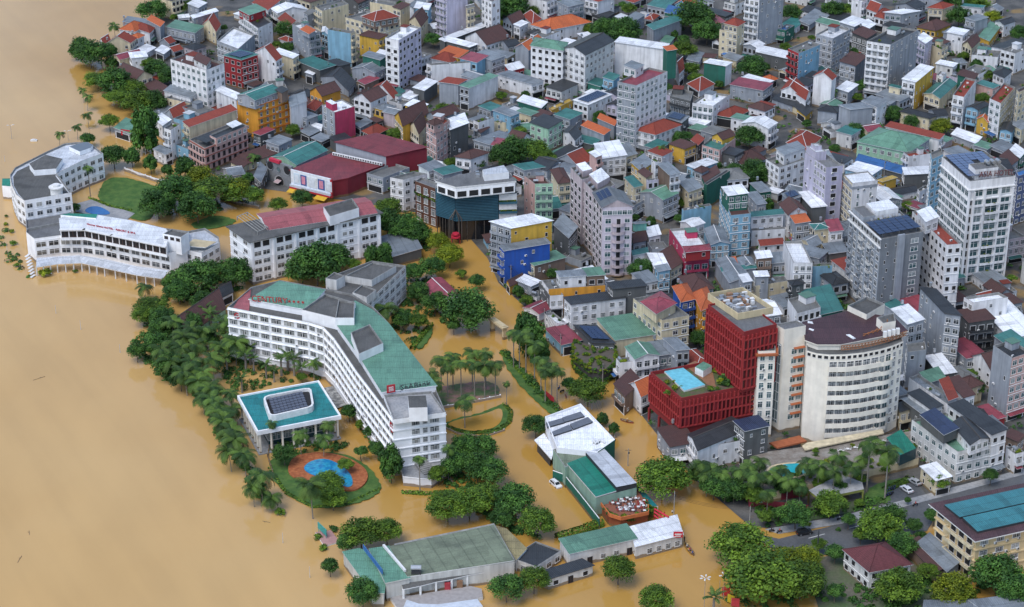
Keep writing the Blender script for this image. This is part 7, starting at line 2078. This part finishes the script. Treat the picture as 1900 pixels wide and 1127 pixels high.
def boat(x,y,ang,L,label,hull=(.16,.09,.055)):
    c=P(x,y,0); r=empty('rowing_boat',(c.x,c.y,0)); r.rotation_euler=(0,0,ang); tag(r,label,'boat'); m=MB(); n=10
    sec=[]
    for i in range(n+1):
        t=-1+2*i/n; w_=.72*(1-abs(t)**2.4)+.03; z=.42+.25*t*t; sec.append([(t*L/2,-w_,z),(t*L/2,-w_*.6,-.15),(t*L/2,w_*.6,-.15),(t*L/2,w_,z)])
    for a,b in zip(sec,sec[1:]):
        for k in range(3): m.quad([a[k],b[k],b[k+1],a[k+1]],0); m.quad([(p[0],p[1]*.93,p[2]+.02) for p in (a[k+1],b[k+1],b[k],a[k])],1)
    link('hull',m.mesh('hull',[plain('hull_%d'%int(hull[0]*100),hull,.6),plain('boat_inside',(.22,.17,.12),.8)]),r)
    for t in (-.25,.05,.32): m=MB(); m.box((t*L,0,.3),(.3,1.15,.05)); link('seat',m.mesh('seat',[plain('timber_seat',(.28,.2,.12),.8)]),r)
    return r
def on(r,x,z): a=r.rotation_euler.z; return (r.location.x+x*math.cos(a),r.location.y+x*math.sin(a),z)
b1=boat(1279,1021,rad(-72),6.6,'dark wooden boat carrying three people beside the white shop row')
for k,(x,s,l) in enumerate(((-1.6,'white','person in a white shirt sitting in the stern of the dark boat'),(.3,'red','person in a red shirt sitting in the middle of the dark boat'),(2.1,'blue','person in a blue shirt sitting in the bow of the dark boat'))): person(on(b1,x,-.13),rad(-72),s,l,True,k==0)
b2=boat(1163,783,rad(150),4.6,'small reddish boat on the street in front of the orange roofed house',(.30,.08,.05))
person(on(b2,-.2,-.13),rad(150),'orange','person in orange sitting in the small reddish boat',True,True)
def motorbike_mesh(col):
    m=MB(); 
    for x in (-.62,.62): m.bar((x,-.06,.28),(x,.06,.28),.28,1,12)
    m.bar((-.6,0,.35),(.1,0,.4),.12,0,6); m.bar((.1,0,.38),(.52,0,.85),.13,0,6,.08); m.bar((.62,0,.28),(.45,0,.98),.04,1); m.bar((-.7,0,.72),(.12,0,.70),.14,1,6,.12); m.bar((.42,-.32,1.0),(.42,.32,1.0),.03,1); m.box((.56,0,.88),(.12,.2,.18),0); m.box((-.75,0,.62),(.2,.2,.2),0); m.bar((-.55,.12,.3),(-.05,.12,.3),.05,2)
    return m.mesh('motorbike',[plain('bike_'+col[0],col[1],.35),plain('tyre',(.02,.02,.02),.8),STEEL])
BK=[motorbike_mesh(SH[k]) for k in ('dark','blue','red','white')]
def bike(p,ang,k,label,grp=None):
    o=link('motorbike',BK[k],None,p); o.rotation_euler=(0,0,ang); tag(o,label,'motorbike',grp); return o
rb=random.Random(3)
for i in range(14):
    x,y=1644+i*1.9+(i//7)*-9,921-i*.6+(i//7)*-6; c=P(x,y,.25); bike(c,rad(60)+rb.uniform(-.1,.1),i%2,'dark motorbike in the tight parked row beside the white saloon car','motorbikes parked in the hotel forecourt')
def rider(x,y,ang,shirt,label,z=.28):
    c=P(x,y,z); bike(c,ang,0,'motorbike under the '+label); person((c.x-.15*math.cos(ang),c.y-.15*math.sin(ang),c.z+.33),ang,shirt,label,True)
rider(1698,939,rad(200),'red','rider in red on the pavement beside the motorbike row')
rider(1446,989,rad(195),'red','rider in red at the flood edge on the road')
rider(1432,987,rad(15),'dark','rider in dark clothes at the flood edge')
rider(1558,965,rad(20),'white','rider in white on the pavement under the round tree')
person(P(1270,1005,.0),rad(120),'dark','person in dark clothes standing at the corner of the white shop row')
person(P(1247,955,-.5),rad(40),'white','person in white wading past the street pole')
for k,(x,y) in enumerate(((1043,728),(1037,722),(1050,738),(1012,700))):
    c=P(x,y,-.1); bike(c,rad(40+k*30),k%3,('half drowned motorbike parked highest up the median','dark half drowned motorbike by the red banner','red half drowned motorbike lowest on the median','half drowned motorbike alone between the street palms')[k])
def post(x,y,h,label,lamp=0,name='street_lamp',mat=None,w_=.07):
    """foot on photo pixel (x, y)"""
    c=P(x,y,0); r=empty(name,(c.x,c.y,0)); tag(r,label,'street lamp' if lamp else 'pole'); m=MB(); m.bar((0,0,-.5),(0,0,h),w_*1.3,0,8,w_*.8); link('pole',m.mesh('pole',[mat or STEEL]),r)
    if lamp:
        for k in range(lamp):
            a=2*math.pi*k/lamp+.3; m=MB(); ex=(math.cos(a)*1.0,math.sin(a)*1.0,h+.15); m.bar((0,0,h-.2),ex,.04); m.box((ex[0]*1.15,ex[1]*1.15,h+.12),(.75,.34,.14),1,a); link('lamp_head',m.mesh('lamp_head',[STEEL,plain('lamp_lens',(.7,.7,.68),.2)]),r)
    return r
post(1306,1135,10.5,'tall lamp post with a ring of lamps in the flooded square by the bottom edge',6)
post(1342,1112,7.5,'shorter lamp post beside the red banners near the big trees',4)
post(1334,1118,7,'thin bare pole next to the shorter lamp post',0,'thin_pole')
post(22,258,6,'twin lamp post standing in the open river at the far left',2)
post(127,262,4.5,'small lamp post in the river behind the curved hotel',2)
post(258,262,7,'flag post by the red street board',0,'thin_pole')
for x,y,h,l in ((104,582,3.2,'bare pole in the open river, highest of three below the hotel'),(150,612,3.6,'bare pole in the open river, middle of three below the hotel'),(223,655,3.2,'bare pole in the open river nearest the drowned trees'),(525,1008,3.4,'slim pole in the water below the pool island'),(575,1072,3.6,'slim pole in the water left of the old hall'),(14,470,4,'slim pole beside the river hotel rubble'),(9,300,2.6,'short pole in the river at the left edge')): post(x,y,h,l,0,'thin_pole',plain('pale_pole',(.55,.55,.53),.7))
post(1516,1033,8.5,'thick dark post on the road side by the bottom trees',0,'utility_pole',plain('dark_post',(.05,.055,.06),.8),.2)
UP=[]
CP=plain('concrete_pole',(.34,.33,.31),.85)
poles=[(1250,962,9,'concrete pole beside the lone round tree'),(1139,852,8,'concrete pole beside the white flat roofed hall'),(1098,760,8,'concrete pole by the bright street tree'),(1010,612,8,'concrete pole opposite the white church like house'),(948,530,8,'concrete pole at the foot of the blue house'),(926,492,8,'concrete pole under the yellow house'),(1040,660,8,'concrete pole before the creeper cafe'),(1118,716,8,'concrete pole at the bend below the creeper cafe'),(1390,985,8,'concrete pole where the dry road meets the flood'),(1165,865,6,'short pole by the planter island in the street'),
  (565,190,8,'concrete pole in the flooded lane behind the orange hotel'),(610,150,9,'concrete pole beside the green netted house'),(660,120,10,'lattice topped pole by the tan building'),(1040,170,8,'concrete pole in front of the green roofed white block'),(1240,470,8,'concrete pole in the flooded lane beside the mauve tower'),(1310,330,8,'concrete pole among the low houses'),(1560,330,8,'concrete pole near the lavender tower'),(1640,330,8,'concrete pole before the green market'),(1860,640,8,'concrete pole near the long white roof'),(1770,700,8,'concrete pole in the right hand gardens')]
for x,y,h,l in poles:
    r=post(x,y,h,l,0,'utility_pole',CP,.12); m=MB(); m.box((0,0,h-.6),(1.8,.1,.1)); m.box((.25,0,h-1.5),(.35,.3,.6)); link('crossarm',m.mesh('crossarm',[DSTEEL]),r); UP.append(r)
def wires(a,b,label):
    A=a.location.xy; B=b.location.xy; c=(A+B)/2; m=MB(); h=8.0
    for off in (-.7,0,.7):
        d=(B-A).normalized(); n=Vector((-d.y,d.x))*off; prev=None
        for k in range(9):
            t=k/8; q=A.lerp(B,t)+n; z=7.4-2.4*t*(1-t)*2; q=(q.x,q.y,z)
            if prev: m.bar(prev,q,.035,0,3)
            prev=q
    o=build('cable',m,[plain('cable_black',(.02,.02,.02),.7)],None,(c.x,c.y,7)); tag(o,label,'cable')
wires(UP[0],UP[8],'three sagging cables from the lone tree pole to the dry road'); wires(UP[2],UP[7],'three sagging cables crossing the flooded bend'); wires(UP[6],UP[3],'three sagging cables along the creeper cafe street'); wires(UP[4],UP[3],'three sagging cables along the shop fronts'); wires(UP[4],UP[5],'short cables between the blue and yellow houses'); wires(UP[1],UP[2],'three cables beside the white flat roofed hall')
# red street board, banners, parasol, gate arch, garden wall, debris
c=P(236,252,2.0); r=empty('street_board',(c.x,c.y,0)); tag(r,'red and white roadside board by the tall dark tree','sign'); m=MB(); m.box((0,0,3.2),(5.5,.2,2.6),0); m.box((1.5,-.12,3.2),(2.0,.06,1.4),1); m.bar((-2.4,0,-.5),(-2.4,0,2),.1,2); m.bar((2.4,0,-.5),(2.4,0,2),.1,2); link('board',m.mesh('board',[plain('bright_red',(.5,.02,.04),.5),TRIM,DSTEEL]),r); r.rotation_euler=(0,0,-.35)
c=P(1020,745,0); r=empty('banner',(c.x,c.y,0)); tag(r,'long red banner along the flooded median under the palms','banner'); r.rotation_euler=(0,0,rad(-62)); m=MB(); m.box((0,0,1.6),(6.0,.06,2.0)); m.bar((-3,0,-.3),(-3,0,2.8),.05,1); m.bar((3,0,-.3),(3,0,2.8),.05,1); link('cloth',m.mesh('cloth',[RED,STEEL]),r)
for x,y,col,l in ((1347,1108,(.5,.03,.03),'red slanted banner at the bottom edge'),(1356,1122,(.55,.4,.02),'yellow banner at the bottom edge'),(1364,1128,(.5,.05,.06),'lowest red banner by the palm at the bottom edge')):
    c=P(x,y,0); r=empty('banner',(c.x,c.y,0)); tag(r,l,'banner'); r.rotation_euler=(0,0,rb.uniform(-.8,.2)); m=MB(); m.box((0,0,1.7),(2.2,.08,2.6)); m.bar((-1.1,0,-.3),(-1.1,0,3.2),.05,1); link('cloth',m.mesh('cloth',[plain('banner_%d'%y,col,.7),STEEL]),r)
c=P(1410,942,0); r=empty('parasol',(c.x,c.y,.2)); tag(r,'pink parasol in the garden below the pool terrace','parasol'); m=MB(); k=10
for i in range(k): a,b=2*math.pi*i/k,2*math.pi*(i+1)/k; m.quad([(1.5*math.cos(a),1.5*math.sin(a),2.2),(1.5*math.cos(b),1.5*math.sin(b),2.2),(0,0,2.9)],i%2)
link('canopy',m.mesh('canopy',[plain('parasol_pink',(.5,.08,.12),.7),TRIM]),r); m=MB(); m.bar((0,0,0),(0,0,2.9),.04); link('pole',m.mesh('pole',[STEEL]),r)
c=P(925,622,0); r=empty('gate_arch',(c.x,c.y,0)); tag(r,'pale concrete entrance arch beside the flooded street','gate'); r.rotation_euler=(0,0,rad(-58)); m=MB(); m.box((0,0,4.4),(9,2.4,.5)); m.box((0,0,4.75),(7.5,1.6,.25)); link('lintel',m.mesh('lintel',[BEIGE]),r)
for x in (-3.8,3.8): m=MB(); m.box((x,0,1.9),(.9,1.4,4.8)); link('pillar',m.mesh('pillar',[BEIGE]),r)
def lowwall(pts,label,h=1.3,mat=None,name='garden_wall'):
    q=[P(x,y,0) for x,y in pts]; r=empty(name,tuple(q[len(q)//2])); tag(r,label,'wall'); m=MB()
    for a,b in zip(q,q[1:]):
        d=(b-a).xy; c_=((a+b)/2).xy; m.box((c_.x,c_.y,h/2-.2),(d.length,.25,h+.4),0,math.atan2(d.y,d.x)); n=int(d.length/3)
        for k in range(n+1): s=a.lerp(b,k/max(1,n)); m.box((s.x,s.y,h/2),(.4,.4,h+.5),0,math.atan2(d.y,d.x))
    build('wall',m,[mat or WHITE],r); return r
lowwall([(232,318),(260,328),(290,338),(330,345)],'white garden wall with posts behind the hotel lawn',1.5)
lowwall([(410,368),(440,380),(480,388)],'pale wall between the wide trees and the red roofed hotel',1.4,CONC)
lowwall([(820,792),(850,806),(900,812),(935,800)],'low white kerb wall round the half circle of water',.5)
lowwall([(812,760),(870,750),(928,738)],'straight white wall above the half circle of water',.9)
lowwall([(500,830),(497,848),(508,885)],'low kerb wall at the pavilion corner of the pool island',.6,CONC)
lowwall([(1700,860),(1640,880),(1560,905)],'dark boundary wall under the pool terrace',2.2,plain('dark_wall',(.06,.06,.065),.8))
for i in range(11):
    x,y=rb.uniform(20,560),rb.uniform(640,1100); c=P(x,y,.02); m=MB(); a=rb.uniform(0,3); L=rb.uniform(.6,2.2)
    if i<6:
        m.bar((-L,0,0),(L,.1,.05),.07,0,5); m.bar((0,0,0),(L*.4,.5,.12),.04,0,4); nm,lb='driftwood','floating branch drifting in the open brown river'
        o=link(nm,m.mesh(nm,[BARK]),None,c); o.rotation_euler=(0,0,a); tag(o,lb,'driftwood','branches drifting in the river')
c=P(63,262,.0); m=MB(); m.box((0,0,.25),(2.6,1.3,.6)); m.box((0,0,.65),(1.4,1.0,.3)); tag(link('float',m.mesh('float',[TRIM]),None,c),'small white float drifting behind the river hotel','float')
# ------------------------------------------------------------------ labels that single each thing out
NUM=['','one','two','three','four','five','six','seven','eight','nine','ten','eleven']
ORD=['nearest','second nearest','third nearest','fourth nearest','fifth nearest','sixth nearest','seventh nearest','eighth nearest','ninth nearest','tenth nearest']
# a few ordinary buildings that stand out serve as landmarks too
def near_house(x,y,phrase):
    p=P(x,y,8).xy; r=min(HOUSES,key=lambda h:(h[0].location.xy-p).length); LAND.append((r[0].location.xy.copy(),phrase)); r[1]['anchor']=phrase; return r
for x,y,ph,own in ((745,80,'the braced white tower','tall white tower with a dark braced frame up its front'),(1190,200,'the maroon topped block','tall grey and white block under a flat maroon roof'),(1215,100,'the orange tarpaulin hall','white hall block with an orange tarpaulin on its dark netted corner'),
   (1030,90,'the green roofed white block','white block under a green hipped roof with rows of balconies'),(350,130,'the riverside white block','white six storey hotel with a brown tiled top floor near the river trees'),(660,60,'the tan pavilion building','tan building carrying a red hipped pavilion on its terrace'),
   (1650,110,'the roof garden hotel','dark fronted hotel tower with a thick roof garden'),(1660,285,'the green market','large mint green market under one hipped green roof'),(1410,70,'the balconied grey tower','grey tower with a stack of white balconies at the top edge'),(1040,20,'the orange temple hall','wide hall under a low orange hipped roof'),
   (960,450,'the bright blue house','bright blue house with a grey roof on the flooded street'),(960,420,'the yellow house','long house half yellow and half grey under a white roof'),(1365,410,'the pale blue tower','pale blue tower house with green netted top'),(1225,540,'the ornate cream house','ornate cream house with a gabled front and maroon roof'),
   (1000,360,'the mint balcony block','mint green balcony block with a pink side wall'),(1730,620,'the slant roofed block','tall grey block under one long slanted roof'),(1860,720,'the grey and pink tower','grey and pink tower house near the right edge'),(1250,250,'the red roofed restaurant','glazed restaurant under a red hipped roof'),
   (1700,810,'the planted solar house','white house with a planted terrace roof and solar canopy'),(1110,600,'the brown windowed house','long white house with brown windows and a dark roof'),(520,130,'the red glazed building','red glazed building under a solar panelled roof'),(1540,95,'the grey windowed block','grey flat topped block with windows on both sides'),
   (820,240,'the pink turret house','pink house with a hipped corner turret'),(1280,430,'the magenta house','magenta house with a white terrace and maroon canopy'),(885,150,'the blank walled house','white and grey house with a long blank wall under a green roof'),(1490,110,'the red fronted townhouse','narrow townhouse with a deep red front and pale blue side')):
    r=near_house(x,y,ph)
    if not r[1]['label']: r[1]['label']=own; r[0]['label']=own
def relation(c, used=None):
    c=Vector(c); L=sorted(LAND,key=lambda l:(l[0]-c).length); a=L[0] if (L[0][0]-c).length>.5 else L[1]
    d=c-a[0]
    if (d.length<13): rel='beside'
    elif abs(d.y)>abs(d.x)*1.3: rel='behind' if d.y>0 else 'in front of'
    else: rel='to the right of' if d.x>0 else 'to the left of'
    return rel,a[1],d.length
ROOFW={'S':'sheet','G':'gabled','g':'gabled','H':'hipped','F':'flat'}
seen={}
def facts(r,f):
    rel,ph,d=relation(f['c']); wall=WALLN[f['wl']]+(' and '+WALLN[f['wr']] if f['wr']!=f['wl'] else '')
    rcn=ROOFC[f['rc']][2]; fl=f['fl']
    base=f"{wall} {NUM[min(fl,11)]} storey {f['cat']} with {rcn} {ROOFW[f['roof']]} roof"
    if f['cat']=='shed': base=f"{wall} shed with {rcn} {ROOFW[f['roof']]} roof"
    base=base.replace('solar panelled sheet roof','solar panelled roof')
    return base,rel,ph,d
groups={}
for r,f in HOUSES:
    if f['label']: r['label']=f['label']; continue
    base,rel,ph,d=facts(r,f); groups.setdefault((base,rel,ph),[]).append((d,r,f))
for (base,rel,ph),L in groups.items():
    L.sort(key=lambda t:t[0])
    for i,(d,r,f) in enumerate(L):
        b=base
        def wc(s): return len(s.split())
        tail=f"{rel} {ph}"
        if len(L)>1: tail=f"{ORD[min(i,9)]} of them {tail}" if wc(b)+wc(tail)+3<=16 else f"{ORD[min(i,9)]} {tail}"
        t=b+', '+tail
        if wc(t)>16: b=b.replace(' with ',' under ').replace(' sheet roof',' roof').replace(' gabled roof',' gable'); t=b+', '+tail
        if wc(t)>16:
            b=' '.join(x for x in b.split() if x not in ('storey',)); t=b+', '+tail
        if wc(t)>16: b=b.replace('house ','').replace(' roof',' roofed one') if False else b; t=(b+', '+tail)
        if wc(t)>16: b=f"{WALLN[f['wl']]} {f['cat']} with {ROOFC[f['rc']][2]} roof"; t=b+', '+tail
        if wc(t)>16: t=f"{WALLN[f['wl']]} {f['cat']}, {tail}"
        r['label']=t
for r,f in HOUSES:
    if not f['cat']: f['cat']='house'
    r['category']=f['cat']
    r['group']={'shed':'low sheds between the houses','house':'houses of the flooded town','townhouse':'narrow townhouses of the flooded town','villa':'tile roofed houses of the flooded town','apartment building':'taller blocks of the flooded town'}.get(f['cat'],'buildings of the flooded town')
def label_plants(items, word, describe, grp):
    G={}
    for r,d in items:
        if r.get('label'): continue
        rel,ph,dist=relation(r.location.xy); G.setdefault((describe(d),rel,ph),[]).append((dist,r))
    for (b,rel,ph),L in G.items():
        L.sort(key=lambda t:t[0])
        for i,(d,r) in enumerate(L):
            tail=f"{rel} {ph}"
            if len(L)==1: t=f"{b}, {tail}"
            elif len(L)<=10: t=f"{b}, {ORD[i]} {tail}"
            else: t=f"{b}, number {NUM[min(11,i+1)]} {tail}" if i<11 else f"{b}, one of the farther ones {tail}"
            if len(t.split())>16: t=t.replace('to the ','')
            r['label']=t; r['group']=grp
label_plants(TREES,'tree',lambda d:f"{'large' if d['R']>5.5 else 'small' if d['R']<3 else 'medium'} {shade_name(d['kind'])} tree",'trees standing in the flooded town')
label_plants([p for p in PALMS if p[1]['kind']=='royal'],'palm',lambda d:f"{'tall' if d['h']>9 else 'short'} straight royal palm",'royal palms in the hotel grounds')
label_plants([p for p in PALMS if p[1]['kind']=='coco'],'palm',lambda d:f"{'leaning' if d['h']>5.5 else 'low'} coconut palm",'coconut palms along the drowned bank')
label_plants([p for p in PALMS if p[1]['kind']=='banana'],'banana',lambda d:f"{'broad' if d['h']>4 else 'young'} leafed banana plant",'banana plants in the hotel garden')
# every label used once: a repeat gets a second landmark
cnt={}
for o in bpy.data.objects:
    if o.parent is None and o.get('label'): cnt.setdefault(o['label'],[]).append(o)
for l,L in cnt.items():
    if len(L)<2 or all(o.get('group') and o['group'].startswith(('motorbikes','branches')) for o in L): continue
    for i,o in enumerate(L[1:],2):
        c=o.location.xy; Q=sorted(LAND,key=lambda t:(t[0]-c).length); short=' '.join(l.split(',')[0].split()[:7]); o['label']=f"{short} between {Q[0][1]} and {Q[1][1]}"[:150]
        if len(o['label'].split())>16: o['label']=f"{' '.join(short.split()[:4])} close to {Q[0][1]} and {Q[1][1]}"
        if len(o['label'].split())>16: o['label']=f"{' '.join(short.split()[:4])} {ORD[min(i,9)]} to {Q[1][1]}"
for c in bpy.data.objects:
    if c.parent is None and c.type in ('MESH','EMPTY') and not c.get('kind') and not c.get('label'): print('NOLABEL',c.name)
